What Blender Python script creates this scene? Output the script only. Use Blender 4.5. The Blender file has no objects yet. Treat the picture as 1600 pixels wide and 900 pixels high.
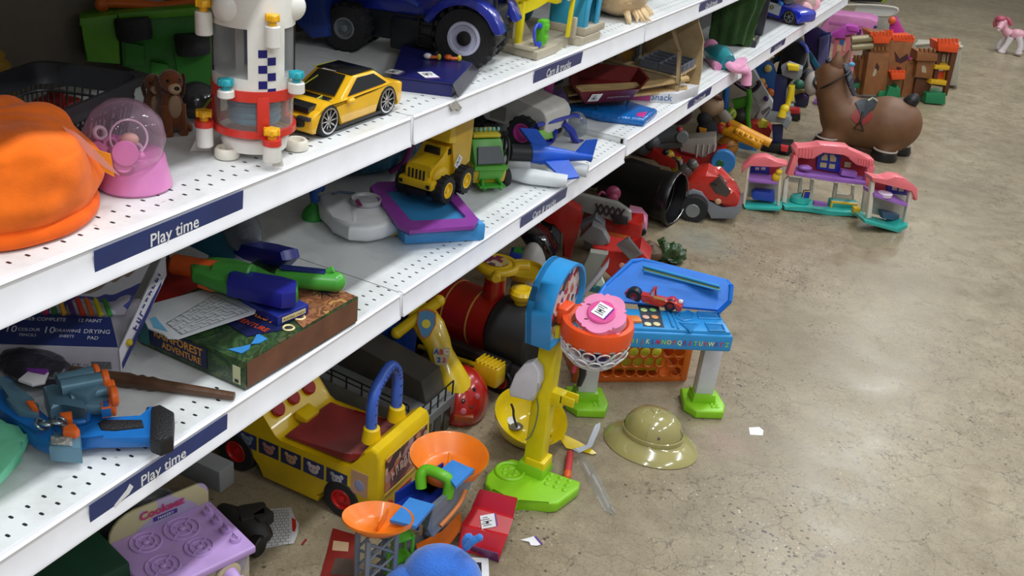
import bpy, bmesh, math, random
from mathutils import Vector as Ve, Matrix as Mx, Euler
random.seed(7)
PI = math.pi
C = bpy.context.scene.collection
S = bpy.context.scene
# ------------------------------------------------------------------ camera
FPX = 1563.8
CAM = Ve((0.934, 0.0, 1.4505))
_y, _p, _r = -.4227, .4602, .1155
_F = Ve((math.sin(_y)*math.cos(_p), math.cos(_y)*math.cos(_p), -math.sin(_p)))
_R0 = Ve((math.cos(_y), -math.sin(_y), 0)); _U0 = _R0.cross(_F)
_R = _R0*math.cos(_r)+_U0*math.sin(_r); _U = -_R0*math.sin(_r)+_U0*math.cos(_r)
cd = bpy.data.cameras.new('camera'); cam = bpy.data.objects.new('camera', cd); C.objects.link(cam)
cd.sensor_width = 36; cd.lens = FPX*36/1600; cd.clip_start = .02
m = Mx((( _R.x, _U.x, -_F.x, CAM.x), (_R.y, _U.y, -_F.y, CAM.y), (_R.z, _U.z, -_F.z, CAM.z), (0, 0, 0, 1)))
cam.matrix_world = m
S.camera = cam
# ------------------------------------------------------------------ light
S.view_settings.view_transform = 'Standard'; S.view_settings.look = 'None'
S.view_settings.gamma = 1; S.view_settings.use_curve_mapping = False
S.view_settings.exposure = 0.26
w = bpy.data.worlds.new('store_light'); S.world = w; w.use_nodes = True
bg = w.node_tree.nodes['Background']; bg.inputs[0].default_value = (.93, .96, 1, 1); bg.inputs[1].default_value = .27
def area(x, y, z, sx, sy, e, col=(.95, .98, 1)):
    l = bpy.data.lights.new('ceiling_light', 'AREA'); l.shape = 'RECTANGLE'; l.size = sx; l.size_y = sy
    l.energy = e; l.color = col
    o = bpy.data.objects.new('ceiling_light', l); C.objects.link(o); o.location = (x, y, z)
    return o
for yy in (-1.6, 1.0, 3.6, 6.2, 8.8):
    for xx, e in ((0.75, 34), (2.9, 27)):
        area(xx, yy, 3.3, .16, 1.5, e)
# ------------------------------------------------------------------ pixel -> place
def ray(px, py): return (_F*FPX + _R*(px-800) - _U*(py-450)).normalized()
def onz(px, py, z):
    d = ray(px, py); return CAM + d*((z-CAM.z)/d.z)
class Fr:
    """frame of a thing: where it stands and which way it faces"""
    def __init__(s, p, deg=None):
        s.p = Ve(p)
        s.rz = math.atan2(CAM.y-p[1], CAM.x-p[0]) if deg is None else math.radians(deg)
        s.m = Mx.Translation(s.p) @ Mx.Rotation(s.rz, 4, 'Z'); s.i = s.m.inverted()
        s.o = s.i @ CAM
    def _d(s, px, py): return s.i.to_3x3() @ ray(px, py)
    def v(s, px, py, x=0):
        d = s._d(px, py); q = s.o + d*((x-s.o.x)/d.x); return (q.y, q.z)
    def s(s, px, py, y=0):
        d = s._d(px, py); q = s.o + d*((y-s.o.y)/d.y); return (q.x, q.z)
    def h(s, px, py, z=0):
        d = s._d(px, py); q = s.o + d*((z-s.o.z)/d.z); return (q.x, q.y)
    def vs(s, pts, x=0): return [s.v(a, b, x) for a, b in pts]
    def ss(s, pts, y=0): return [s.s(a, b, y) for a, b in pts]
    def hs(s, pts, z=0): return [s.h(a, b, z) for a, b in pts]
    def pv(s, px, py, x=0): y, z = s.v(px, py, x); return Ve((x, y, z))
    def ph(s, px, py, z=0): x, y = s.h(px, py, z); return Ve((x, y, z))
def fz(px, py, z, deg=None): return Fr(onz(px, py, z), deg)
# ------------------------------------------------------------------ materials
def lin(h):
    h = h.lstrip('#'); c = [int(h[i:i+2], 16)/255 for i in (0, 2, 4)]
    return tuple([x/12.92 if x <= .04045 else ((x+.055)/1.055)**2.4 for x in c])+(1,)
_mats = {}
def plastic(h, rough=.34, metal=0, coat=0, var=.06, bump=0, bscale=60, spec=.5):
    k = ('p', h, rough, metal, coat, var, bump, bscale, spec)
    if k in _mats: return _mats[k]
    M = bpy.data.materials.new('plastic_'+h); M.use_nodes = True; N = M.node_tree.nodes; L = M.node_tree.links
    b = N['Principled BSDF']; b.inputs['Roughness'].default_value = rough; b.inputs['Metallic'].default_value = metal
    b.inputs['Coat Weight'].default_value = coat; b.inputs['Specular IOR Level'].default_value = spec
    c = lin(h)
    t = N.new('ShaderNodeTexCoord'); n = N.new('ShaderNodeTexNoise'); n.inputs['Scale'].default_value = 22; n.inputs['Detail'].default_value = 4
    L.new(t.outputs['Object'], n.inputs['Vector'])
    r = N.new('ShaderNodeValToRGB'); r.color_ramp.elements[0].position = .3; r.color_ramp.elements[1].position = .7
    r.color_ramp.elements[0].color = tuple(x*(1-var*1.6) for x in c[:3])+(1,)
    r.color_ramp.elements[1].color = tuple(min(1, x*(1+var)) for x in c[:3])+(1,)
    L.new(n.outputs['Fac'], r.inputs['Fac']); L.new(r.outputs['Color'], b.inputs['Base Color'])
    if bump:
        n2 = N.new('ShaderNodeTexNoise'); n2.inputs['Scale'].default_value = bscale; L.new(t.outputs['Object'], n2.inputs['Vector'])
        bp = N.new('ShaderNodeBump'); bp.inputs['Strength'].default_value = bump; bp.inputs['Distance'].default_value = .004
        L.new(n2.outputs['Fac'], bp.inputs['Height']); L.new(bp.outputs['Normal'], b.inputs['Normal'])
    _mats[k] = M; return M
def fabric(h, bump=.5, sc=240, sheen=.3):
    k = ('f', h, bump, sc)
    if k in _mats: return _mats[k]
    M = plastic(h, .92, 0, 0, .12, bump, sc, .2).copy(); M.name = 'fabric_'+h
    M.node_tree.nodes['Principled BSDF'].inputs['Sheen Weight'].default_value = sheen
    _mats[k] = M; return M
def metal(h, rough=.25): return plastic(h, rough, 1)
def clear(h='dfe8ee', alpha=.22, rough=.06):
    k = ('c', h, alpha, rough)
    if k in _mats: return _mats[k]
    M = bpy.data.materials.new('clear_'+h); M.use_nodes = True; N = M.node_tree.nodes; L = M.node_tree.links
    b = N['Principled BSDF']; b.inputs['Base Color'].default_value = lin(h); b.inputs['Roughness'].default_value = rough
    b.inputs['Coat Weight'].default_value = 1; b.inputs['Alpha'].default_value = 1
    tr = N.new('ShaderNodeBsdfTransparent'); tr.inputs[0].default_value = tuple(.35+.65*x for x in lin(h)[:3])+(1,)
    lw = N.new('ShaderNodeLayerWeight'); lw.inputs[0].default_value = .35
    mr = N.new('ShaderNodeMapRange'); mr.inputs[3].default_value = alpha; mr.inputs[4].default_value = min(1, alpha+.4)
    mx = N.new('ShaderNodeMixShader'); L.new(lw.outputs['Facing'], mr.inputs[0]); L.new(mr.outputs[0], mx.inputs[0])
    L.new(tr.outputs[0], mx.inputs[1]); L.new(b.outputs[0], mx.inputs[2]); L.new(mx.outputs[0], N['Material Output'].inputs[0])
    _mats[k] = M; return M
def printed(cols, scale=30, rough=.4, tex='voronoi', seed=0):
    """busy printed artwork: patches of a few colours"""
    k = ('pr', tuple(cols), scale, rough, tex, seed)
    if k in _mats: return _mats[k]
    M = bpy.data.materials.new('printed_'+cols[0]); M.use_nodes = True; N = M.node_tree.nodes; L = M.node_tree.links
    b = N['Principled BSDF']; b.inputs['Roughness'].default_value = rough
    t = N.new('ShaderNodeTexCoord'); mp = N.new('ShaderNodeMapping'); mp.inputs['Location'].default_value = (seed, seed*1.7, 0)
    L.new(t.outputs['Object'], mp.inputs[0])
    if tex == 'noise':
        n = N.new('ShaderNodeTexNoise'); n.inputs['Scale'].default_value = scale; n.inputs['Detail'].default_value = 3; n.inputs['Distortion'].default_value = 1.2; out = n.outputs['Fac']
    elif tex == 'wave':
        n = N.new('ShaderNodeTexWave'); n.inputs['Scale'].default_value = scale; n.inputs['Distortion'].default_value = 3; out = n.outputs['Fac']
    else:
        n = N.new('ShaderNodeTexVoronoi'); n.inputs['Scale'].default_value = scale
        sp = N.new('ShaderNodeSeparateColor'); L.new(n.outputs['Color'], sp.inputs[0]); out = sp.outputs[0]
    L.new(mp.outputs[0], n.inputs['Vector'])
    r = N.new('ShaderNodeValToRGB'); e = r.color_ramp; e.interpolation = 'CONSTANT' if tex != 'wave' else 'LINEAR'
    q = len(cols); lo, hi = (.3, .7) if tex == 'noise' else (0, 1)
    e.elements[0].position = 0; e.elements[0].color = lin(cols[0]); e.elements[1].position = lo+(hi-lo)*(1/q if q > 1 else 1); e.elements[1].color = lin(cols[min(1, q-1)])
    for i in range(2, q): x = e.elements.new(lo+(hi-lo)*i/q); x.color = lin(cols[i])
    L.new(out, r.inputs[0]); L.new(r.outputs[0], b.inputs['Base Color'])
    _mats[k] = M; return M
WH = plastic('f0f0f2'); BK = plastic('141416', .4); TYRE = plastic('1c1c1e', .7, bump=.3, bscale=120); YE = plastic('f5cf10'); RD = plastic('c81e1a'); GR = plastic('5aa82a')
PAPER = plastic('eeeeee', .6); INK = plastic('26262c', .6)
# ------------------------------------------------------------------ mesh kit
def axm(c, d):
    d = Ve(d).normalized(); q = Ve((0, 0, 1)).rotation_difference(d)
    return Mx.Translation(Ve(c)) @ q.to_matrix().to_4x4()
def rot(c, rx=0, ry=0, rz=0):
    return Mx.Translation(Ve(c)) @ Euler((math.radians(rx), math.radians(ry), math.radians(rz))).to_matrix().to_4x4()
_fonts = {}
class M:
    def __init__(s): s.bm = bmesh.new(); s.mats = []; s.T = Mx.Identity(4)
    def mi(s, m):
        if m not in s.mats: s.mats.append(m)
        return s.mats.index(m)
    def add(s, vs, fs, m=None, T=None):
        T = s.T @ T if T is not None else s.T
        i = s.mi(m); V = [s.bm.verts.new(T @ Ve(v)) for v in vs]; out = []
        for f in fs:
            try: F = s.bm.faces.new([V[k] for k in f]); F.material_index = i; out.append(F)
            except ValueError: pass
        return V, out
    def box(s, c, d, r=0, m=None, T=None, rz=0, rx=0, ry=0, taper=1, seg=2):
        x, y, z = d[0]/2, d[1]/2, d[2]/2; t = taper
        vs = [(-x, -y, -z), (x, -y, -z), (x, y, -z), (-x, y, -z), (-x*t, -y*t, z), (x*t, -y*t, z), (x*t, y*t, z), (-x*t, y*t, z)]
        fs = [(3, 2, 1, 0), (4, 5, 6, 7), (0, 1, 5, 4), (1, 2, 6, 5), (2, 3, 7, 6), (3, 0, 4, 7)]
        T2 = rot(c, rx, ry, rz)
        if T is not None: T2 = T @ T2
        V, F = s.add(vs, fs, m, T2); s._bev(F, r, seg)
        return s
    def _bev(s, F, r, seg=2, ang=None):
        if r <= 0: return
        es = set(e for f in F for e in f.edges)
        if ang: es = [e for e in es if len(e.link_faces) == 2 and e.calc_face_angle(0) > ang]
        bmesh.ops.bevel(s.bm, geom=list(es), offset=r, offset_type='OFFSET', segments=seg, profile=.5, affect='EDGES', clamp_overlap=True)
    def grid(s, rows, m=None, closed=False, cap=False, T=None):
        n = len(rows[0]); vs = [v for r in rows for v in r]; fs = []
        for i in range(len(rows)-1):
            for j in range(n if closed else n-1):
                k = (j+1) % n; fs.append((i*n+j, i*n+k, (i+1)*n+k, (i+1)*n+j))
        if cap: fs.append(tuple(reversed(range(n)))); fs.append(tuple((len(rows)-1)*n+j for j in range(n)))
        return s.add(vs, fs, m, T)
    def lathe(s, prof, m=None, T=None, n=28, a0=0, a1=360, sx=1, sy=1):
        full = abs(a1-a0) >= 360; rows = []
        k = n if full else n+1
        for r, z in prof:
            rows.append([(max(r, 1e-5)*math.cos(math.radians(a0+(a1-a0)*j/n))*sx, max(r, 1e-5)*math.sin(math.radians(a0+(a1-a0)*j/n))*sy, z) for j in range(k)])
        return s.grid(rows, m, full, False, T)
    def cyl(s, a, b, r0, r1=None, m=None, n=20, bev=0):
        a, b = Ve(a), Ve(b); r1 = r0 if r1 is None else r1; L = (b-a).length
        T = axm(a, b-a)
        if bev: pr = [(0, 0), (r0-bev, 0), (r0, bev), (r1, L-bev), (r1-bev, L), (0, L)]
        else: pr = [(0, 0), (r0, 0), (r1, L), (0, L)]
        s.lathe(pr, m, T, n); return s
    def ell(s, c, r, m=None, n=20, T=None, k=12):
        r = (r, r, r) if isinstance(r, (int, float)) else r
        rows = [[(r[0]*math.sin(PI*i/k)*math.cos(2*PI*j/n)+1e-6*math.cos(j), r[1]*math.sin(PI*i/k)*math.sin(2*PI*j/n)+1e-6*math.sin(j), -r[2]*math.cos(PI*i/k)) for j in range(n)] for i in range(k+1)]
        T2 = Mx.Translation(Ve(c)) if T is None else T @ Mx.Translation(Ve(c))
        s.grid(rows, m, True, False, T2); return s
    def tube(s, pts, r, m=None, n=10, closed=False, smooth=0, flat=1):
        P = [Ve(p) for p in pts]
        if smooth:
            Q = []; N = len(P); rr = r if isinstance(r, (list, tuple)) else [r]*N; RR = []
            rng = N if closed else N-1
            for i in range(rng):
                p0, p1, p2, p3 = (P[(i-1) % N] if closed or i else P[0]), P[i], P[(i+1) % N], (P[(i+2) % N] if closed or i+2 < N else P[-1])
                for k in range(smooth):
                    t = k/smooth; Q.append(.5*((2*p1)+(p2-p0)*t+(2*p0-5*p1+4*p2-p3)*t*t+(3*p1-p0-3*p2+p3)*t**3)); RR.append(rr[i]*(1-t)+rr[(i+1) % N]*t)
            if not closed: Q.append(P[-1]); RR.append(rr[-1])
            P = Q; r = RR
        N = len(P); rr = r if isinstance(r, (list, tuple)) else [r]*N; rows = []; up = None
        for i in range(N):
            a = P[(i-1) % N] if closed or i else P[i]; b = P[(i+1) % N] if closed or i < N-1 else P[i]
            t = (b-a).normalized()
            if up is None: up = Ve((0, 0, 1)) if abs(t.z) < .9 else Ve((1, 0, 0))
            x = up.cross(t).normalized(); y = t.cross(x).normalized(); up = y
            rows.append([P[i]+rr[i]*(math.cos(2*PI*j/n)*x+math.sin(2*PI*j/n)*y*flat) for j in range(n)])
        if closed: rows.append(rows[0])
        s.grid(rows, m, True, not closed); return s
    def prism(s, pts, a, b, m=None, ax='z', bev=0, seg=2, T=None, sc=1):
        f = {'z': lambda p, h: (p[0], p[1], h), 'x': lambda p, h: (h, p[0], p[1]), 'y': lambda p, h: (p[0], h, p[1])}[ax]
        if ax == 'y': a, b = b, a
        A = sum(pts[i][0]*pts[(i+1) % len(pts)][1]-pts[(i+1) % len(pts)][0]*pts[i][1] for i in range(len(pts)))
        if A < 0: pts = list(reversed(pts))
        n = len(pts); cx = sum(p[0] for p in pts)/n; cy = sum(p[1] for p in pts)/n
        top = [((p[0]-cx)*sc+cx, (p[1]-cy)*sc+cy) for p in pts]
        lo, hi = (a, b) if (b > a) != (ax == 'y') else (b, a)
        vs = [f(p, lo) for p in pts]+[f(p, hi) for p in top]
        fs = [tuple(reversed(range(n))), tuple(range(n, 2*n))]+[(i, (i+1) % n, n+(i+1) % n, n+i) for i in range(n)]
        V, F = s.add(vs, fs, m, T)
        if bev: s._bev([F[0], F[1]], bev, seg)
        return s
    def torus(s, c, R, r, d=(0, 0, 1), m=None, n=28, k=10, a0=0, a1=360, sx=1, sy=1):
        T = axm(c, d); full = a1-a0 >= 360; rows = []
        for i in range(n+(0 if full else 1)):
            a = math.radians(a0+(a1-a0)*i/n)
            rows.append([((R+r*math.cos(2*PI*j/k))*math.cos(a)*sx, (R+r*math.cos(2*PI*j/k))*math.sin(a)*sy, r*math.sin(2*PI*j/k)) for j in range(k)])
        if full: rows.append(rows[0])
        s.grid(rows, m, True, not full, T); return s
    def poly(s, pts, m=None): s.add(pts, [tuple(range(len(pts)))], m); return s
    def sheet(s, pts, th, m=None):
        """thin solid plate through any 3-D outline"""
        P = [Ve(p) for p in pts]; nn = Ve((0, 0, 0))
        for i in range(len(P)): nn += P[i].cross(P[(i+1) % len(P)])
        nn = nn.normalized()*th; n = len(P)
        s.add([p for p in P]+[p+nn for p in P], [tuple(reversed(range(n))), tuple(range(n, 2*n))]+[(i, (i+1) % n, n+(i+1) % n, n+i) for i in range(n)], m); return s
    def text(s, t, size, T, m=None, ex=.0006, cx=True, w=1, bold=0):
        k = (t, bold)
        if k not in _fonts:
            cu = bpy.data.curves.new('t', 'FONT'); cu.body = t; cu.align_x = 'CENTER'; cu.align_y = 'CENTER'; cu.resolution_u = 2; cu.offset = bold
            o = bpy.data.objects.new('t', cu); C.objects.link(o); bpy.context.view_layer.update()
            me = bpy.data.meshes.new_from_object(o.evaluated_get(bpy.context.evaluated_depsgraph_get()))
            _fonts[k] = ([tuple(v.co) for v in me.vertices], [tuple(p.vertices) for p in me.polygons])
            bpy.data.objects.remove(o); bpy.data.curves.remove(cu); bpy.data.meshes.remove(me)
        V, F = _fonts[k]
        s.add([(v[0]*size*w, v[1]*size, ex) for v in V], F, m, T); return s
    def build(s, name, mat, parent=None, sharp=38, sub=0, loc=None):
        bmesh.ops.remove_doubles(s.bm, verts=s.bm.verts, dist=2e-6)
        bmesh.ops.dissolve_degenerate(s.bm, edges=s.bm.edges, dist=1e-6)
        try: bmesh.ops.recalc_face_normals(s.bm, faces=s.bm.faces)
        except Exception: pass
        a = math.radians(sharp)
        for f in s.bm.faces: f.smooth = True
        for e in s.bm.edges: e.smooth = not (len(e.link_faces) == 2 and e.calc_face_angle(0) > a)
        me = bpy.data.meshes.new(name); s.bm.to_mesh(me); s.bm.free()
        mm = s.mats if s.mats else []
        for x in mm: me.materials.append(x if x is not None else mat)
        if not mm: me.materials.append(mat)
        o = bpy.data.objects.new(name, me); C.objects.link(o)
        if parent: o.parent = parent
        if loc: o.location = loc
        if sub:
            md = o.modifiers.new('s', 'SUBSURF'); md.levels = md.render_levels = sub
        return o
def thing(name, label, cat, fr=None, group=None, rx=0, ry=0):
    o = bpy.data.objects.new(name, None); C.objects.link(o); o.empty_display_size = .02
    if fr is not None: o.location = fr.p; o.rotation_euler = (math.radians(rx), math.radians(ry), fr.rz)
    o['label'] = label; o['category'] = cat
    if group: o['group'] = group
    return o
def tag(o, label, cat, fr=None, group=None, kind=None):
    o['label'] = label; o['category'] = cat
    if fr is not None: o.location = fr.p; o.rotation_euler = (0, 0, fr.rz)
    if group: o['group'] = group
    if kind: o['kind'] = kind
    return o
def struct(o): o['kind'] = 'structure'; return o
def tri(parts, f):
    for p in parts: f(*p)
def wheel(par, c, d, R, w, tyre=None, rim=None, rr=.6, spokes=0, name='wheel', tread=0, hub=None):
    """tyre with a rim of its own as a sub-part; d points outward"""
    tyre = tyre or TYRE; T = axm(c, d); b = M(); h = w/2
    b.lathe([(R*rr, -h), (R*.93, -h), (R, -h*.6), (R, h*.6), (R*.93, h), (R*rr, h), (R*rr*.96, h*.5), (0, h*.5)], tyre, T, 28)
    b.lathe([(R*rr, -h), (0, -h)], tyre, T, 28)
    if tread:
        for i in range(tread):
            a = 2*PI*i/tread
            for sg in (-1, 1):
                b.box((R*math.cos(a), R*math.sin(a), sg*h*.45), (R*.1, R*.16, h*.9), 0, tyre, T @ Mx.Identity(4), rz=math.degrees(a)+sg*8)
    o = b.build(name, tyre, par)
    q = M()
    if spokes:
        q.lathe([(R*rr, h*.75), (R*rr*.98, h*1.02), (R*rr*.86, h*1.02), (R*rr*.84, h*.4), (0, h*.4)], rim, T, 28)
        for i in range(spokes):
            a = 2*PI*i/spokes
            q.box((R*rr*.45*math.cos(a), R*rr*.45*math.sin(a), h*.7), (R*rr*.86, R*.09, h*.35), R*.01, rim, T, rz=math.degrees(a))
        q.lathe([(0, h*1.0), (R*rr*.17, h*1.0), (R*rr*.2, h*.6)], rim, T, 16)
    else:
        q.lathe([(R*rr, h*.85), (R*rr*.95, h*1.02), (R*rr*.8, h*1.02), (R*rr*.72, h*.6), (R*rr*.35, h*.62), (R*rr*.3, h*.95), (0, h*.98)], rim, T, 28)
    if hub: q.lathe([(R*rr*.42, h*.75), (R*rr*.4, h*1.04), (0, h*1.1)], hub, T, 20)
    q.build('rim', rim, o); return o
def sticker(par, T, w=.03, h=.025, name='price_sticker', edge=True):
    b = M(); b.box((0, 0, .0004), (w, h, .0006), 0, PAPER, T)
    if edge: b.box((w*.46, 0, .0007), (w*.09, h, .0005), 0, plastic('6a2a9a'), T)
    for i in range(5): b.box((-w*.12+random.uniform(-.1, .1)*w, h*(.3-.15*i), .001), (w*random.uniform(.3, .6), h*.05, .0002), 0, INK, T)
    b.box((-w*.1, -h*.1, .001), (w*.16, h*.2, .0003), 0, INK, T)
    return b.build(name, PAPER, par)
def marks(b, n, ln, h, T, mat, z=.0008):
    """a row of small blurred letter-like strokes"""
    st = random.getstate(); random.seed(n)
    for i in range(n):
        x = -ln/2+ln*(i+.5)/n; w_ = ln/n
        b.box((x-w_*.22, 0, z), (w_*.2, h*random.uniform(.7, 1), .0006), 0, mat, T); b.box((x+w_*.05, random.choice((-.3, 0, .3))*h, z), (w_*.5, h*.18, .0006), 0, mat, T)
        if i % 2: b.box((x+w_*.22, 0, z), (w_*.17, h*random.uniform(.4, .9), .0006), 0, mat, T)
    random.setstate(st)
ZA, ZB = .908, .55
def slab(name, label, cat, corners, z, h, mat, bev=.002):
    pass
# ================================================================== setting
def floor_mat():
    Mt = bpy.data.materials.new('polished_concrete'); Mt.use_nodes = True; N = Mt.node_tree.nodes; L = Mt.node_tree.links
    b = N['Principled BSDF']; t = N.new('ShaderNodeTexCoord')
    def noise(sc, det=5, rough=.6, dist=0):
        n = N.new('ShaderNodeTexNoise'); n.inputs['Scale'].default_value = sc; n.inputs['Detail'].default_value = det
        n.inputs['Roughness'].default_value = rough; n.inputs['Distortion'].default_value = dist; L.new(t.outputs['Object'], n.inputs['Vector']); return n
    def ramp(src, p0, c0, p1, c1):
        r = N.new('ShaderNodeValToRGB'); r.color_ramp.elements[0].position = p0; r.color_ramp.elements[0].color = c0
        r.color_ramp.elements[1].position = p1; r.color_ramp.elements[1].color = c1; L.new(src, r.inputs[0]); return r
    def mix(a, bb, f, mode='MIX'):
        x = N.new('ShaderNodeMix'); x.data_type = 'RGBA'; x.blend_type = mode
        if isinstance(f, (int, float)): x.inputs[0].default_value = f
        else: L.new(f, x.inputs[0])
        for i, q in ((6, a), (7, bb)):
            if isinstance(q, tuple): x.inputs[i].default_value = q
            else: L.new(q, x.inputs[i])
        return x.outputs[2]
    big = ramp(noise(1.3, 4).outputs['Fac'], .32, lin('8a7d66'), .68, lin('a89b80'))
    mid = ramp(noise(14, 6, .7).outputs['Fac'], .35, (.72, .70, .68, 1), .62, (1, 1, 1, 1))
    c = mix(big.outputs[0], mid.outputs[0], .75, 'MULTIPLY')
    fine = ramp(noise(170, 3, .7).outputs['Fac'], .36, (.62, .6, .56, 1), .5, (1, 1, 1, 1))
    c = mix(c, fine.outputs[0], .55, 'MULTIPLY')
    # exposed aggregate: small dark and pale stones in patches
    v = N.new('ShaderNodeTexVoronoi'); v.inputs['Scale'].default_value = 78; L.new(t.outputs['Object'], v.inputs['Vector'])
    vr = ramp(v.outputs['Distance'], .30, (1, 1, 1, 1), .38, (0, 0, 0, 1))
    pm = ramp(noise(1.7, 5, .75, .3).outputs['Fac'], .47, (0, 0, 0, 1), .62, (1, 1, 1, 1))
    pm2 = ramp(noise(50, 2, .5).outputs['Fac'], .52, (0, 0, 0, 1), .56, (1, 1, 1, 1))
    mm = mix(vr.outputs[0], pm.outputs[0], 1.0, 'MULTIPLY'); mm = mix(mm, pm2.outputs[0], 1.0, 'MULTIPLY')
    c = mix(c, lin('3c3630'), mm)
    v4 = N.new('ShaderNodeTexVoronoi'); v4.inputs['Scale'].default_value = 120; L.new(t.outputs['Object'], v4.inputs['Vector'])
    pl_ = mix(ramp(v4.outputs['Distance'], .2, (1, 1, 1, 1), .3, (0, 0, 0, 1)).outputs[0], ramp(noise(61, 2, .5).outputs['Fac'], .57, (0, 0, 0, 1), .6, (1, 1, 1, 1)).outputs[0], 1.0, 'MULTIPLY')
    c = mix(c, lin('cfc4a8'), mix(pl_, pm.outputs[0], 1.0, 'MULTIPLY'))
    v5 = N.new('ShaderNodeTexVoronoi'); v5.feature = 'DISTANCE_TO_EDGE'; v5.inputs['Scale'].default_value = 26; L.new(noise(11, 4, .6).outputs['Color'], v5.inputs['Vector'])
    ad2 = N.new('ShaderNodeMixRGB'); ad2.blend_type = 'ADD'; ad2.inputs[0].default_value = .07; L.new(t.outputs['Object'], ad2.inputs[1]); L.new(noise(23, 4, .6).outputs['Color'], ad2.inputs[2]); L.new(ad2.outputs[0], v5.inputs['Vector'])
    c = mix(c, lin('5a503f'), ramp(v5.outputs['Distance'], 0, (.42, .42, .42, 1), .035, (0, 0, 0, 1)).outputs[0])
    v2 = N.new('ShaderNodeTexVoronoi'); v2.inputs['Scale'].default_value = 17; L.new(t.outputs['Object'], v2.inputs['Vector'])
    c = mix(c, lin('40382e'), ramp(v2.outputs['Distance'], .04, (.8, .8, .8, 1), .075, (0, 0, 0, 1)).outputs[0])
    # hair cracks
    dn = noise(9, 4, .6); ad = N.new('ShaderNodeMixRGB'); ad.blend_type = 'ADD'; ad.inputs[0].default_value = .16
    L.new(t.outputs['Object'], ad.inputs[1]); L.new(dn.outputs['Color'], ad.inputs[2])
    v3 = N.new('ShaderNodeTexVoronoi'); v3.feature = 'DISTANCE_TO_EDGE'; v3.inputs['Scale'].default_value = 6.5; L.new(ad.outputs[0], v3.inputs['Vector'])
    cr = ramp(v3.outputs['Distance'], .0, (.65, .65, .65, 1), .014, (0, 0, 0, 1))
    cm = ramp(noise(2.1, 2).outputs['Fac'], .42, (0, 0, 0, 1), .52, (1, 1, 1, 1))
    c = mix(c, lin('4a4034'), mix(cr.outputs[0], cm.outputs[0], 1.0, 'MULTIPLY'))
    # chalky blue smear and faint pink smear rubbed into the floor
    def smear(x, y, r, col, k, c):
        vm = N.new('ShaderNodeVectorMath'); vm.operation = 'DISTANCE'; L.new(t.outputs['Object'], vm.inputs[0]); vm.inputs[1].default_value = (x, y, 0)
        nn = noise(16, 4); ma = N.new('ShaderNodeMath'); ma.operation = 'MULTIPLY_ADD'; L.new(nn.outputs['Fac'], ma.inputs[0]); ma.inputs[1].default_value = r*1.3; L.new(vm.outputs['Value'], ma.inputs[2])
        rr = ramp(ma.outputs[0], r*.9, (k, k, k, 1), r*1.75, (0, 0, 0, 1)); return mix(c, col, rr.outputs[0])
    p = onz(1095, 378, 0); c = smear(p.x, p.y, .16, lin("6f8c90"), .28, c)
    p = onz(1135, 690, 0); c = smear(p.x, p.y, .09, lin("b08c88"), .22, c)
    L.new(c, b.inputs['Base Color'])
    rr = ramp(noise(7, 5).outputs['Fac'], .3, (.26, .26, .26, 1), .7, (.46, .46, .46, 1)); L.new(rr.outputs[0], b.inputs['Roughness'])
    bp = N.new('ShaderNodeBump'); bp.inputs['Strength'].default_value = .25; bp.inputs['Distance'].default_value = .002
    L.new(noise(60, 4).outputs['Fac'], bp.inputs['Height']); L.new(bp.outputs[0], b.inputs['Normal'])
    b.inputs['Specular IOR Level'].default_value = .5
    return Mt
f = M(); f.box((2.2, 6, -.02), (10, 20, .04)); struct(f.build('floor', floor_mat()))
# far side and end of the store room, all beyond the picture
WALLM = plastic('b9b6ae', .8, bump=.2)
q = M(); q.box((2.2, 16.02, 1.8), (10, .06, 3.6)); struct(q.build('wall_back', WALLM))
q = M(); q.box((-2.83, 6, 1.8), (.06, 20, 3.6)); struct(q.build('wall_left', WALLM))
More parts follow.
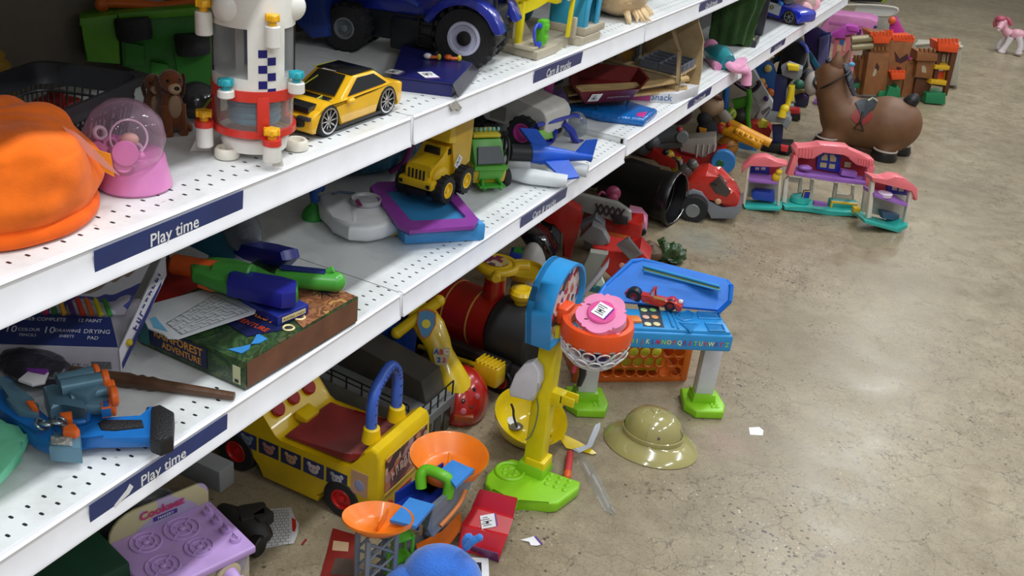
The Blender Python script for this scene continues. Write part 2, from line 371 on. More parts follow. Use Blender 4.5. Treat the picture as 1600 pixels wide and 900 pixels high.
# ------------------------------------------------------------------ shelving
def deck_mat(off, zrow):
    Mt = bpy.data.materials.new('white_steel_shelf'); Mt.use_nodes = True; N = Mt.node_tree.nodes; L = Mt.node_tree.links
    b = N['Principled BSDF']; b.inputs['Roughness'].default_value = .38
    t = N.new('ShaderNodeTexCoord'); sx = N.new('ShaderNodeSeparateXYZ'); L.new(t.outputs['Object'], sx.inputs[0])
    def mt(op, a, bb=None, c=None):
        x = N.new('ShaderNodeMath'); x.operation = op
        for i, q in enumerate((a, bb, c)):
            if q is None: continue
            if isinstance(q, (int, float)): x.inputs[i].default_value = q
            else: L.new(q, x.inputs[i])
        return x.outputs[0]
    P = .0254
    dy = mt('SUBTRACT', mt('MULTIPLY', mt('FRACT', mt('DIVIDE', mt('SUBTRACT', sx.outputs['Y'], off-P/2+100*0), P)), P), P/2)
    mask = None
    for x0 in (zrow, zrow-P):
        dx = mt('SUBTRACT', sx.outputs['X'], x0)
        r = mt('ADD', mt('POWER', mt('ABSOLUTE', mt('DIVIDE', dx, .0040)), 3.0), mt('POWER', mt('ABSOLUTE', mt('DIVIDE', dy, .0022)), 3.0))
        k = mt('LESS_THAN', r, 1.0); mask = k if mask is None else mt('MAXIMUM', mask, k)
    up = mt('GREATER_THAN', sx.outputs['Z'], -.02)
    mask = mt('MULTIPLY', mask, up)
    n = N.new('ShaderNodeTexNoise'); n.inputs['Scale'].default_value = 6; n.inputs['Detail'].default_value = 7; n.inputs['Roughness'].default_value = .7; L.new(t.outputs['Object'], n.inputs[0])
    r = N.new('ShaderNodeValToRGB'); r.color_ramp.elements[0].position = .3; r.color_ramp.elements[0].color = lin('cdcfcd'); r.color_ramp.elements[1].position = .55; r.color_ramp.elements[1].color = lin('e6e9e9')
    L.new(n.outputs['Fac'], r.inputs[0])
    n2 = N.new('ShaderNodeTexNoise'); n2.inputs['Scale'].default_value = 38; n2.inputs['Detail'].default_value = 3; n2.inputs['Distortion'].default_value = 2; L.new(t.outputs['Object'], n2.inputs[0])
    r2 = N.new('ShaderNodeValToRGB'); r2.color_ramp.elements[0].position = .70; r2.color_ramp.elements[0].color = (0, 0, 0, 1); r2.color_ramp.elements[1].position = .76; r2.color_ramp.elements[1].color = (.55, .55, .55, 1)
    L.new(n2.outputs['Fac'], r2.inputs[0])
    a = N.new('ShaderNodeMix'); a.data_type = 'RGBA'; L.new(r2.outputs[0], a.inputs[0]); L.new(r.outputs[0], a.inputs[6]); a.inputs[7].default_value = lin('8f8c84')
    d = N.new('ShaderNodeMix'); d.data_type = 'RGBA'; L.new(mask, d.inputs[0]); L.new(a.outputs[2], d.inputs[6]); d.inputs[7].default_value = lin('2c2c30')
    L.new(d.outputs[2], b.inputs['Base Color']); return Mt
RAIL = plastic('eeeef2', .28, coat=.3, var=.03)
NAVY = plastic('1d3270', .32, coat=.2, var=.1)
unit = thing('shelving_unit', 'long white steel shop shelving with perforated shelves and price rails', 'shelving')
BAYS = [(-.94+1.219*i, -.94+1.219*(i+1)) for i in range(6)]
LIPX = .026
def shelf_level(z, phase, zrow, dz, depth=.50, n=6):
    for i, (y0, y1) in enumerate(BAYS[:n]):
        zz = z+dz[i]
        b = M(); g = .0015
        b.box(((.018-depth)/2, (y0+y1)/2, zz-.0024), (depth+.018, y1-y0-g*2, .004), 0)
        b.box((.016, (y0+y1)/2, zz-.0285), (.004, y1-y0-g*2, .055), 0)
        b.box((-.2, (y0+y1)/2, zz-.016), (.03, y1-y0-.05, .026), 0)
        for ye in (y0+g+.001, y1-g-.001): b.box((-.24, ye, zz-.017), (.49, .002, .032), 0)
        o = b.build('shelf_board', deck_mat(phase-zz*0, zrow), unit)
        # object coords must sit at the deck: shift mesh
        for v in o.data.vertices: v.co.z -= zz
        o.location = (0, 0, zz)
        e = M(); pr = [(.018, -.0006), (.024, -.0006), (.0275, -.004), (.0255, -.007), (.0285, -.046), (.031, -.050), (.031, -.0545), (.018, -.0555)]
        e.prism([(a, c+zz) for a, c in pr], y0+.006, y1-.006, ax='y')
        e.build('price_rail', RAIL, unit)
        if i:
            e = M(); e.box((.022, y0, zz-.03), (.010, .0075, .058), .0015); e.build('end_clip', RAIL, unit)
def label_strip(y0, z, txt, worn=False, ln=.268):
    b = M(); T = Mx.Translation(Ve((.0272, y0+ln/2, z-.0265))) @ Euler((PI/2, 0, PI/2)).to_matrix().to_4x4() @ Mx.Rotation(math.radians(3.5), 4, 'X')
    b.box((0, 0, .0008), (ln, .038, .0008), 0, NAVY, T)
    o = b.build('label_strip', NAVY, unit)
    t = M(); t.text(txt, .0265, T, WH, .0016, bold=.012, w=.92)
    if worn: t.prism([(-.092, -.008), (-.07, .004), (-.064, .011), (-.058, .002), (-.066, -.006), (-.08, -.009), (-.094, -.016)], .0013, .0017, PAPER, T=T)
    t.build('lettering', WH, o)
DZA = [0]*6; DZB = [0, 0, 0, .018, .018, .018]
shelf_level(ZA, .8124, -.006, DZA, n=6)
shelf_level(ZB, .6547, -.0, DZB, n=6)
shelf_level(1.30, .7, -.006, [0]*6, n=6)
label_strip(.775, ZA, 'Play time'); label_strip(2.0, ZA, 'Cars & trucks'); label_strip(3.22, ZA, 'Cars & trucks')
label_strip(.73, ZB, 'Play time', True); label_strip(2.02, ZB, 'Cars & trucks'); label_strip(3.30, ZB+.018, 'Cars & trucks'); label_strip(4.47, ZB+.018, 'Cars & trucks')
b = M(); b.box((-.505, 2.72, .85), (.012, 7.32, 1.66)); b.build('back_panel', plastic('6b6459', .8, bump=.1), unit)
for y in [BAYS[0][0]]+[a[1] for a in BAYS]:
    b = M(); b.box((-.525, y, .85), (.03, .03, 1.7), .002); b.build('upright', RAIL, unit)
for y in [a[0] for a in BAYS[1:]]:
    for z in (ZA, ZB):
        b = M(); b.prism([(-.5, z-.006), (-.04, z-.006), (-.04, z-.025), (-.5, z-.075)], y-.002, y+.002, ax='y'); b.build('bracket', RAIL, unit)
# torn sticker left on the upper rail
for (px, py, zz) in ((711, 168, ZA),):
    f_ = Fr((.030, 1.66, ZA-.02), 0)
    b = M(); pts = f_.vs([(703, 165), (707, 160), (710, 163), (712, 157), (716, 161), (719, 165), (722, 168), (718, 173), (712, 170), (707, 174)])
    b.prism(pts, -.0015, .0005, plastic('a9a49a', .7, bump=.6), ax='x'); b.build('torn_sticker', PAPER, unit).matrix_local = f_.m
# ================================================================== upper shelf
def car_body(par, L, W, H, col, glass, wr, wf, wb, roof=None, hood=None, nose=.42, tail=.5, cab=(.12, -.02, -.26, -.38), zb=.16, trim=None, cabsc=.8, windows=True):
    """par +x = nose. L length W width H height, wf/wb axle positions"""
    b = M(); ar = wr*1.16; zb = zb*H; hood = hood or col
    pts = [(-L/2, zb*1.6), (-L*.47, zb)]
    for wx in (wb, wf):
        pts.append((wx-ar, zb))
        for i in range(1, 8): a = PI-PI*i/8; pts.append((wx+ar*math.cos(a), max(zb, wr+ar*math.sin(a)*.98)))
        pts.append((wx+ar, zb))
    pts += [(L*.47, zb), (L*.5, zb*1.7), (L*.497, H*nose), (L*.46, H*(nose+.1)), (L*cab[0], H*.64), (L*cab[3], H*.68), (-L*.47, H*.66), (-L*.5, H*tail)]
    b.prism(pts, -W/2, W/2, None, 'y', bev=W*.05, seg=2)
    o = b.build('body', col, par)
    c = M(); rp = [(L*cab[0], H*.62), (L*cab[1], H), (L*cab[2], H*.98), (L*cab[3], H*.66)]
    w0, w1 = W*.45, W*.45*cabsc
    vs = [(x, s*(w0 if k in (0, 3) else w1), z) for s in (-1, 1) for k, (x, z) in enumerate(rp)]
    V, F = c.add(vs, [(0, 1, 2, 3), (7, 6, 5, 4), (0, 4, 5, 1), (1, 5, 6, 2), (2, 6, 7, 3), (3, 7, 4, 0)]); c._bev(F, W*.03)
    cb = c.build('cabin', roof or col, par)
    if windows:
        g = M()
        def lp(a, bq, t): return Ve(a)*(1-t)+Ve(bq)*t
        for s in (-1, 1):
            A, B_, C_, D_ = [Ve((x, s*(w0 if k in (0, 3) else w1), z)) for k, (x, z) in enumerate(rp)]
            cc = (A+B_+C_+D_)/4; q = [cc+(p-cc)*.76+Ve((0, s*W*.012, 0)) for p in (A, B_, C_, D_)]; g.sheet(q if s > 0 else q[::-1], W*.01)
        for (i, j) in ((0, 1), (3, 2)):
            A, B_ = Ve((rp[i][0], w0*.86, rp[i][1])), Ve((rp[j][0], w1*.86, rp[j][1])); A2, B2 = Ve((A.x, -A.y, A.z)), Ve((B_.x, -B_.y, B_.z))
            cc = (A+B_)/2; cc.y = 0; off = Ve((.03*W*(1 if i == 0 else -1), 0, .02*W)); q = [cc+(p-cc)*.84+off for p in (A, B_, B2, A2)]; g.sheet(q, W*.01)
        g.build('window', glass, par)
    return o
def car_wheels(par, W, wr, ww, wf, wb, rim, spokes, tyre=None, tread=0, hub=None, rr=.7):
    for x in (wf, wb):
        for s in (-1, 1): wheel(par, (x, s*(W/2-ww*.45), wr), (0, s, 0), wr, ww, tyre, rim, rr, spokes, tread=tread, hub=hub)
# ---- rocket
fr = fz(398, 237, ZA); T = thing('rocket_toy', 'white toy rocket tower with blue checks, red bands and yellow knobs', 'toy rocket', fr)
Wm = plastic('e6e4dc', .35); Rm = plastic('d8392c', .3); Ym = plastic('f0b41c'); Tm = plastic('2aa6b4'); Nv = plastic('1c1a6e')
Z = lambda y, x=.06: fr.v(395, y, x)[1]
z0, z1, z2, z3 = Z(212), Z(152), Z(126), Z(47)
b = M(); b.lathe([(0, .012), (.048, .012), (.052, .03), (.05, z0-.012), (0, z0-.012)]); b.build('base', Wm, T)
b = M()
for (zz, h) in ((z0, .010), (z1, .016)): b.lathe([(.054, zz-h/2), (.0625, zz-h/2), (.0625, zz+h/2), (.054, zz+h/2), (.054, zz-h/2)], n=36)
for a in (12, 132, 252): b.box((.059*math.cos(math.radians(a)), .059*math.sin(math.radians(a)), (z0+z1)/2), (.008, .018, z1-z0), .001, rz=a)
b.build('red_band', Rm, T)
b = M()
for i in range(5): b.torus((0, 0, z0+.012+i*(z1-z0-.02)/4), .034, .006, m=plastic('3e8fb0'), n=24, k=8)
b.cyl((0, 0, z0), (0, 0, z1), .02, m=plastic('d89050')); b.build('coil', plastic('3e8fb0'), T)
b = M(); b.lathe([(.0585, z0), (.0585, z1)], n=36); b.build('lower_window', clear('e8e2dc', .12, .1), T)
# hull with two window openings
b = M(); zt = Z(-60); tk = .057
def ring(a0, a1, za, zb, r=.0605, n=20): b.lathe([(tk, za), (r, za), (r, zb), (tk, zb), (tk, za)], a0=a0, a1=a1, n=n)
ring(0, 360, z1+.008, z2, n=40); ring(-8, 46, z2, z3); ring(84, 282, z2, z3); ring(0, 360, z3, zt, n=40)
b.lathe([(.0605, zt), (.055, zt+.03), (.035, zt+.06), (0, zt+.075)], n=40); b.lathe([(0, z2-.004), (.057, z2-.004), (.057, z2), (0, z2)], n=30)
b.ell(Ve((.054*math.cos(math.radians(-40)), .054*math.sin(math.radians(-40)), Z(18))), (.018, .022, .022)); b.ell(Ve((.054*math.cos(math.radians(80)), .054*math.sin(math.radians(80)), Z(18))), (.018, .022, .022))
b.build('hull', Wm, T)
b = M(); b.lathe([(.0585, z2), (.0585, z3)], n=24, a0=-80, a1=-6); b.lathe([(.0585, z2), (.0585, z3)], n=12, a0=44, a1=86); b.build('upper_window', clear('dfe3e6', .06), T)
b = M(); b.box((-.02, .012, (z2+z3)/2), (.004, .05, (z3-z2)*.9), 0, Nv); b.box((0, -.02, (z2+z3)/2), (.006, .012, z3-z2), 0, plastic('c8c4bc')); b.build('inner_panel', Nv, T)
b = M()
for k in range(6):
    za, zb = Z(78+12.2*k, .06), Z(78+12.2*(k+1), .06); a = 12 if k % 2 == 0 else 24.5
    b.lathe([(.0606, zb), (.0612, zb), (.0612, za), (.0606, za)], a0=a-6, a1=a+6, n=3)
b.build('checker_sticker', Nv, T)
def pod(px, y0, y1, r, cap, x=.05, capn='knob', band=False):
    Y = fr.v(px, y1, x); za = Y[1]; zb = fr.v(px, y0, x)[1]
    q = M(); q.cyl((x, Y[0], za), (x, Y[0], zb), r, r*.97, bev=.0015)
    p = q.build('pod', Wm, T)
    if band: q = M(); q.cyl((x, Y[0], zb-.001), (x, Y[0], zb+.008), r*1.05); q.build('pod_band', Rm, p)
    e = zb+(.008 if band else 0); q = M(); q.cyl((x, Y[0], e-.001), (x, Y[0], e+.009), r*.5); q.cyl((x, Y[0], e+.006), (x, Y[0], e+.016), r*.86, r*.8, bev=.002)
    for k in range(6): q.box((x+r*.8*math.cos(k*PI/3), Y[0]+r*.8*math.sin(k*PI/3), e+.011), (r*.3, r*.3, .009), .0005, rz=k*60)
    q.build(capn, cap, p)
pod(320, 196, 228, .013, Ym, .03, band=True); pod(425, 225, 252, .0135, Ym, .075, band=True)
pod(353, 140, 152, .0125, Tm, .06); pod(463, 128, 145, .0125, Tm, .04); pod(319, 17, 54, .0125, Ym, .03); pod(426, 40, 74, .0115, Ym, .066)
q = M(); q.prism(fr.vs([(297, 235), (312, 205), (330, 205), (330, 240)], .0), -.004, .004, ax='x'); q.prism(fr.vs([(425, 258), (437, 215), (443, 258)], .07), .07, .076, ax='x'); q.build('fin', Wm, T)
for px, py in ((355, 246), (463, 233)):
    x, y = fr.h(px, py, 0); q = M(); q.lathe([(.010, .004), (.0175, .001), (.019, .004), (.018, .014), (.0155, .017), (.012, .016), (.011, .008), (0, .008)], T=Mx.Translation(Ve((x, y, 0)))); q.tube([(x*.5, y*.6, .01), (x*.9, y*.92, .008)], .006); q.build('foot', plastic('e4dfd0', .4), T)
# ---- yellow muscle car
fr = Fr((-.066, 1.387, ZA), -90.5); T = thing('toy_car', 'yellow toy muscle car with black bonnet and roof, beside the rocket', 'toy car', fr)
L, W, H = .262, .110, .083; Yc = plastic('f0b81a', .22, coat=.6); Bg = plastic('191a1c', .15, coat=.5)
car_body(T, L, W, H, Yc, Bg, .027, .086, -.083, cab=(.18, .0, -.24, -.4), nose=.46, tail=.62, zb=.14)
b = M(); b.box((-.03, 0, .0835), (.062, .074, .002), .0008); b.build('roof_panel', Bg, T)
b = M(); b.prism([(.05, -.036), (.128, -.045), (.128, .045), (.05, .036)], H*.545, H*.66, sc=.96, bev=.002); b.box((.128, 0, .028), (.02, .07, .012), .002); b.build('bonnet', Bg, T)
b = M(); b.prism([(-.10, .0545), (.10, .0545), (.085, .056), (-.085, .056)], .008, .0135); b.box((0, 0, .013), (.2, .104, .012), .001); b.box((.134, 0, .03), (.008, .08, .012), .001); b.build('underbody', BK, T)
car_wheels(T, W, .027, .022, .086, -.083, metal('d8d8dc', .15), 10, rr=.84)
for s in (-1, 1):
    q = M(); q.ell((.035, s*.061, .052), (.009, .007, .006)); q.build('mirror', Yc, T)
    q = M(); q.box((.132, s*.04, .038), (.008, .024, .006), .001); q.build('headlight', plastic('3a3a40', .1), T)
q = M(); q.tube([(.0, -.045, .082), (-.06, -.043, .082), (-.1, -.045, .06)], .001, plastic('b8b830')); q.tube([(.06, -.03, .058), (.02, -.02, .075), (-.05, -.012, .083)], .0012, plastic('b8b830')); q.tube([(.12, .02, .046), (.06, .02, .056)], .0015, plastic('b8b830')); q.build('stripe', plastic('b8b830'), T)
sticker(T, rot((-.015, -.012, .0835), 0, 0, 10), .04, .026, edge=False)
# ---- tractor
fr = Fr(onz(722, 108, ZA), 194); T = thing('toy_tractor', 'large dark blue toy tractor with black tyres and white rear wheel rim', 'toy tractor', fr)
Bl = plastic('1a2a96', .25, coat=.4); Dk = plastic('14181f', .4)
wb_ = .262; tw = .13
for s, n in ((0, 1), (-tw, -1)):
    wheel(T, (0, s-.012*n, .066), (0, n, 0), .066, .044, TYRE, plastic('c6c8de', .3), .56, 0, tread=18, hub=BK)
    wheel(T, (wb_, s*.9-.008*n, .050), (0, n, 0), .050, .05, TYRE, plastic('70767c', .4), .48, 0, tread=16)
b = M(); b.box((.13, -tw/2, .085), (.25, .05, .05), .01); b.prism([(.045, .09), (.29, .08), (.285, .125), (.26, .14), (.05, .155)], -tw/2-.03, -tw/2+.03, ax='y', bev=.01); b.build('bonnet', Bl, T)
b = M()
for s in (.012, -tw-.012):
    pts = [(.074*math.cos(math.radians(a)), .066+.076*math.sin(math.radians(a))) for a in range(20, 165, 12)]; pi = [(.088*math.cos(math.radians(a)), .066+.09*math.sin(math.radians(a))) for a in range(164, 15, -12)]
    b.prism(pts+pi, s-.028, s+.022, ax='y', bev=.003)
b.build('mudguard', Bl, T)
b = M(); b.box((-.0, -tw/2, .09), (.13, .09, .08), .008); b.box((.14, -tw/2, .06), (.30, .07, .06), .008); b.box((.12, -tw/2+.02, .05), (.10, .06, .07), .006)
for x in (-.055, .055):
    for s in (-tw/2-.05, -tw/2+.05): b.box((x, s, .19), (.008, .008, .16), .001)
b.box((0, -tw/2, .275), (.15, .13, .018), .006); b.build('cab', Dk, T)
b = M(); b.box((0, -tw/2+.048, .20), (.10, .002, .13), 0); b.box((.056, -tw/2, .20), (.002, .09, .13), 0); b.build('cab_window', clear('8a96b0', .35), T)
b = M()
for x in (.075, .105): b.box((x, -.01, .065), (.004, .006, .07))
for z in (.035, .055, .075, .095): b.box((.09, -.01, z), (.03, .012, .004))
b.build('step_ladder', BK, T)
b = M(); b.prism([(.29, .03), (.33, .02), (.37, .05), (.385, .12), (.35, .15), (.3, .13)], -tw-.02, .03, ax='y', bev=.006)
for i in range(12): b.box((.30+i*.012, .031, .09), (.003, .003, .08), 0, ry=14)
b.tube([(.1, .015, .12), (.2, .02, .16), (.31, .015, .12)], .006); b.build('loader', plastic('1b3a8c', .35), T)
# ---- navy tray beneath the tractor
fr = Fr(onz(715, 150, ZA), 0); T = thing('folded_card_tray', 'flat navy blue card tray with a folded front flap, beside the tractor', 'card tray', fr)
P0, P1, P2, P3 = [fr.h(a, b_) for a, b_ in ((610, 140), (706, 152), (737, 118), (628, 90))]
Nc = plastic('171a5c', .38)
b = M(); b.prism([P0, P1, P2, P3], .022, .027); b.prism([P0, P1, (P1[0]-.006, P1[1]+.012), (P0[0], P0[1]+.012)], 0, .025); b.prism([P1, P2, (P2[0]-.008, P2[1]), (P1[0]-.01, P1[1])], 0, .0245); b.prism([P3, P2, (P2[0], P2[1]-.004), (P3[0], P3[1]-.004)], 0, .024); b.build('tray', Nc, T)
q = M(); a, c_ = Ve((*P1, .0245)), Ve((*P2, .0245)); q.sheet([a, c_, c_+Ve((.018, .0, -.012)), a+Ve((.02, -.01, -.018))], .002); q.build('flap', plastic('33323c', .5), T)
x, y = fr.h(670, 118, .027); sticker(T, rot((x, y, .0275), 0, 0, -35), .045, .03); x, y = fr.h(617, 113, .027); sticker(T, rot((x, y, .0275), 0, 0, 10), .03, .03)
# ---- small bits by the tractor
for px, col, nm, lb in ((668, 'e8e8e8', 'toy_figure', 'small white and orange toy piece lying under the tractor'), (700, 'd06020', 'toy_block', 'small orange toy piece lying under the tractor cab')):
    fr = fz(px, 92, ZA+.027) if px < 690 else fz(px, 94, ZA+.027)
    q = M(); q.ell((0, 0, .006), (.009, .009, .006), plastic(col)); q.cyl((.004, .006, .005), (.004, .02, .006), .004, .0035, plastic('d06020')); q.ell((.004, .023, .007), (.005, .005, .007), plastic('c8b020')); tag(q.build(nm, plastic(col)), lb, 'toy piece', fr)
# ---- garage playset
fr = Fr((0.005, 2.055, ZA), 0); T = thing('toy_garage', 'toy garage with tan base, yellow ramp, blue arch tower and green pump', 'toy garage', fr)
Tn = plastic('b4aa94', .45); Y2 = plastic('e8d41a', .3); Sk = plastic('3aa4cc', .35)
b = M(); b.prism([(-.22, .03), (0, 0), (.0, .11), (-.01, .135), (-.02, .22), (.01, .225), (.012, .345), (-.22, .345)], 0, .02, bev=.003)
b.box((-.035, .02, .024), (.05, .05, .008), .002); b.box((-.045, .31, .03), (.11, .13, .02), .003); b.box((-.005, .205, .045), (.012, .012, .05), .002)
b.box((-.11, .045, .09), (.014, .02, .15), .002); b.box((-.16, .06, .09), (.014, .03, .15), .002)
b.prism([(-.02, .02), (-.02, .03), (-.14, .1), (-.14, .02)], .1, .16, ax='y') if 0 else b.prism([(.07, .02), (.17, .02), (.07, .1)], -.13, -.1, ax='x'); b.build('base', Tn, T)
b = M(); pts = [(-.15, -.01, .118), (-.13, -.03, .102), (-.10, -.025, .098), (-.08, .02, .104), (-.065, .07, .118), (-.06, .12, .13)]
for i in range(len(pts)-1): pass
rows = []
P = [Ve(p) for p in pts]
for i, p in enumerate(P):
    t = (P[min(i+1, 5)]-P[max(i-1, 0)]).normalized(); s_ = t.cross(Ve((0, 0, 1))).normalized(); u_ = Ve((0, 0, 1))
    rows.append([p+s_*.022+u_*.012, p+s_*.026+u_*.012, p+s_*.026-u_*.014, p-s_*.026-u_*.014, p-s_*.026+u_*.012, p-s_*.022+u_*.012, p-s_*.022-u_*.006, p+s_*.022-u_*.006])
b.grid(rows, closed=True, cap=True); b.box((-.09, .03, .15), (.06, .14, .008), .002); b.box((-.04, .125, .135), (.05, .03, .05), .003)
b.box((-.0, .165, .085), (.008, .012, .11), .001, rx=-4); b.box((-.06, .02, .07), (.015, .015, .1), .002); b.build('ramp', Y2, T)
b = M(); w_ = .062
for x, w2 in ((.002, .006), (-.09, .006)):
    outer = [(.255, .02), (.335, .02), (.34, .14), (.25, .14)]; n = 10
    hole = [(.272, .035), (.272, .085)]+[(.297-.025*math.cos(PI*i/n), .085+.028*math.sin(PI*i/n)) for i in range(1, n)]+[(.322, .085), (.322, .035)]
    b.prism([(.255, .02), (.255, .14), (.34, .14), (.335, .02), (.322, .035)]+hole[::-1][1:]+[(.272, .035), (.322, .035), (.335, .02)], x-.003, x+.003, ax='x') if 0 else None
    for (a_, c_, d_, e_) in ((.25, .272, .02, .14), (.322, .342, .02, .14)): b.box((x, (a_+c_)/2, (d_+e_)/2), (.006, c_-a_, e_-d_), .001)
    b.prism([(.272, .085)]+[(.297-.025*math.cos(PI*i/n), .085+.028*math.sin(PI*i/n)) for i in range(1, n)]+[(.322, .085), (.322, .14), (.272, .14)], x-.003, x+.003, ax='x'); b.box((x, .297, .027), (.006, .06, .014), .001)
b.box((-.045, .253, .08), (.09, .006, .12), .001); b.box((-.045, .34, .08), (.09, .004, .12), .001); b.box((-.045, .297, .145), (.11, .1, .008), .003); b.build('tower', Sk, T)
b = M(); b.box((-.016, .05, .055), (.02, .03, .058), .004); b.box((-.005, .05, .067), (.003, .02, .014), .001); b.box((-.005, .05, .042), (.003, .02, .012), .001); b.build('pump', plastic('5cb82c'), T)
b = M(); b.tube([(-.022, .04, .07), (-.02, .03, .075), (-.018, .012, .068), (-.016, .008, .05), (-.014, .018, .032), (-.012, .03, .03)], .0035, smooth=4); b.box((-.016, .033, .072), (.01, .014, .012), .003); b.box((-.012, .03, .03), (.01, .012, .014), .003); b.build('hose', plastic('3450c8'), T)
b = M(); b.box((.004, .19, .145), (.004, .13, .035), .001, rx=8); o = b.build('sign', plastic('dcdce0'), T); q = M(); marks(q, 3, .06, .018, rot((.0064, .165, .142), 90, 0, 90), plastic('5a2a80')); q.build('lettering', plastic('5a2a80'), o)
# ---- dark shapes behind the tractor and the rocket
fr = fz(782, 60, ZA); T = None
q = M(); q.ell((-.16, .03, .06), (.05, .05, .06), n=24); tag(q.build('toy_ball', plastic('126070', .4)), 'dark teal rounded toy behind the tractor rear wheel', 'toy', fr)
fr = Fr((-.45, 1.50, ZA), 20)
q = M(); q.box((0, 0, .14), (.04, .14, .28), .01); tag(q.build('toy_box', printed(['6a2416', '8a5a20', '2a2018', '9a7040', '402010'], 55, .5)), 'orange and brown patterned toy box behind the rocket', 'toy box', fr)
# ---- puppies
def puppy(fr, h, label):
    T = thing('puppy_figurine', label, 'dog figurine', fr, 'hound puppy figurines')
    br = fabric('7a4426', .6, 160); k = h/.1
    b = M(); s = bmesh.new()
    b.ell((0, 0, .032*k), (.024*k, .02*k, .034*k)); b.ell((.008*k, 0, .045*k), (.017*k, .016*k, .02*k)); b.ell((-.012*k, 0, .014*k), (.022*k, .024*k, .015*k))
    for y in (-.011, .011): b.tube([(.012*k, y*k, .045*k), (.019*k, y*k, .02*k), (.02*k, y*k, .006*k), (.027*k, y*k, .004*k)], [.009*k, .007*k, .0065*k, .006*k], n=10, smooth=3); b.ell((.004*k, y*2*k, .007*k), (.018*k, .008*k, .007*k))
    b.tube([(.002*k, 0, .05*k), (.006*k, 0, .066*k)], .013*k); b.ell((.008*k, 0, .08*k), (.019*k, .017*k, .017*k)); b.ell((.024*k, 0, .073*k), (.012*k, .0095*k, .0085*k), plastic('c8a884', .8)); b.ell((.022*k, 0, .045*k), (.006*k, .01*k, .018*k), plastic('a08468', .8))
    o = b.build('body', br, T)
    q = M(); q.ell((.035*k, 0, .076*k), (.003*k, .004*k, .003*k)); [q.ell((.022*k, y*k, .084*k), (.003*k, .003*k, .003*k)) for y in (-.008, .008)]; q.build('face_detail', plastic('0e0c0a', .15), o)
    for y in (-1, 1): q = M(); q.ell((0, 0, 0), (.009*k, .004*k, .02*k), T=rot((.004*k, y*.018*k, .07*k), y*-8, 0, 0)); q.build('ear', fabric('54301c', .6, 160), o)
puppy(Fr(onz(268, 205, ZA), -28), .105, 'brown hound puppy figurine sitting beside the rocket'); puppy(Fr(onz(243, 195, ZA), -35), .088, 'smaller hound puppy figurine half hidden behind the clear dome')
# ---- silver and red item behind the rocket
fr = fz(300, 192, ZA); T = thing('toy_helmet', 'grey toy helmet with silver highlight and red side, behind the rocket', 'toy helmet', fr)
q = M(); q.ell((-.03, .01, .03), (.035, .035, .03), n=26); q.build('shell', plastic('5a5e60', .15, metal=.6), T); q = M(); q.prism(fr.vs([(312, 175), (340, 145), (343, 175), (325, 187)]), -.02, .005, ax='x', bev=.003); q.build('side_panel', plastic('8a2018', .4), T); q = M(); q.tube([fr.pv(a, b_, .004) for a, b_ in ((316, 172), (326, 158), (340, 145))], .0025, smooth=3); q.build('trim_strip', plastic('7a8a30'), T)
# ---- green truck lying on its side
fr = fz(325, 143, ZA, -58); fr = Fr((-.37, 1.33, ZA), -42); T = thing('toy_truck', 'dark green toy truck tipped on its side, black wheels up', 'toy truck', fr)
G1 = plastic('2e7c22', .4); G2 = plastic('5aa020', .4)
p = lambda a, b_, x=0: fr.v(a, b_, x)
b = M(); b.prism([p(185, 30), p(330, 20), p(360, 60), p(345, 145), p(300, 145), p(190, 105)], -.055, .0, ax='x', bev=.01)
for (a, c_, d_, e_) in ((195, 65, 225, 100), (235, 95, 262, 128)): b.prism([p(a, c_), p(d_, c_+5), p(d_, e_), p(a, e_)], 0, .006, ax='x', bev=.002)
b.prism([p(268, 60), p(328, 55), p(328, 138), p(280, 138)], 0, .012, ax='x', bev=.004); b.build('chassis', G1, T)
b = M(); b.prism([p(124, 28), p(184, 21), p(188, 100), p(133, 96), p(132, 44), p(124, 40)], -.06, .004, ax='x', bev=.004); b.build('bucket', G2, T)
b = M(); b.prism([p(183, 20), p(330, 8), p(332, 22), p(187, 32)], -.07, .006, ax='x', bev=.003); b.build('body', G2, T)
for (a, c_) in ((208, 42), (300, 66)):
    y, z = p(a, c_, .01); wheel(T, (.014, y, z-.002), (.1, .1, -1), .03, .036, TYRE, BK, .5, 0)
# orange handle lying on the truck
fr2 = Fr((fr.m @ Ve((-.03, *p(160, 17, -.03)))), -42)
q = M(); q.tube([(0, 0, .012), (0, .03, .014), (0, .1, .012), (0, .16, .022), (0, .2, .03)], [.006, .009, .008, .008, .006], smooth=4); q.ell((0, 0, .01), (.008, .012, .012)); tag(q.build('plastic_bar', plastic('d4661c')), 'orange plastic toy bar lying along the top of the green truck', 'toy bar', fr2)
fr2 = Fr((fr.m @ Ve((-.06, *p(190, 8, -.06)))), -42)
q = M(); q.box((0, .035, .02), (.05, .07, .04), .003); tag(q.build('small_carton', plastic('8aa8bc', .5)), 'small pale blue carton at the top edge behind the green truck', 'carton', fr2)
# ---- beehive
fr = Fr((-.43, .985, ZA), -30); b = M(); k = []
for i in range(41):
    t = i/40; r = .055*math.sqrt(max(0, 1-(t*.98)**2.4))*(1+.0)+.0022*math.sin(i*PI/2.5); k.append((max(r, 0), t*.135))
b.lathe(k, n=30); tag(b.build('beehive_toy', plastic('a8841c', .6, bump=.3)), 'dull yellow ribbed beehive shaped toy at the back of the top shelf', 'toy beehive', fr)
fr = Fr((-.43, .865, ZA), -30); T = thing('toy_drum', 'orange rounded toy with a blue band beside the beehive', 'toy', fr)
b = M(); b.ell((0, 0, .055), (.05, .045, .055)); b.build('body', plastic('d8641a'), T); b = M(); b.lathe([(.045, .012), (.05, .02), (.05, .035), (.045, .04)]); b.build('band', plastic('24306e'), T)
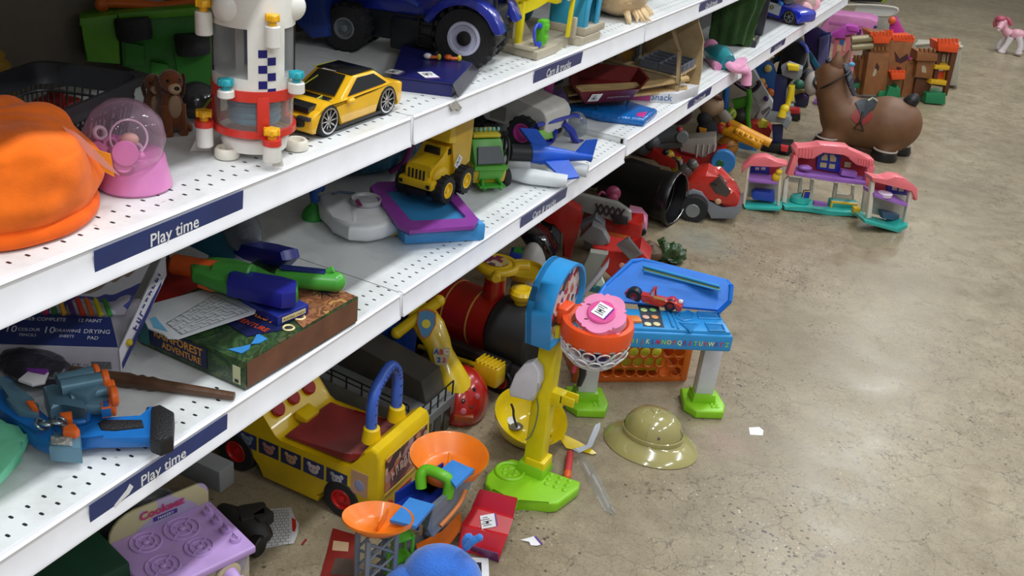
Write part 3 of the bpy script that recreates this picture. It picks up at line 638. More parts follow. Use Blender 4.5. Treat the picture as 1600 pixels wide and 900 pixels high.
# ---- dark grey basket
P = [(-90, 118), (-20, 92), (235, 112), (0, 214)]
fr = Fr((-.36, 1.0, ZA), 0); T = thing('storage_basket', 'dark grey slotted plastic basket on the top shelf by the beehive', 'basket', fr)
hz = .108; bm_ = plastic('2e3136', .35)
c1 = [fr.ph(a, c_, hz) for a, c_ in ((62, 92), (234, 116), (-40, 232), (-200, 180))]
cen = sum(c1, Ve((0, 0, 0)))/4
def ringpts(s, z, n=6):
    q = [Ve((cen.x+(p_.x-cen.x)*s, cen.y+(p_.y-cen.y)*s, z)) for p_ in c1]; out = []
    for i in range(4):
        A, B_, C_ = q[i-1], q[i], q[(i+1) % 4]; a = B_+(A-B_).normalized()*.03; c_ = B_+(C_-B_).normalized()*.03
        for j in range(n+1): t = j/n; out.append(a*(1-t)**2+B_*2*t*(1-t)+c_*t*t)
    return out
b = M(); b.grid([ringpts(1.0, hz-.012), ringpts(1.0, hz), ringpts(.94, hz), ringpts(.93, hz-.012), ringpts(.9, hz-.03), ringpts(.91, hz-.03), ringpts(.94, hz-.014), ringpts(1.0, hz-.012)], closed=True); b.build('rim', bm_, T)
b = M(); lo, hi = ringpts(.8, .006), ringpts(.92, hz-.028); N_ = len(lo)
L_ = 0
for i in range(N_):
    A, B_ = hi[i], hi[(i+1) % N_]; a2, b2 = lo[i], lo[(i+1) % N_]; k = max(1, int((B_-A).length/.011))
    for j in range(k): t = j/k; b.tube([A*(1-t)+B_*t, a2*(1-t)+b2*t], .0014, n=5)
for z, s_ in ((.04, .835), (.07, .865)): b.tube(ringpts(s_, z), .002, n=6, closed=True)
b.grid([ringpts(.8, .004), ringpts(.80, .008), ringpts(.4, .008), ringpts(.01, .008)], closed=True); b.build('slotted_side', bm_, T)
# things inside the basket
fr2 = Fr((fr.p.x-.02, fr.p.y-.1, ZA+.009), 20)
for i, (col, dx, dy, lb) in enumerate((('8a1c16', .05, .14, 'dark red toy block lying inside the grey basket near its corner'), ('1c2c7a', .06, .05, 'dark blue toy block inside the grey basket'))):
    f3 = Fr((fr2.p.x+dx, fr2.p.y+dy, ZA+.009), 15+40*i); q = M(); q.box((0, 0, .02), (.06, .05, .04), .008); q.cyl((0, 0, .04), (0, 0, .05), .012); tag(q.build('toy_block', plastic(col)), lb, 'toy block', f3, 'toy blocks inside the grey basket')
# ---- pink globe toy
fr = fz(212, 290, ZA); T = thing('dome_toy', 'pink toy with clear dome full of pink pieces on a round base', 'dome toy', fr)
Pk = plastic('d884bc', .3, coat=.3); tilt = rot((0, 0, 0), 0, 0, 0)
b = M(); b.lathe([(.0, .0), (.046, .0), (.0495, .004), (.048, .012), (.043, .035), (.041, .046), (.037, .050), (0, .052)], n=40); b.build('base', Pk, T)
Td = rot((.0, -.022, .038), -20, 10, 0); b = M(); b.lathe([(.03, -.008), (.046, .006), (.053, .03), (.05, .055), (.038, .075), (.02, .086), (0, .09)], n=40, T=Td); b.torus(Td @ Ve((0, 0, .03)), .0535, .0008, d=(1, .3, .1)); b.build('dome', clear('e6c8dc', .07, .04), T)
b = M(); random.seed(3)
for i in range(22):
    a = random.uniform(0, 2*PI); r = random.uniform(0, .034); c_ = random.choice(['b23c90', 'd870b8', 'f0e8ee', 'c04898', 'e8a0cc']); z = random.uniform(.006, .026)
    if i % 4 == 0: b.torus(Td @ Ve((r*math.cos(a), r*math.sin(a), z)), .008, .003, d=(1, random.random(), .5), m=plastic(c_), n=14, k=6)
    else: b.ell(Td @ Ve((r*math.cos(a), r*math.sin(a), z)), (.009, .006, .006), plastic(c_), n=10, k=6)
b.ell(Td @ Ve((.012, .004, .042)), (.008, .012, .009), plastic('e8c8a8')); b.torus(Td @ Ve((.004, .004, .04)), .024, .0015, d=(1, .2, .2), m=plastic('f4e8f0'), n=24, k=6); b.build('loose_piece', plastic('c04898'), T)
b = M(); b.cyl(fr.pv(196, 240, .041), fr.pv(196, 240, .046), .017, n=28, bev=.001); b.cyl(fr.pv(193, 256, .041), fr.pv(193, 256, .0465), .012, n=24, bev=.001); b.cyl(fr.pv(152, 236, .03), fr.pv(152, 236, .034), .012, n=24); b.build('round_plaque', plastic('e08cc0', .35), T)
# ---- orange fabric hat
fr = Fr((-.142, .762, ZA), -45); T = thing('fabric_hat', 'crumpled bright orange fabric hat with a wide rolled rim', 'hat', fr)
random.seed(5); rows = []; n = 72; hh = .128
def hr(t, a):
    rr = .124*(1-.22*t**1.5) if t < .93 else .124*(.78)*(1-((t-.93)/.07)**2*.0)
    return rr
from mathutils import noise as NZ
K = 26
for i in range(K+1):
    t = i/K
    if t < .6: u = t/.6; r0 = .124+.016*math.sin(u*PI)-.006*u; z = .016+u*(hh-.045)
    else: u = (t-.6)/.4; r0 = .118*math.cos(u*PI/2)**.6; z = hh-.029+.029*math.sin(u*PI/2)
    row = []
    for j in range(n):
        a = 2*PI*j/n; c_, s_ = math.cos(a), math.sin(a)
        q = NZ.noise(Ve((c_*1.6, s_*1.6, z*14)))*1.0+NZ.noise(Ve((c_*3+4, s_*3, z*26)))*.5
        fold = math.sin(a*3+z*45+1.2*NZ.noise(Ve((c_, s_, z*20))))
        amp = .021*min(1, t*3)*(1-.3*t)
        r = r0+amp*q+.006*fold*min(1, t*3)*(1 if t < .8 else .4)
        if t > .6: dz = .009*NZ.noise(Ve((r*c_*22, r*s_*22, 1)))-.006*math.exp(-((c_*r-.02)**2+(s_*r+.01)**2)/.0012)
        else: dz = 0
        row.append((r*c_, r*s_, z+dz+.004*q*(t > .5)))
    rows.append(row)
b = M(); b.grid(rows, closed=True); b.build('crown', fabric('f0701a', .12, 420, .1), T, sub=1, sharp=180)
b = M(); rr = []
for i in range(13):
    a = -PI*.75+i*PI*1.5/12; rr.append((.126+.009*math.cos(a), .012+.011*math.sin(a)))
rows = [[((r+.003*NZ.noise(Ve((math.cos(2*PI*j/n)*3, math.sin(2*PI*j/n)*3, 0))))*math.cos(2*PI*j/n), (r)*math.sin(2*PI*j/n), z) for j in range(n)] for r, z in [(.11, .002)]+rr+[(.11, .03)]]
b.grid(rows, closed=True); b.build('rolled_rim', fabric('ee6414', .1, 420, .1), T, sub=1, sharp=180)
# folded clear tag with an orange star
pA = onz(180, 275, ZA+.05); fr = Fr((pA.x, pA.y, ZA+.03), None); T = thing('swing_tag', 'folded clear pink plastic tag with orange insert between hat and dome toy', 'tag', fr)
q = M(); o_ = fr.vs([(97, 196), (125, 212), (160, 245), (187, 274), (165, 262), (140, 243), (115, 222)], .01); q.prism(o_, .01, .0115, ax='x'); q.build('clear_sleeve', clear('f0b8a8', .5), T)
q = M(); q.prism(fr.vs([(145, 232), (173, 240), (179, 276), (163, 268), (150, 248)], .004), .004, .0055, ax='x'); q.build('orange_insert', plastic('f0921c', .5), T)
# ---- fluffy plush and shelf end
fr = Fr((-.09, 2.78, ZA), 20); b = M()
for i in range(K+1):
    pass
b.ell((0, 0, .07), (.09, .16, .075), n=40, k=24)
for v in b.bm.verts: v.co += v.co.normalized()*.012*NZ.noise(v.co*55)
tag(b.build('fluffy_plush', fabric('c4a67c', 1, 90)), 'pale brown fluffy plush toy beyond the toy garage on the top shelf', 'plush toy', fr)
q = M()
for i in range(26):
    a = random.uniform(-1.2, 1.2); x0, y0 = .085*math.cos(a), .15*math.sin(a); q.tube([(x0*.8, y0*.8, .03), (x0*1.1, y0*1.05, .012), (x0*1.25+random.uniform(-.01, .01), y0*1.15, .002)], [.009, .006, .001], n=6)
o = q.build('fringe', fabric('d8bc90', 1, 90)); o.parent = [x for x in C.objects if x.name == 'fluffy_plush'][0]
# ================================================================== lower shelf
# ---- mint scoop at the left edge
fr = Fr(onz(5, 738, ZB), 0)
b = M(); o_ = fr.hs([(-70, 650), (-20, 642), (12, 658), (24, 668), (44, 676), (38, 690), (26, 702), (18, 722), (0, 742), (-40, 760), (-90, 720)], .03)
b.prism(o_, .012, .03, bev=.005); b.prism([(x*.5+o_[0][0]*.5, y*.5+o_[0][1]*.5) for x, y in o_], 0, .02, bev=.003); tag(b.build('plastic_scoop', plastic('74cfa4', .45)), 'mint green plastic toy scoop beside the blue dart blaster', 'toy scoop', fr)
# ---- dart blaster
fr = Fr(onz(110, 712, ZB), 0); T = thing('dart_blaster', 'blue and grey toy dart blaster with orange barrel ends lying on its side', 'toy blaster', fr)
B1 = plastic('1668b4', .3); B2 = plastic('5e8498', .3, metal=.25); Og = plastic('ee6c22', .35); Bk2 = plastic('1a1a1c', .55, bump=.4, bscale=300)
H = lambda pts, z: fr.hs(pts, z)
b = M(); b.prism(H([(-20, 600), (8, 585), (22, 592), (48, 628), (75, 652), (92, 675), (80, 690), (52, 678), (10, 640), (-20, 625)], .04), .012, .04, bev=.006)
b.prism(H([(72, 652), (96, 628), (128, 628), (140, 645), (165, 656), (225, 652), (228, 634), (240, 632), (246, 680), (235, 683), (160, 684), (135, 680), (110, 680), (90, 685), (80, 676)], .034), .014, .034, bev=.007)
b.torus((*fr.h(110, 645, .04), .038), .022, .005, sx=1.25, sy=.8); b.build('body', B1, T)
b = M(); b.prism(H([(-20, 580), (20, 592), (40, 612), (48, 626), (60, 628), (60, 645), (30, 642), (8, 622), (8, 600), (-20, 598)], .05), .01, .05, bev=.005)
b.prism(H([(66, 602), (84, 597), (112, 606), (132, 615), (135, 640), (120, 632), (98, 628), (78, 640)], .06), .02, .06, bev=.006)
b.prism(H([(76, 674), (126, 676), (127, 700), (76, 696)], .04), .012, .04, bev=.004); b.build('grey_shell', B2, T)
b = M(); A = fr.ph(95, 608, .045)
for (x0, y0, x1, y1, z) in ((90, 598, 148, 584, .055), (95, 606, 160, 594, .068), (110, 622, 168, 610, .055), (118, 636, 172, 634, .045)):
    b.cyl(fr.ph(x0, y0, z), fr.ph(x1, y1, z), .013, n=18)
b.box(fr.ph(140, 628, .04), (.03, .05, .06), .004, rz=15); o = b.build('barrel', B2, T)
b = M()
for (x0, y0, x1, y1, z) in ((146, 585, 155, 583, .055), (159, 594, 170, 592, .068), (167, 610, 180, 608, .055), (171, 634, 182, 633, .045), (172, 620, 184, 618, .062)):
    b.cyl(fr.ph(x0, y0, z), fr.ph(x1, y1, z), .0155, n=18, bev=.002)
b.build('muzzle_ring', Og, T)
b = M(); b.prism(H([(92, 644), (112, 641), (113, 653), (96, 654)], .055), .03, .055, bev=.003); b.prism(H([(96, 662), (118, 660), (124, 668), (118, 674), (98, 672)], .052), .03, .052, bev=.004); b.prism(H([(40, 625), (52, 625), (60, 638), (50, 636)], .056), .04, .056, bev=.002); b.prism(H([(158, 625), (172, 624), (173, 636), (158, 638)], .058), .04, .058, m=B1, bev=.002); b.build('trigger', Og, T)
b = M(); b.prism(H([(153, 660), (160, 655), (222, 655), (225, 666), (180, 671), (158, 670)], .037), .03, .0375, bev=.003); b.prism(H([(236, 634), (250, 630), (272, 642), (270, 680), (250, 688), (234, 682)], .042), .012, .042, bev=.005); b.build('grip', Bk2, T)
b = M(); b.prism(H([(79, 681), (113, 683), (113, 696), (79, 693)], .0415), .04, .0415); b.build('worn_label', printed(['b8b8ac', '8a9090', '6a7a80'], 90, .6, 'noise'), T)
b = M()
for k in range(5): b.torus(fr.ph(64+k*8, 663-k*1.2, .056+.002*(k % 2)), .0085, .0022, d=(random.uniform(-1, 1), .5, .8), n=18, k=6)
b.build('ring_chain', metal('9aa6ac', .3), T)
# wrapped bag behind the blaster
fr = Fr(onz(60, 610, ZB), 0); b = M(); b.ell((-.03, .02, .022), (.07, .04, .022), n=26, k=16)
for v in b.bm.verts: v.co += v.co.normalized()*.008*NZ.noise(v.co*60)
T = thing('sweet_packet', 'crinkled dark packet with white and purple top behind the dart blaster', 'packet', fr); b.build('wrapper', plastic('2c2a33', .3, bump=.8, bscale=90), T)
q = M(); z_ = .062; q.prism(H(fr_ := [(28, 592), (75, 580), (72, 596), (50, 600)], .05) if 0 else fr.hs([(28, 592), (45, 578), (76, 580), (70, 596), (50, 600)], .062), .056, .062, bev=.002); q.build('white_label', plastic('d8d4d8', .4), T); q = M(); q.prism(fr.hs([(40, 576), (76, 578), (70, 584), (48, 580)], .064), .058, .066, bev=.001); q.build('purple_tab', plastic('6a2a88'), T)
# ---- white art box with picture, and its standing lid
fr = Fr(onz(187, 582, ZB), 0); T = thing('art_set_box', 'white and navy cardboard art set box with open raised lid on lower shelf', 'box', fr)
a0 = fr.ph(187, 582, 0); aL = fr.ph(-160, 573, 0); d1 = (aL-a0).normalized(); d2 = Ve((d1.y, -d1.x, 0)); d2 = -d2 if d2.y < 0 else d2
hB = fr.v(187, 530, 0)[1]; zt = .045; Lx = .26; Wy = .17
wcard = plastic('c9c5d0', .55); b = M()
def Q(u, v, z): return a0+d1*u+d2*v+Ve((0, 0, z))
b.add([Q(0, 0, .0), Q(Lx, 0, .0), Q(Lx, Wy, .0), Q(0, Wy, .0), Q(0, 0, zt), Q(Lx, 0, zt), Q(Lx, Wy, zt), Q(0, Wy, zt)], [(0, 1, 2, 3), (7, 6, 5, 4), (0, 4, 5, 1), (1, 5, 6, 2), (2, 6, 7, 3), (3, 7, 4, 0)]); o = b.build('tray', wcard, T)
def onf(u0, u1, z0, z1, mat, name=None, dd=.0008):   # patch on the front side
    q = M(); q.sheet([Q(u0, -dd, z0), Q(u1, -dd, z0), Q(u1, -dd, z1), Q(u0, -dd, z1)], .0004); return q
b = M()
def side(s_, u, z, sz, w=1):
    X = (-d1); Yv = Ve((0, 0, 1)); Zv = -d2; R3 = Mx((X, Yv, Zv)).transposed().to_4x4(); R3.translation = Q(u, -.0012, z); b.text(s_, sz, R3, INK, 0, w=w)
side('CE', .065, .012, .009, 1.3); side('0-3', .05, .013, .006)
for k in range(14): b.sheet([Q(.012+k*.0022, -.0012, .006), Q(.012+k*.0022+.001, -.0012, .006), Q(.012+k*.0022+.001, -.0012, .02), Q(.012+k*.0022, -.0012, .02)], .0003, INK)
for k in range(9): b.sheet([Q(.09+.028*k, -.0012, .008+.002*(k % 2)), Q(.11+.028*k, -.0012, .008), Q(.11+.028*k, -.0012, .010), Q(.09+.028*k, -.0012, .010)], .0003, plastic('8a8690', .6)); b.sheet([Q(.09+.028*k, -.0012, .015), Q(.106+.028*k, -.0012, .015), Q(.106+.028*k, -.0012, .028), Q(.09+.028*k, -.0012, .028)], .0003, plastic('aaa6b0', .6))
b.torus(Q(.085, -.0012, .014), .005, .0006, d=-d2, m=INK, n=16, k=4); b.build('printing', INK, o)
# sloping navy panel on the front of the box top and the raised picture lid
b = M(); P0, P1, P2, P3 = Q(0, .002, zt+.001), Q(Lx, .002, zt+.001), Q(Lx, .06, zt+.028), Q(0.02, .05, zt+.028)
b.sheet([P0, P1, P2, P3], .0015); o2 = b.build('inner_flap', plastic('1c2a66', .45), T)
X = (P0-P1).normalized(); Yv = (P3-P0); Yv = (Yv-X*Yv.dot(X)).normalized(); Zv = X.cross(Yv)
def onflap(u, v, s_, sz, q, w=1):
    R3 = Mx((X, Yv, Zv)).transposed().to_4x4(); R3.translation = P0+(P1-P0).normalized()*u+Yv*v+Zv*.002; q.text(s_, sz, R3, plastic('d8d8e4', .5), 0, w=w)
q = M()
onflap(.155, .046, 'INCLUDES:', .0085, q, 1.1); onflap(.112, .046, '1 COMPLETE', .009, q); onflap(.05, .046, '12 PAINT', .009, q)
onflap(.165, .026, '10', .017, q, 1.1); onflap(.138, .026, 'COLOUR', .008, q); onflap(.108, .026, '10', .017, q, 1.1); onflap(.08, .026, 'DRAWING', .008, q); onflap(.04, .026, '1 DRYING', .011, q)
onflap(.138, .016, 'PENCILS', .007, q); onflap(.08, .016, 'SHEETS', .007, q); onflap(.04, .014, 'PAD', .009, q); q.build('lettering', WH, o2)
# crayons picture band
b = M(); cr = ['3a8a3a', 'c8c020', 'd06a28', 'c83a20', '4a2a6a', 'd8a030', '2a6a3a', 'c03060']
for k in range(8):
    u = .02+k*.014; c0 = Q(u, .05, zt+.03); c1 = Q(u+.012, .07, zt+.046); b.tube([c0, c1, c1+(c1-c0)*.3], [.0042, .0042, .001], plastic(cr[k]), n=8)
b.build('crayon', plastic('c83a20'), T)
b = M(); lidp = [fr.pv(a, c_, .0) for a, c_ in ((0, 0),)] if 0 else None
e0, e1 = Q(.0, .055, zt+.03), Q(Lx, .06, zt+.028); top0 = onz(244, 392, ZB+.16)-fr.p; top1 = top0+d1*Lx
b.sheet([e0, e1, top1, top0], .003)
o3 = b.build('picture_lid', printed(['b9b8c4', '9c97a4', '3a3f88', 'c8c7d0', '8c7a6a', 'a8a6b4'], 7, .5, 'noise', 2), T)
# lid side edge with the product name running up it
b = M(); s0 = onz(187, 582, ZB)-fr.p; pts = [fr.pv(a, c_, .0) for a, c_ in ((183, 545), (189, 582), (259, 432), (257, 393), (240, 392))]
E0 = Q(0, 0, 0); E1 = onz(258, 430, ZB+.125)-fr.p; E2 = onz(256, 392, ZB+.155)-fr.p; E3 = Q(0, 0, .042)
b.sheet([E0, E1, E2, E3], .004); o4 = b.build('lid_edge', plastic('d4d2da', .5), T)
nn = (E1-E0).cross(E3-E0).normalized(); nn = nn if nn.dot(ray(220, 480)) < 0 else -nn
def on4(u, v): A = E0*(1-u)+E1*u; B_ = E3*(1-u)+E2*u; return A*(1-v)+B_*v+nn*.0048
q = M(); q.sheet([on4(.02, .1), on4(.98, .1), on4(.98, .38), on4(.02, .38)], .0004, plastic('232a72', .5))
X = (on4(.9, .6)-on4(.1, .6)).normalized(); Yv = nn.cross(X); R3 = Mx((X, Yv, nn)).transposed().to_4x4(); R3.translation = on4(.58, .66); marks(q, 9, .11, .013, R3, plastic('2a3380', .5)); q.ell(on4(.17, .6), (.006, .006, .006), plastic('c8b020', .5)); q.build('lettering', plastic('2a3380'), o4)
# ---- brown stick
fr = Fr(onz(366, 622, ZB), 0); A = fr.ph(366, 619, .008); B_ = fr.ph(170, 590, .011); b = M()
ps = [A+(B_-A)*t for t in (0, .3, .5, .6, .66, .7, .74, .78, .84, 1, 1.4)]
b.tube(ps, [.0065, .008, .009, .0095, .012, .010, .0125, .010, .0125, .011, .010], n=14); b.cyl(A+(A-B_).normalized()*.0002, A-(A-B_).normalized()*.002, .0045, m=plastic('2a1c14'))
tag(b.build('toy_wand', plastic('5a3d28', .45, var=.2, bump=.5, bscale=40)), 'brown turned wooden-look toy wand lying along the lower shelf', 'toy wand', fr)
# ---- rainforest game box
fr = Fr(onz(383, 612, ZB), 0); T = thing('board_game_box', 'rainforest board game box with brown side and green lid artwork', 'board game', fr)
hb = .055; g0 = onz(558, 458, ZB+hb)-fr.p; c0 = onz(384, 560, ZB+hb)-fr.p if 0 else Ve((0, 0, 0)); g0.z = 0
eR = fr.ph(558, 505, 0); eL = fr.ph(212, 545, 0); u_ = eR.normalized(); LR = eR.length; v_ = Ve((-u_.y, u_.x, 0)); LL = abs(eL.dot(v_))*1.0; v_ = v_ if eL.dot(v_) > 0 else -v_
LL = .235
b = M(); W_ = [Ve((0, 0, 0)), u_*LR, u_*LR+v_*LL, v_*LL]
def gb(z0, z1, g): 
    c_ = (W_[0]+W_[2])/2; q = [c_+(p_-c_)*g for p_ in W_]; return [(p_.x, p_.y) for p_ in q], z0, z1
p_, z0_, z1_ = gb(0, hb-.012, .985); b.prism(p_, z0_, z1_, bev=.001); b.build('box_base', plastic('3a4434', .5), T)
lm_ = M(); p_, z0_, z1_ = gb(.004, hb, 1.0); lm_.prism(p_, z0_, z1_, bev=.001)
lid = lm_.build('lid', printed(['24381f', '2e4728', '3a5630', '27402a', '44592f', '2c3c22', '52583a'], 16, .3, 'noise', 1), T)
def LT(u, v, z=.0012): return u_*u+v_*v+Ve((0, 0, hb+z))
X = -v_; Yv = u_
def lt(q, s_, u, v, sz, mat, rz=0, w=1, z=.002):
    R3 = Mx((X, Yv, Ve((0, 0, 1)))).transposed().to_4x4(); R3.translation = LT(u, v, z+.002); q.text(s_, sz, R3 @ Mx.Rotation(math.radians(rz), 4, 'Z'), mat, 0, w=w, bold=.02)
# brown long side printed panel
b = M(); nS = -v_; b.sheet([u_*.004+nS*.0008+Ve((0, 0, .006)), u_*(LR-.004)+nS*.0008+Ve((0, 0, .006)), u_*(LR-.004)+nS*.0008+Ve((0, 0, hb-.003)), u_*.004+nS*.0008+Ve((0, 0, hb-.003))], .0005); b.build('side_panel', plastic('6e4632', .5, var=.15), T)
b = M(); r = [LT(.14, .0), LT(LR-.003, .002), LT(LR-.003, .14), LT(.20, .13)]; b.sheet(r, .0006); b.build('brown_corner_art', printed(['8a5a40', '7a4c34', 'a06a48', '6a4030', 'b88a50'], 30, .3, 'noise'), T)
b = M(); Yg = plastic('e8a430', .4); Nb = plastic('1c2250', .4)
b.sheet([LT(.06, .05), LT(.115, .02), LT(.17, .10), LT(.11, .15), LT(.085, .17)], .0008, Nb)
lt(b, 'FOREST', .125, .085, .03, plastic('d87a28', .4), 0, .8); lt(b, 'ADVENTURE', .092, .078, .017, plastic('c8481c', .4), 0, .9); lt(b, "WORLD'S", .155, .09, .016, Yg)
# spider and eyes on the lid
for k in range(8): a = k*PI/4+.3; c_ = LT(.265, .055, .002); b.tube([c_, c_+Ve((.013*math.cos(a), .013*math.sin(a), .001)), c_+Ve((.026*math.cos(a+.2), .026*math.sin(a+.2), 0))], .0012, INK, n=5)
b.ell(LT(.265, .055, .002), (.009, .006, .002), INK, n=12, k=6)
for (u, v) in ((.165, .028), (.125, .018)): b.torus(LT(u, v, .0016), .009, .002, m=plastic('e8d8a0'), n=18, k=4); b.ell(LT(u, v, .0018), (.005, .005, .0012), INK, n=12, k=6)
# blue butterfly
for s_ in (-1, 1): b.prism([(LT(.045+.016*s_, .035).x, LT(.045+.016*s_, .035).y), (LT(.045+.034*s_, .045).x, LT(.045+.034*s_, .045).y), (LT(.045+.03*s_, .02).x, LT(.045+.03*s_, .02).y), (LT(.045+.012*s_, .02).x, LT(.045+.012*s_, .02).y), (LT(.045, .028).x, LT(.045, .028).y)], hb+.001, hb+.002, plastic('3a8ad0', .4))
b.build('lid_lettering', Yg, lid)
# short front side with name panel
b = M(); nF = -u_; X2 = -v_
def FS(v, z, d=.001): return v_*v+nF*d+Ve((0, 0, z))
b.sheet([FS(.205, .012), FS(.08, .012), FS(.08, .05), FS(.205, .05)], .0006, Nb); b.sheet([FS(.232, .008), FS(.208, .008), FS(.208, .05), FS(.232, .05)], .0006, plastic('3a7a78', .5)); b.sheet([FS(.024, .01), FS(.008, .01), FS(.008, .042), FS(.024, .042)], .0006, plastic('c8cca0', .5)); b.sheet([FS(.02, .012, .0018), FS(.012, .012, .0018), FS(.012, .018, .0018), FS(.02, .018, .0018)], .0004, INK); b.build('name_panel', Nb, T)
b = M()
for s_, v, z, sz in (('RAINFOREST', .142, .038, .0205), ('ADVENTURE', .135, .021, .0165)):
    R3 = Mx((X2, Ve((0, 0, 1)), nF)).transposed().to_4x4(); R3.translation = FS(v, z, .0022); b.text(s_, sz, R3, Yg, 0, bold=.02, w=.92)
b.build('side_lettering', Yg, T)
# ---- maze cards, playing cards, blaster on top of the game
zt = ZB+hb+.002
fr = Fr(onz(300, 500, zt+.006), 0); T = thing('maze_card', 'white rounded card printed with a maze on the board game box', 'activity card', fr, 'maze cards')
b = M(); o_ = fr.hs([(227, 487), (238, 476), (330, 451), (340, 451), (400, 486), (398, 491), (278, 531), (262, 530), (256, 524), (232, 515), (226, 503)], 0)
b.prism(o_, 0, .0025, bev=.0006); cardo = b.build('card', plastic('d4d8dc', .4), T)
b = M(); random.seed(11); c_ = [Ve((*p_, 0)) for p_ in fr.hs([(262, 505), (335, 463), (386, 487), (285, 522)], .0025)]
def cardpt(u, v): return (c_[0]*(1-u)+c_[1]*u)*(1-v)+(c_[3]*(1-u)+c_[2]*u)*v+Ve((0, 0, .003))
def seg(q, a, b_, w, m):
    t = (b_-a); n_ = Ve((-t.y, t.x, 0)).normalized()*w/2; q.poly([a-n_, b_-n_, b_+n_, a+n_], m)
gx, gy = 14, 9
for i in range(gx):
    for j in range(gy):
        u, v = i/gx, j/gy
        if random.random() < .5: seg(b, cardpt(u, v), cardpt(u+1/gx, v), .0008, INK)
        else: seg(b, cardpt(u, v), cardpt(u, v+1/gy), .0008, INK)
for (p0, p1) in ((cardpt(-.02, -.03), cardpt(1.02, -.03)), (cardpt(1.02, -.03), cardpt(1.02, 1.02)), (cardpt(1.02, 1.02), cardpt(-.02, 1.02)), (cardpt(-.02, 1.02), cardpt(-.02, -.03))): seg(b, p0, p1, .001, INK)
b.prism(fr.hs([(234, 497), (243, 495), (262, 518), (240, 512)], .003), .0026, .0032, plastic('6aaed0', .5)); b.build('maze_print', INK, cardo)
# second maze card behind
fr = Fr(onz(290, 398, ZB+.05), 0); b = M(); b.prism(fr.hs([(258, 388), (283, 379), (326, 400), (322, 414), (270, 410)], 0), -.002, .0015, plastic('c4c8cc', .4))
cc = [Ve((*p_, .0017)) for p_ in fr.hs([(266, 389), (285, 383), (318, 402), (280, 406)], .0017)]
for k in range(6): seg(b, cc[0].lerp(cc[3], k/6), cc[1].lerp(cc[2], k/6).lerp(cc[0].lerp(cc[3], k/6), random.random()*.6), .0008, INK)
tag(b.build('maze_card', plastic('c4c8cc', .4)), 'white maze card at the back, behind the orange nose of the water blaster', 'activity card', fr, 'maze cards')
fr = Fr(onz(310, 390, ZB), 20); q = M(); q.box((.03, .03, .03), (.09, .13, .05), .002, rz=12); tag(q.build('teal_book', plastic('1b6680', .5)), 'teal toy book at the back of the shelf below the navy label', 'book', fr)
fr = Fr(onz(345, 375, ZB), 20); q = M(); q.box((-.05, .03, .07), (.05, .08, .14), .004); tag(q.build('yellow_toy_box', plastic('a88c24', .5)), 'dull yellow box standing behind the blue bubble bottle', 'box', fr)
# red plate
fr = Fr(onz(290, 470, ZB), 0); T = None; b = M(); o_ = fr.hs([(238, 482), (300, 430), (262, 380), (320, 400), (345, 470), (250, 500)], .02); b.prism(fr.hs([(222, 490), (262, 392), (330, 400), (352, 445), (320, 480), (240, 505)], .045), .0, .045, bev=.008)
tag(b.build('red_box', plastic('8e1a16', .4)), 'dark red plastic box wedged between art set box and maze card', 'plastic box', fr)
# playing cards
fr = Fr(onz(440, 507, zt), 0); T = thing('playing_cards', 'small blue box of playing cards on the game box under the water blaster', 'card box', fr)
u0, v0 = fr.ph(434, 510, 0), fr.ph(482, 490, 0); a_ = fr.ph(383, 478, 0); X = (v0-u0).normalized(); Yv = Ve((-X.y, X.x, 0)); wX = (v0-u0).length; dY = .092; hC = .018
if (a_-u0).dot(Yv) < 0: Yv = -Yv
b = M(); b.prism([(p_.x, p_.y) for p_ in (u0, v0, v0+Yv*dY, u0+Yv*dY)], 0, hC, bev=.0008); o = b.build('box', plastic('1f2c86', .35), T)
b = M(); nF = -Yv; q0 = u0+X*wX*.5+nF*.0012+Ve((0, 0, hC*.5)); b.sheet([q0+X*wX*-.38-Ve((0, 0, .004)), q0+X*wX*.38-Ve((0, 0, .004)), q0+X*wX*.38+Ve((0, 0, .005)), q0-X*wX*.38+Ve((0, 0, .005))], .0005, plastic('d8c890', .5))
R3 = Mx((X, Ve((0, 0, 1)), nF)).transposed().to_4x4(); R3.translation = q0+nF*.0012; b.text('PLAYING CARDS', .0062, R3, INK, 0); c_ = u0+X*wX*.5+Yv*dY*.45; b.lathe([(0, hC+.0012), (.017, hC+.0012), (.017, hC)], plastic('c8c8d0', .4), Mx.Translation(Ve((c_.x, c_.y, 0)))); b.build('printing', PAPER, o)
# ---- water blaster
fr = Fr(onz(380, 470, zt), 0); T = thing('water_blaster', 'green and dark blue toy water blaster with orange nose lying on the boxes', 'water blaster', fr)
H = lambda pts, z: fr.hs(pts, z); zh = .05
b = M(); b.prism(H([(295, 407), (330, 402), (345, 400), (372, 406), (400, 412), (418, 428), (465, 436), (466, 455), (440, 458), (352, 442), (330, 434), (300, 424)], zh), .026, zh, bev=.006); b.cyl(fr.ph(335, 425, zh-.01), fr.ph(395, 432, zh-.005), .019, .022, bev=.003); b.build('body', plastic('3f8e38', .35), T)
b = M(); q0, q1 = fr.ph(268, 412, zh-.012), fr.ph(345, 424, zh-.014); b.cyl(q0, q1, .0185, .0175, n=20, bev=.004)
for k in range(9): p_ = q0.lerp(q1, .25+k*.085); b.box(p_+Ve((.014, -.006, .008)), (.004, .006, .008), .001, rz=60)
b.prism(H([(312, 428), (334, 432), (338, 440), (330, 441), (308, 434)], zh-.01), zh-.03, zh-.006, bev=.003); b.build('nose', plastic('dc5a18', .4), T)
b = M(); b.prism(H([(357, 424), (372, 419), (440, 432), (464, 437), (462, 455), (440, 458), (354, 438)], zh+.008), .026, zh+.008, bev=.005); b.build('magazine', plastic('1a1e86', .35), T)
b = M(); q0, q1 = fr.ph(432, 432, .022), fr.ph(525, 440, .024)
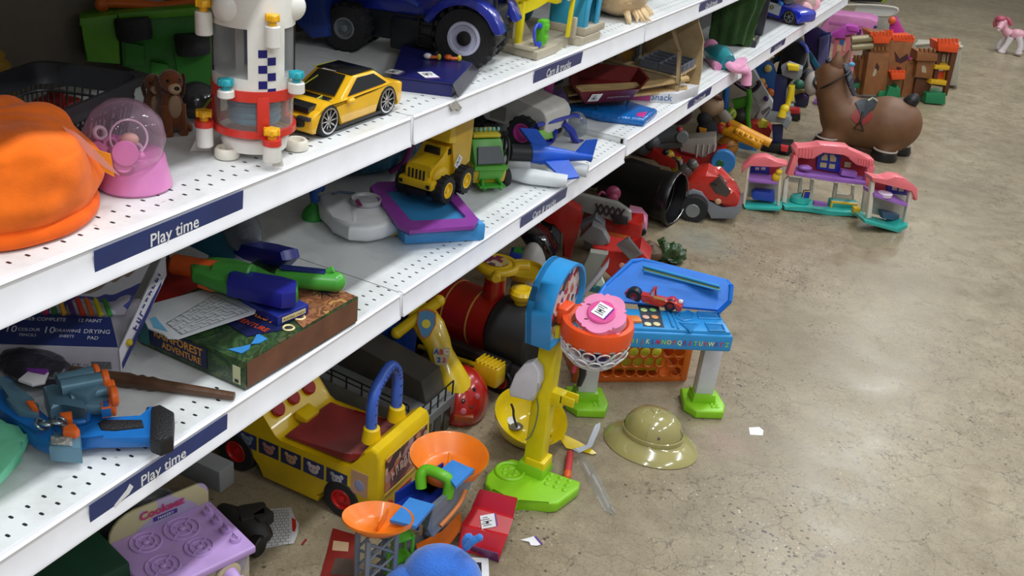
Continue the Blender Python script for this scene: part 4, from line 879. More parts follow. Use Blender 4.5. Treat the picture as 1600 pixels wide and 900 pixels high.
b.tube([q0, q0.lerp(q1, .3), q0.lerp(q1, .7), q1], [.014, .018, .019, .018], n=18, smooth=3); b.ell(q1, (.018, .018, .018)); b.tube([q0.lerp(q1, .85)+Ve((0, 0, .018)), q0.lerp(q1, .95)+Ve((0, 0, .024))], .006)
o = b.build('grip', plastic('4aa43c', .3), T); b = M(); b.box(q0.lerp(q1, .45)+Ve((0, 0, .0185)), ((q1-q0).length*.75, .018, .004), .0015, rz=math.degrees(math.atan2((q1-q0).y, (q1-q0).x))); b.build('grip_pad', plastic('1a2a6e', .4), o)
# ---- blue bottle with clear dome
fr = Fr((-.285, 1.415, ZB), 65); T = thing('bubble_toy', 'dark blue handheld toy with a clear domed pack behind the water blaster', 'bubble toy', fr)
p = lambda a, b_, x=0: fr.v(a, b_, x)
b = M(); b.prism([p(332, 378), p(352, 372), p(385, 378), p(418, 384), p(452, 390), p(456, 405), p(446, 416), p(420, 410), p(395, 402), p(335, 400)], -.02, .02, ax='x', bev=.008); b.ell((0, *p(360, 385)), (.03, .03, .03)); b.build('body', plastic('16208a', .3), T)
b = M(); b.ell((0, *p(378, 360)), (.036, .048, .046), n=26, k=14); b.build('clear_shell', clear('b8bcc4', .3, .08), T); b = M(); y, z = p(372, 344); b.cyl((-.01, y, z), (.035, y, z), .018, n=24, bev=.002); b.build('grey_cap', plastic('6c6e72', .4), T)
b = M(); b.prism([p(352, 363), p(368, 360), p(390, 370), p(372, 377)], .032, .0345, ax='x'); b.build('white_sticker', PAPER, T)
# ---- cone, oval console
fr = fz(489, 341, ZB)
b = M(); b.lathe([(0, 0), (.0245, 0), (.025, .006), (.022, .018), (.012, .03), (.006, .034), (.0065, .042), (0, .045)], n=28); tag(b.build('suction_cone', plastic('3a9a3c', .35)), 'small green suction cone toy on the shelf beside the white console', 'toy cone', fr)
fr = Fr(onz(560, 352, ZB), 0); T = thing('toy_console', 'white rounded baby toy console with green bar, blue hook and yellow knob', 'baby toy', fr)
H = lambda pts, z: fr.hs(pts, z); Wc = plastic('dfe1e2', .35)
b = M(); o1 = H([(495, 300), (518, 293), (560, 298), (590, 303), (615, 322), (622, 340), (600, 348), (578, 352), (545, 350), (520, 335), (500, 318)], .05)
b.prism(o1, .008, .045, bev=.012, seg=3); o2 = H([(500, 315), (520, 330), (548, 350), (570, 352), (600, 345), (596, 330), (540, 325)], .03); b.prism(o2, 0, .03, bev=.008)
b.prism(H([(548, 332), (556, 333), (556, 356), (550, 357)], .03), .0, .046, bev=.002); b.prism(H([(596, 333), (618, 334), (617, 350), (598, 350)], .03), .0, .046, bev=.002); b.build('shell', Wc, T)
b = M(); q = onz(572, 314, ZB+.05)-fr.p; b.lathe([(0, .044), (.034, .044), (.036, .050), (.033, .058), (.03, .056), (.028, .052), (0, .056)], n=32, T=Mx.Translation(Ve((q.x, q.y, 0)))); b.build('dial', plastic('a8a8ac', .25), T)
b = M(); b.tube([fr.ph(520, 303, .047), fr.ph(530, 300, .047), fr.ph(555, 302, .047)], .003, plastic('6a7a9a')); b.prism(H([(555, 312), (560, 310), (566, 320), (560, 322)], .06), .057, .0595, plastic('7a2a5a')); b.build('display', plastic('6a7a9a'), T)
b = M(); b.tube([fr.ph(556, 352, .026), fr.ph(575, 352, .026), fr.ph(596, 347, .026)], .008, smooth=3); b.build('green_bar', plastic('2c7c38'), T)
b = M(); b.tube([fr.ph(493, 315, .045), fr.ph(490, 303, .055), fr.ph(496, 293, .055), fr.ph(505, 294, .05)], [.008, .01, .012, .009], smooth=4); b.build('blue_hook', plastic('2c5cae'), T)
q = fr.i @ onz(613, 354, ZB+.024); b = M(); dv = (fr.o-q).normalized(); dv.z = 0; dv.normalize(); b.cyl(q-dv*.012, q+dv*.006, .021, n=30, bev=.003); b.build('yellow_knob', plastic('d8b828', .6, bump=.4, bscale=300), T)
# ---- teal bag
fr = Fr((-.40, 2.0, ZB), -30); b = M(); b.ell((0, 0, .075), (.06, .15, .075), n=36, k=20)
for v in b.bm.verts: v.co += v.co.normalized()*.012*NZ.noise(v.co*40)
T = thing('teal_bag', 'glittery teal bag with pink trim at the back behind the dump truck', 'bag', fr); b.build('bag', plastic('1c5a74', .25, bump=.9, bscale=80), T); b = M(); b.tube([(.03, .05, .01), (.06, .07, .04), (.055, .09, .08), (.03, .12, .11)], .008, smooth=4); b.build('trim', plastic('8a2a70'), T)
# ---- blue tray with purple frame on light blue box
fr = Fr(onz(632, 383, ZB), 0); T = thing('drawing_board', 'toy drawing board with purple frame over blue sheet on a light blue box', 'drawing board', fr)
c_ = [Ve((0, 0, 0)), fr.ph(756, 376, 0)]; bx = c_[1]; u_ = bx.normalized(); n_ = Ve((-u_.y, u_.x, 0)); Lb = bx.length
far = fr.ph(575, 290, .03); dist = far.dot(n_)
b = M(); b.prism([(0, 0), (bx.x, bx.y), (bx.x+n_.x*.21-u_.x*.03, bx.y+n_.y*.21-u_.y*.03), (n_.x*.21-u_.x*.03, n_.y*.21-u_.y*.03)], 0, .042, bev=.005); b.build('box', plastic('4a9cdc', .35), T)
o_ = fr.hs([(627, 346), (640, 355), (735, 352), (747, 346), (744, 338), (694, 286), (672, 283), (590, 286), (585, 292)], .045)
b = M(); zf = .055
outer = fr.hs([(622, 352), (640, 360), (740, 353), (748, 343), (700, 286), (690, 282), (590, 284), (578, 292)], zf); inner = fr.hs([(640, 342), (646, 345), (724, 341), (728, 338), (688, 296), (682, 293), (610, 294), (602, 298)], zf)
n = len(outer); vs = [(x, y, zf-.012) for x, y in outer]+[(x, y, zf) for x, y in outer]+[(x, y, zf) for x, y in inner]+[(x, y, zf-.012) for x, y in inner]; fs = []
for k in range(3):
    for i in range(n): j = (i+1) % n; fs.append((k*n+i, k*n+j, (k+1)*n+j, (k+1)*n+i))
V, F = b.add(vs, fs); b.build('frame', plastic('8a3c9c', .35), T)
b = M(); b.prism([(x, y) for x, y in outer], .0425, zf-.008, sc=1); b.build('sheet', plastic('3482b8', .45), T)
# ---- yellow dump truck
fr = Fr((-.205, 1.99, ZB+.046), -62); 
P_ = onz(690, 316, ZB+.056); P2_ = onz(636, 300, ZB+.056); 
fr = Fr(((P_.x+P2_.x)/2, (P_.y+P2_.y)/2, ZB+.0556)); ax_ = math.degrees(math.atan2(P_.y-P2_.y, P_.x-P2_.x)); fr = Fr(fr.p, ax_-90)
T = thing('dump_truck', 'yellow toy dump truck with raised bed standing on the drawing board', 'toy truck', fr)
Yd = plastic('dcb416', .4); tw = (P_-P2_).length
for x in (0, -.085):
    for s_ in (-1, 1): wheel(T, (x, s_*tw*.5, .032), (0, s_, 0), .032, .03, TYRE, plastic('f0c820'), .6, 0, tread=14)
b = M(); b.prism([(.03, .035), (.04, .04), (.04, .065), (.03, .075), (.03, .088), (-.02, .095), (-.03, .12), (-.065, .12), (-.07, .04)], -tw*.34, tw*.34, ax='y', bev=.006); b.box((.032, 0, .047), (.03, tw*.95, .02), .005)
for s_ in (-1, 1): b.ell((-.005, s_*tw*.36, .06), (.032, .014, .022))
b.build('cab', Yd, T)
b = M(); [b.box((.041, k*.0095, .067), (.003, .0045, .024), .001) for k in (-2, -1, 0, 1, 2)]; b.prism([(-tw*.22, .1), (tw*.22, .1), (tw*.19, .115), (-tw*.19, .115)], -.03, -.018, ax='x', bev=.001); b.box((-.048, tw*.34, .105), (.02, .003, .014), .001); b.box((-.02, 0, .025), (.12, .05, .016), .002); [b.box((.048, s_*tw*.38, .047), (.003, .008, .008)) for s_ in (-1, 1)]; b.build('grille', BK, T)
b = M(); b.prism([(-.06, .04), (-.045, .13), (-.02, .135), (-.025, .185), (-.14, .17), (-.135, .06)], -tw*.42, tw*.42, ax='y', bev=.004); b.build('dump_bed', plastic('d2a812', .4), T)
b = M(); b.prism([(-.05, .125), (-.015, .135), (-.02, .2), (-.03, .2)], -tw*.5, tw*.5, ax='y', bev=.003); b.build('bed_front', Yd, T); sticker(T, rot((-.075, tw*.425, .075), 90, 40, 180), .022, .03, edge=False)
# ---- green and yellow van
fr = Fr(onz(750, 284, ZB), -40); T = thing('toy_van', 'green and yellow toy van with dark windscreen beside the dump truck', 'toy van', fr)
b = M(); b.prism([(.055, .02), (.06, .05), (.05, .065), (-.06, .07), (-.08, .02)], -.045, .045, ax='y', bev=.006); b.build('lower_body', plastic('c8b02a', .35), T)
b = M(); b.prism([(.058, .05), (.056, .066), (.02, .12), (-.06, .125), (-.07, .06)], -.042, .042, ax='y', bev=.008); b.box((.06, 0, .06), (.012, .09, .012), .003); b.prism([(-.03, .03), (.03, .03), (.04, .055), (-.03, .055)], .058, .062, ax='x', bev=.001); b.build('upper_body', plastic('58a838', .35), T)
b = M(); b.prism([(-.036, .068), (.036, .068), (.03, .112), (-.03, .112)], -.0, .006, ax='x', T=rot((.057, 0, 0), 0, 0, 0) @ Mx.Translation(Ve((0, 0, .07))) @ Mx.Rotation(math.radians(-33), 4, 'Y') @ Mx.Translation(Ve((0, 0, -.07)))); b.prism([(-.05, .075), (.025, .075), (.005, .112), (-.045, .112)], .043, .045, ax='y'); b.build('windscreen', plastic('1c2830', .35), T)
b = M(); b.box((-.01, 0, .128), (.06, .075, .01), .004); b.build('roof', plastic('d4c02c'), T); b = M(); [b.ell((.0, -.036+k*.012, .139), (.004, .004, .006)) for k in range(7)]; b.build('roof_lamp', plastic('8ac8c0'), T)
for x in (.035, -.05):
    for s_ in (-1, 1): wheel(T, (x, s_*.052, .024), (0, s_, 0), .024, .018, TYRE, plastic('606468'), .45)
b = M(); b.box((.07, .0, .018), (.03, .07, .006), .002); b.tube([(.06, .02, .03), (.078, .026, .02), (.085, .02, .012)], .005); b.tube([(.06, -.02, .03), (.078, -.026, .02), (.085, -.02, .012)], .005); b.build('bumper', plastic('3c9a30'), T)
# ---- white and pink jeep
fr = Fr(onz(790, 222, ZB), 22); fr = Fr((-.29, 2.55, ZB), -3); T = thing('toy_jeep', 'white toy jeep with pink seats and pink wheels in the middle of the shelf', 'toy jeep', fr)
Wj = plastic('c4c0b8', .4); Pj = plastic('b8388c', .35)
b = M(); pts = [(-.16, .05), (-.12, .05)]+[(-.085+.045*math.cos(math.radians(a)), .045+.045*math.sin(math.radians(a))) for a in range(160, 10, -20)]+[(-.03, .05), (.05, .05)]+[(.10+.045*math.cos(math.radians(a)), .045+.045*math.sin(math.radians(a))) for a in range(160, 10, -20)]+[(.16, .05), (.165, .095), (.155, .112), (.14, .122), (.06, .128), (.05, .135), (.03, .137), (-.15, .137), (-.162, .125), (-.165, .1)]
b.prism(pts, -.075, .075, ax='y', bev=.012, seg=3)
for x in (.10,): b.torus((x, .078, .045), .047, .007, d=(0, 1, 0), a0=10, a1=170, n=16)
b.build('body', Wj, T)
b = M(); b.box((-.02, 0, .135), (.13, .11, .02), .005); b.box((-.07, 0, .165), (.02, .11, .06), .006); b.build('seat', Pj, T); b = M(); b.prism([(.05, .125), (.06, .125), (.035, .2), (.025, .2)], -.07, .07, ax='y', bev=.002); b.build('windscreen_frame', Wj, T)
b = M(); b.prism([(-.015, .06), (.035, .06), (.035, .1), (-.015, .1)], -.0775, -.0765, ax='y'); b.build('door_decal', plastic('8a867e', .5), T)
for x in (-.085, .10):
    for s_ in (-1, 1): wheel(T, (x, s_*.074, .046), (0, s_, 0), .046, .038, TYRE, Pj, .62, tread=14)
# ---- pink plastic pieces and yellow pack
fr = fz(845, 200, ZB); fr = Fr((-.19, 2.66, ZB), fr.rz*180/PI); T = thing('doll_accessory_rack', 'magenta and white plastic toy pieces standing upright beyond the jeep', 'toy accessory', fr)
p = lambda a, b_, x=0: fr.v(a, b_, x)
b = M(); b.prism([p(842, 178), p(852, 128), p(864, 120), (p(868, 120)), p(862, 150), p(855, 184)], 0, .012, ax='x', bev=.003); b.prism([p(829, 152), p(838, 126), p(845, 128), p(838, 154)], -.02, -.008, ax='x', bev=.003); b.build('pink_panel', Pj, T); b = M(); b.tube([(.0, *p(851, 124)), (0, *p(846, 135)), (0, *p(850, 145)), (0, *p(844, 160)), (0, *p(846, 186))], .007, smooth=3); b.ell((0, *p(850, 123)), (.012, .014, .012)); b.build('white_post', plastic('c8c4bc'), T)
fr = Fr((-.20, 2.765, ZB+.018), fr.rz*180/PI); T = thing('carded_toy_pack', 'yellow and purple blister pack with black swirls behind the blue glasses', 'toy pack', fr)
b = M(); b.prism([p(848, 188), p(858, 146), p(880, 165), p(888, 190), p(870, 196)], -.004, .0, ax='x'); b.build('card', plastic('c8b838', .5), T); b = M(); b.prism([p(858, 146), p(876, 136), p(890, 160), p(888, 190), p(880, 165)], -.008, -.004, ax='x'); b.build('purple_card', plastic('55406a', .5), T)
b = M()
for (a, c_) in ((866, 160), (874, 180)): b.torus((.001, *p(a, c_)), .013, .002, d=(1, 0, 0), n=18, k=5, sx=.7); b.torus((.001, *p(a, c_)), .006, .002, d=(1, 0, 0), n=14, k=5, sx=.7)
b.build('swirl_print', INK, T); b = M(); b.ell((.012, *p(860, 195)), (.03, .045, .02)); b.build('blister', clear('d8e0e0', .25), T)
# ---- blue toy glasses pack
fr = Fr(onz(880, 222, ZB), 0); T = thing('toy_glasses', 'blue framed toy glasses in clear packaging with green lens', 'toy glasses', fr)
p = fr.pv
b = M(); b.tube([p(838, 196, -.02), p(870, 188), p(900, 180), p(912, 192, .0)], .006, smooth=3); b.tube([p(880, 192), p(893, 205, .02), p(900, 222, .03), (p(907, 223, .03))], .011, smooth=3); b.tube([p(832, 200, -.03), p(834, 222, -.03), p(860, 222, -.02), p(868, 205, 0)], .008, smooth=3); b.build('frame', plastic('1a2ea0', .3), T)
b = M(); b.prism(fr.vs([(838, 205), (866, 198), (864, 216), (840, 218)], -.01), -.014, -.006, ax='x', bev=.004); b.build('lens', plastic('7ab83c', .4), T); b = M(); b.ell(p(898, 200, -.01), (.035, .05, .05), n=20); b.build('clear_pack', clear('c8d0d4', .14), T)
# ---- blue floatplane
fr = Fr(onz(835, 286, ZB), 0); T = thing('toy_seaplane', 'blue toy seaplane with white floats and black propeller ring', 'toy plane', fr)
Bp = plastic('1c58c8', .35); Wp = plastic('d8dcde', .4)
def flt(x0, y0, x1, y1, r=.022, z=.022):
    A, B_ = fr.ph(x0, y0, z), fr.ph(x1, y1, z); q = M(); d_ = B_-A
    rows = []
    for i in range(13):
        t = i/12; w = r*(math.sin(PI*min(1, t*1.9+.05)/2)**.7 if t < .5 else 1-.35*(t-.5)); c_ = A+d_*t; n_ = Ve((-d_.y, d_.x, 0)).normalized()
        rows.append([c_+n_*w*math.cos(a)*.9+Ve((0, 0, w*math.sin(a)*(1 if math.sin(a) > 0 else .9))) for a in [2*PI*j/14 for j in range(14)]])
    q.grid(rows, closed=True, cap=True); return q
flt(782, 270, 886, 284).build('float', Wp, T); flt(850, 255, 918, 268).build('float', Wp, T)
A, B_ = fr.ph(800, 238, .075), fr.ph(925, 246, .06); b = M()
d_ = B_-A; n_ = Ve((-d_.y, d_.x, 0)).normalized(); rows = []
for t, w, h_ in ((.22, .024, .024), (.35, .026, .028), (.5, .02, .022), (.75, .012, .014), (1.0, .006, .008)):
    c_ = A+d_*t; rows.append([c_+n_*w*math.cos(a)+Ve((0, 0, h_*math.sin(a))) for a in [2*PI*j/12 for j in range(12)]])
b.grid(rows, closed=True, cap=True); b.prism(fr.vs([(915, 242), (925, 228), (933, 230), (931, 262), (922, 262), (905, 250)], (B_-Ve()).x-.0), (B_).x-.012, (B_).x-.006, ax='x', bev=.002) if 0 else b.sheet([B_+Ve((0, 0, -.014)), B_-d_*.25+Ve((0, 0, .0)), B_-d_*.1+Ve((0, 0, .045)), B_+d_*.04+Ve((0, 0, .05))], .005)
w0 = A+d_*.42; b.sheet([w0-d_*.1, w0+d_*.25, w0+d_*.32-n_*.07+Ve((0, 0, -.03)), w0+d_*.10-n_*.08+Ve((0, 0, -.035))], .006); b.sheet([w0+d_*-.1, w0+d_*.1, w0+d_*.02+n_*.1+Ve((0, 0, .03)), w0-d_*.2+n_*.1+Ve((0, 0, .03))], .006); b.build('fuselage', Bp, T)
b = M(); b.cyl(A+d_*-.04, A+d_*.24, .022, n=20, bev=.003); b.torus(A-d_*.1, .04, .0035, d=d_, n=30); b.ell(A-d_*.1, (.01, .01, .01)); b.box(A-d_*.1, (.006, .004, .08), .001); b.box(A-d_*.1, (.05, .004, .008), .001, rz=60); b.build('engine', plastic('1e2226', .5), T)
b = M()
for (a0_, z0_) in ((fr.ph(822, 268, .03), A+d_*.2), (fr.ph(815, 262, .03), A+d_*.05), (fr.ph(880, 262, .03), A+d_*.6)): b.tube([a0_, z0_], .005)
b.box(A+d_*.1+Ve((0, 0, -.028)), (.06, .03, .02), .003, rz=20); b.build('strut', Wp, T)
# ---- red tray, wooden frame, blue package, cord
fr = Fr(onz(960, 172, ZB+.03), 0); base = ZB+.02
fr = Fr((-.09, 3.0, ZB+.018), 0); T = thing('wrapped_package', 'glossy bright blue wrapped package with pink corner on the lower shelf', 'package', fr)
b = M(); c_ = fr.hs([(893, 168), (1030, 165), (1018, 180), (1005, 186), (930, 176)], .035); b.prism(fr.hs([(880, 160), (960, 148), (1028, 168), (1008, 184), (940, 176)], .03), 0, .026, bev=.010, seg=3); o = b.build('wrapper', plastic('0c66b4', .18, bump=1, bscale=60), T)
b = M(); b.prism(fr.hs([(885, 168), (1004, 190), (1010, 182), (890, 160)], 0), 0, .012, bev=.002); b.build('dark_underside', plastic('241a3a', .4), T); b = M(); b.prism(fr.hs([(995, 176), (1012, 174), (1006, 183), (994, 181)], .027), .022, .0275, bev=.002); b.build('pink_corner', plastic('c03a8a'), T)
fr = Fr(onz(960, 188, ZB+.018), 0); q = M(); q.tube([onz(a, c_, ZB+z_)-fr.p for a, c_, z_ in ((930, 165, .06), (935, 178, .03), (945, 186, .006), (958, 190, .005), (970, 184, .008), (978, 170, .03), (981, 158, .06))], .0024, smooth=5, n=8); tag(q.build('string_loop', plastic('1a1c22', .5)), 'thin black cord loop hanging over the blue wrapped package', 'cord', fr)
fr = Fr((-.12, 3.02, ZB+.055), 0); T = thing('wooden_toy_rack', 'pale wooden toy frame with two rails lying over the blue package', 'wooden toy', fr)
b = M(); b.sheet([fr.ph(a, c_, .0) for a, c_ in ((888, 150), (1074, 133), (1074, 139), (888, 158))], .008); b.sheet([fr.ph(a, c_, .03) for a, c_ in ((1000, 128), (1075, 118), (1078, 123), (1000, 136))], .008); b.sheet([fr.ph(a, c_, .03) for a, c_ in ((880, 134), (1000, 128), (1000, 134), (888, 148))], .006); b.build('rail', plastic('b89a68', .6, var=.15), T)
fr = Fr((-.2, 3.04, ZB+.066), 0); T = thing('red_tray', 'dark red toy tray with printed word and white sticker on wooden frame', 'toy tray', fr)
b = M(); o_ = fr.hs([(888, 132), (905, 148), (1000, 142), (1015, 125), (1000, 108), (890, 96)], .04)
cx_ = sum(x for x, y in o_)/6; cy_ = sum(y for x, y in o_)/6
lo_ = [((x-cx_)*.75+cx_, (y-cy_)*.75+cy_) for x, y in o_]; n = 6
vs = [(x, y, 0) for x, y in lo_]+[(x, y, .045) for x, y in o_]+[((x-cx_)*.94+cx_, (y-cy_)*.94+cy_, .045) for x, y in o_]+[((x-cx_)*.72+cx_, (y-cy_)*.72+cy_, .005) for x, y in o_]
fs = [tuple(reversed(range(6))), tuple(range(18, 24))]+[(k*n+i, k*n+(i+1) % n, (k+1)*n+(i+1) % n, (k+1)*n+i) for k in range(3) for i in range(n)]
b.add(vs, fs); b.build('tray', plastic('6e1618', .4), T)
q = M(); A = Ve((*lo_[1], 0)).lerp(Ve((*o_[1], .045)), .5); B_ = Ve((*lo_[2], 0)).lerp(Ve((*o_[2], .045)), .5); X = (B_-A).normalized(); up_ = (Ve((*o_[1], .045))-Ve((*lo_[1], 0))).normalized(); Zv = X.cross(up_).normalized(); up_ = Zv.cross(X); R3 = Mx((X, up_, Zv)).transposed().to_4x4()
R3.translation = A.lerp(B_, .68)+Zv*.003; marks(q, 9, .09, .009, R3, plastic('b8a0a0', .5)); R4 = R3.copy(); R4.translation = A.lerp(B_, .22)+Zv*.003+up_*.004; q.build('lettering', PAPER, T); sticker(T, R4, .04, .035, edge=False)
# pale card with star and dark box behind the tray
fr = Fr((-.34, 3.3, ZB), 0); T = thing('star_card_box', 'pale box with orange star and pink shape behind the red tray', 'toy box', fr)
yaw_ = math.atan2(CAM.y-3.3, CAM.x+.34); fr = Fr(fr.p, math.degrees(yaw_)); T.rotation_euler = (0, 0, yaw_)
b = M(); pp = fr.vs([(962, 125), (964, 62), (1003, 55), (1003, 120)]); b.prism(pp, -.05, 0, ax='x', bev=.002); zmin = min(z for y, z in pp); b.build('card', plastic('a89c80', .5), T)
y, z = fr.v(980, 85); b = M(); b.prism([(y+(.035 if k % 2 == 0 else .017)*math.sin(k*PI/5), z+(.035 if k % 2 == 0 else .017)*math.cos(k*PI/5)) for k in range(10)], .0005, .0015, plastic('c89428'), ax='x'); b.lathe([(0, .0015), (.02, .0015)], plastic('b8505a'), axm((0, y, z-.04), (1, 0, 0))); b.lathe([(0, .0012), (.022, .0012)], plastic('a84420'), axm((0, y+.002, z+.035), (1, 0, 0))); b.build('star_print', plastic('c89428'), T)
for v in []: pass
fr = Fr((-.42, 2.98, ZB+.018), 0); q = M(); q.box((0, .02, .10), (.08, .3, .2), .005); tag(q.build('dark_blue_box', plastic('14284c', .5)), 'dark blue box at the back of the shelf behind the red tray', 'box', fr)
# pink snack packet
fr = Fr(onz(1040, 163, ZB+.018), 0); T = thing('snack_box', 'flat white and magenta snack box under the wooden play house', 'box', fr)
b = M(); c_ = [fr.ph(a, k_, 0) for a, k_ in ((985, 158), (1056, 162), (1090, 148), (1000, 138))]; b.prism([(q_.x, q_.y) for q_ in c_], 0, .034, bev=.001); o = b.build('box', plastic('c8c8cc', .5), T)
A, B_ = c_[0], c_[1]; X = (B_-A).normalized(); n_ = X.cross(Ve((0, 0, 1))); q = M(); R3 = Mx((X, Ve((0, 0, 1)), n_)).transposed().to_4x4(); R3.translation = A.lerp(B_, .66)+Ve((0, 0, .018))+n_*.0015; q.text('Snack', .032, R3, plastic('2a5a9a', .5), 0); q.sheet([A+n_*.001+Ve((0, 0, .004)), A.lerp(B_, .42)+n_*.001+Ve((0, 0, .004)), A.lerp(B_, .42)+n_*.001+Ve((0, 0, .031)), A+n_*.001+Ve((0, 0, .031))], .0006, plastic('a82a78')); q.build('lettering', plastic('2a5a9a'), o)
# ---- wooden play house till
fr = Fr(onz(1060, 152, ZB+.018), -55); T = thing('wooden_play_house', 'pale wooden toy house with arched sides and grey divided tray', 'toy house', fr)
Wd = plastic('b8a078', .6, var=.12); 
c0, c1, c2 = onz(1058, 158, ZB+.018), onz(1105, 135, ZB+.018), onz(985, 152, ZB+.018)
fr = Fr((c0.x, c0.y, ZB+.018), 0); T.location = fr.p; T.rotation_euler = (0, 0, 0)
ux = Ve((.0, 1, 0)); wx = Ve((-1, .12, 0)).normalized()   # along the shelf / towards the back
D_, W_ = .30, .235
def hs_(u, w, z): return ux*u+wx*w+Ve((0, 0, z))
def wall(u, th=.009):
    q = M(); pr = [(0, 0), (0, .06), (.015, .17), (.05, .235), (.10, .262), (.16, .27), (.24, .27), (.30, .262), (.30, 0)]
    hole = [(.06, .085), (.06, .16), (.09, .2), (.13, .2), (.15, .16), (.15, .085)] if u > .1 else None
    q.add([hs_(u, w, z) for w, z in pr]+[hs_(u+th, w, z) for w, z in pr], [tuple(range(9)), tuple(reversed(range(9, 18)))]+[(i, (i+1) % 9, 9+(i+1) % 9, 9+i) for i in range(9)]); return q
# near wall is an open frame, far wall is solid with arch
q = M(); pr = [(0, 0), (0, .06), (.015, .17), (.05, .235), (.10, .262), (.16, .27), (.24, .27), (.30, .262)]
for i in range(len(pr)-1):
    a_, b_ = hs_(0, *pr[i]), hs_(0, *pr[i+1]); q.sheet([a_, b_, b_+wx*.012-Ve((0, 0, .010)), a_+wx*.012-Ve((0, 0, .0))], .009)
q.add([hs_(0, 0, 0), hs_(0, .3, 0), hs_(0, .3, .075), hs_(0, 0, .075), hs_(.009, 0, 0), hs_(.009, .3, 0), hs_(.009, .3, .075), hs_(.009, 0, .075)], [(0, 1, 2, 3), (7, 6, 5, 4), (0, 4, 5, 1), (1, 5, 6, 2), (2, 6, 7, 3), (3, 7, 4, 0)]); q.build('side_frame', Wd, T)
wall(W_).build('side_panel', Wd, T)
q = M()
def slabq(q, u0, u1, w0, w1, z0, z1, m=None):
    q.add([hs_(u, w, z) for z in (z0, z1) for u, w in ((u0, w0), (u1, w0), (u1, w1), (u0, w1))], [(3, 2, 1, 0), (4, 5, 6, 7), (0, 1, 5, 4), (1, 2, 6, 5), (2, 3, 7, 6), (3, 0, 4, 7)], m)
slabq(q, 0, W_, .29, .30, 0, .26); slabq(q, 0, W_, .0, .3, 0, .008); slabq(q, 0, W_, .02, .3, .07, .078); slabq(q, .11, .118, .02, .28, .0, .07); slabq(q, 0, W_, .15, .24, .262, .27); q.build('shelf', Wd, T)
q = M(); slabq(q, .015, .2, .02, .17, .08, .084)
for k in range(5): slabq(q, .015+.046*k, .019+.046*k, .02, .17, .084, .105)
for k in range(3): slabq(q, .015, .2, .02+.073*k, .024+.073*k, .084, .105)
q.build('divided_tray', plastic('6a6e78', .5), T)
q = M(); slabq(q, .06, .14, .2, .205, .08, .17); q.build('grey_screen', plastic('505058', .5), T)
# ---- mermaid doll and green cloth
fr = Fr(onz(1140, 108, ZB+.018)+Ve((-.02, 0, 0)), 0); T = thing('mermaid_doll', 'soft mermaid doll with teal body and pink tail fin overhanging the shelf edge', 'doll', fr)
zo = .018; g = lambda a, b_, z: onz(a, b_, ZB+.018+z)-fr.p
b = M(); b.tube([g(1110, 80, .03), g(1125, 88, .035), g(1138, 98, .03)], [.03, .045, .03], smooth=4, n=16); b.build('teal_body', plastic('2a8a94', .25, coat=.3), T)
b = M(); b.tube([g(1108, 90, .015), g(1114, 98, .012), g(1122, 105, .012)], [.014, .016, .016], smooth=3); b.ell(g(1111, 73, .05), (.03, .02, .03)); b.build('arm', fabric('d88ab4', .3), T)
b = M(); A = g(1138, 100, .028); b.tube([A, g(1148, 104, .022), g(1156, 98, .03), g(1163, 92, .035)], [.02, .022, .026, .012], smooth=4, n=14, flat=.6); b.tube([A, g(1146, 106, .018), Ve((.075, g(1146, 106, 0).y, .0)), Ve((.085, g(1146, 106, 0).y+.01, -.055))], [.018, .022, .026, .03], smooth=4, n=14, flat=.7); b.build('tail_fin', fabric('dc98b8', .3), T)
fr = Fr((-.13, 4.33, ZB+.018), None); fr = Fr((-.13, 4.33, ZB+.018)); b = M(); rows = []
for i in range(15):
    t = i/14; row = []
    for j in range(84):
        a = 2*PI*j/84; r_ = .074+.006*math.sin(a*11+t*2)+.004*math.sin(a*5+t*6)+.012*t+.006*NZ.noise(Ve((math.cos(a)*3, math.sin(a)*3, t*4))); row.append((r_*.75*math.cos(a)-.02*t, r_*1.15*math.sin(a)+.02*t, .26*t+.01*math.sin(a*3)*(1-t)+.002))
    rows.append(row)
rows.append([(0, 0, .28)]*84); b.grid(rows, closed=True); tag(b.build('green_cloak', fabric('2c4a20', .8, 60)), 'tall dark green ruffled cloth costume piece standing on the lower shelf', 'cloth', fr)
fr = Fr((-.15, 4.62, ZB+.018)); q = M(); q.box((0, .05, .11), (.05, .09, .22), .012); q.ell((0, .05, .24), (.03, .035, .035)); tag(q.build('dark_figure', plastic('1c1e2a', .4)), 'dark toy figure standing just behind the green cloak', 'toy figure', fr)
fr = Fr((-.25, 4.22, ZB+.018)); q = M(); q.tube([(0, 0, 0), (0, -.01, .08), (.01, 0, .17), (0, .02, .2)], [.012, .014, .012, .01], smooth=3); q.ell((0, .03, .21), (.02, .03, .02)); tag(q.build('cream_toy_arm', plastic('b8ac88', .5)), 'cream coloured curved toy piece beside the green cloak', 'toy', fr)
fr = Fr((-.4, 4.25, ZB+.018), 0); q = M(); q.box((0, 0, .09), (.1, .28, .18), .01); tag(q.build('grey_case', plastic('54545a', .5)), 'grey box at the back of the shelf behind the green cloak', 'box', fr)
fr = Fr((-.36, 3.95, ZB+.018), 0); q = M(); q.ell((0, 0, .06), (.05, .06, .06), plastic('6a1c20')); q.ell((.02, .07, .13), (.03, .03, .03), plastic('2a6aa8')); q.cyl((.01, .05, .05), (.02, .07, .12), .02, m=plastic('2a6aa8')); tag(q.build('small_toy', plastic('6a1c20')), 'dark red toy with a blue knob behind the wooden play house', 'toy', fr)
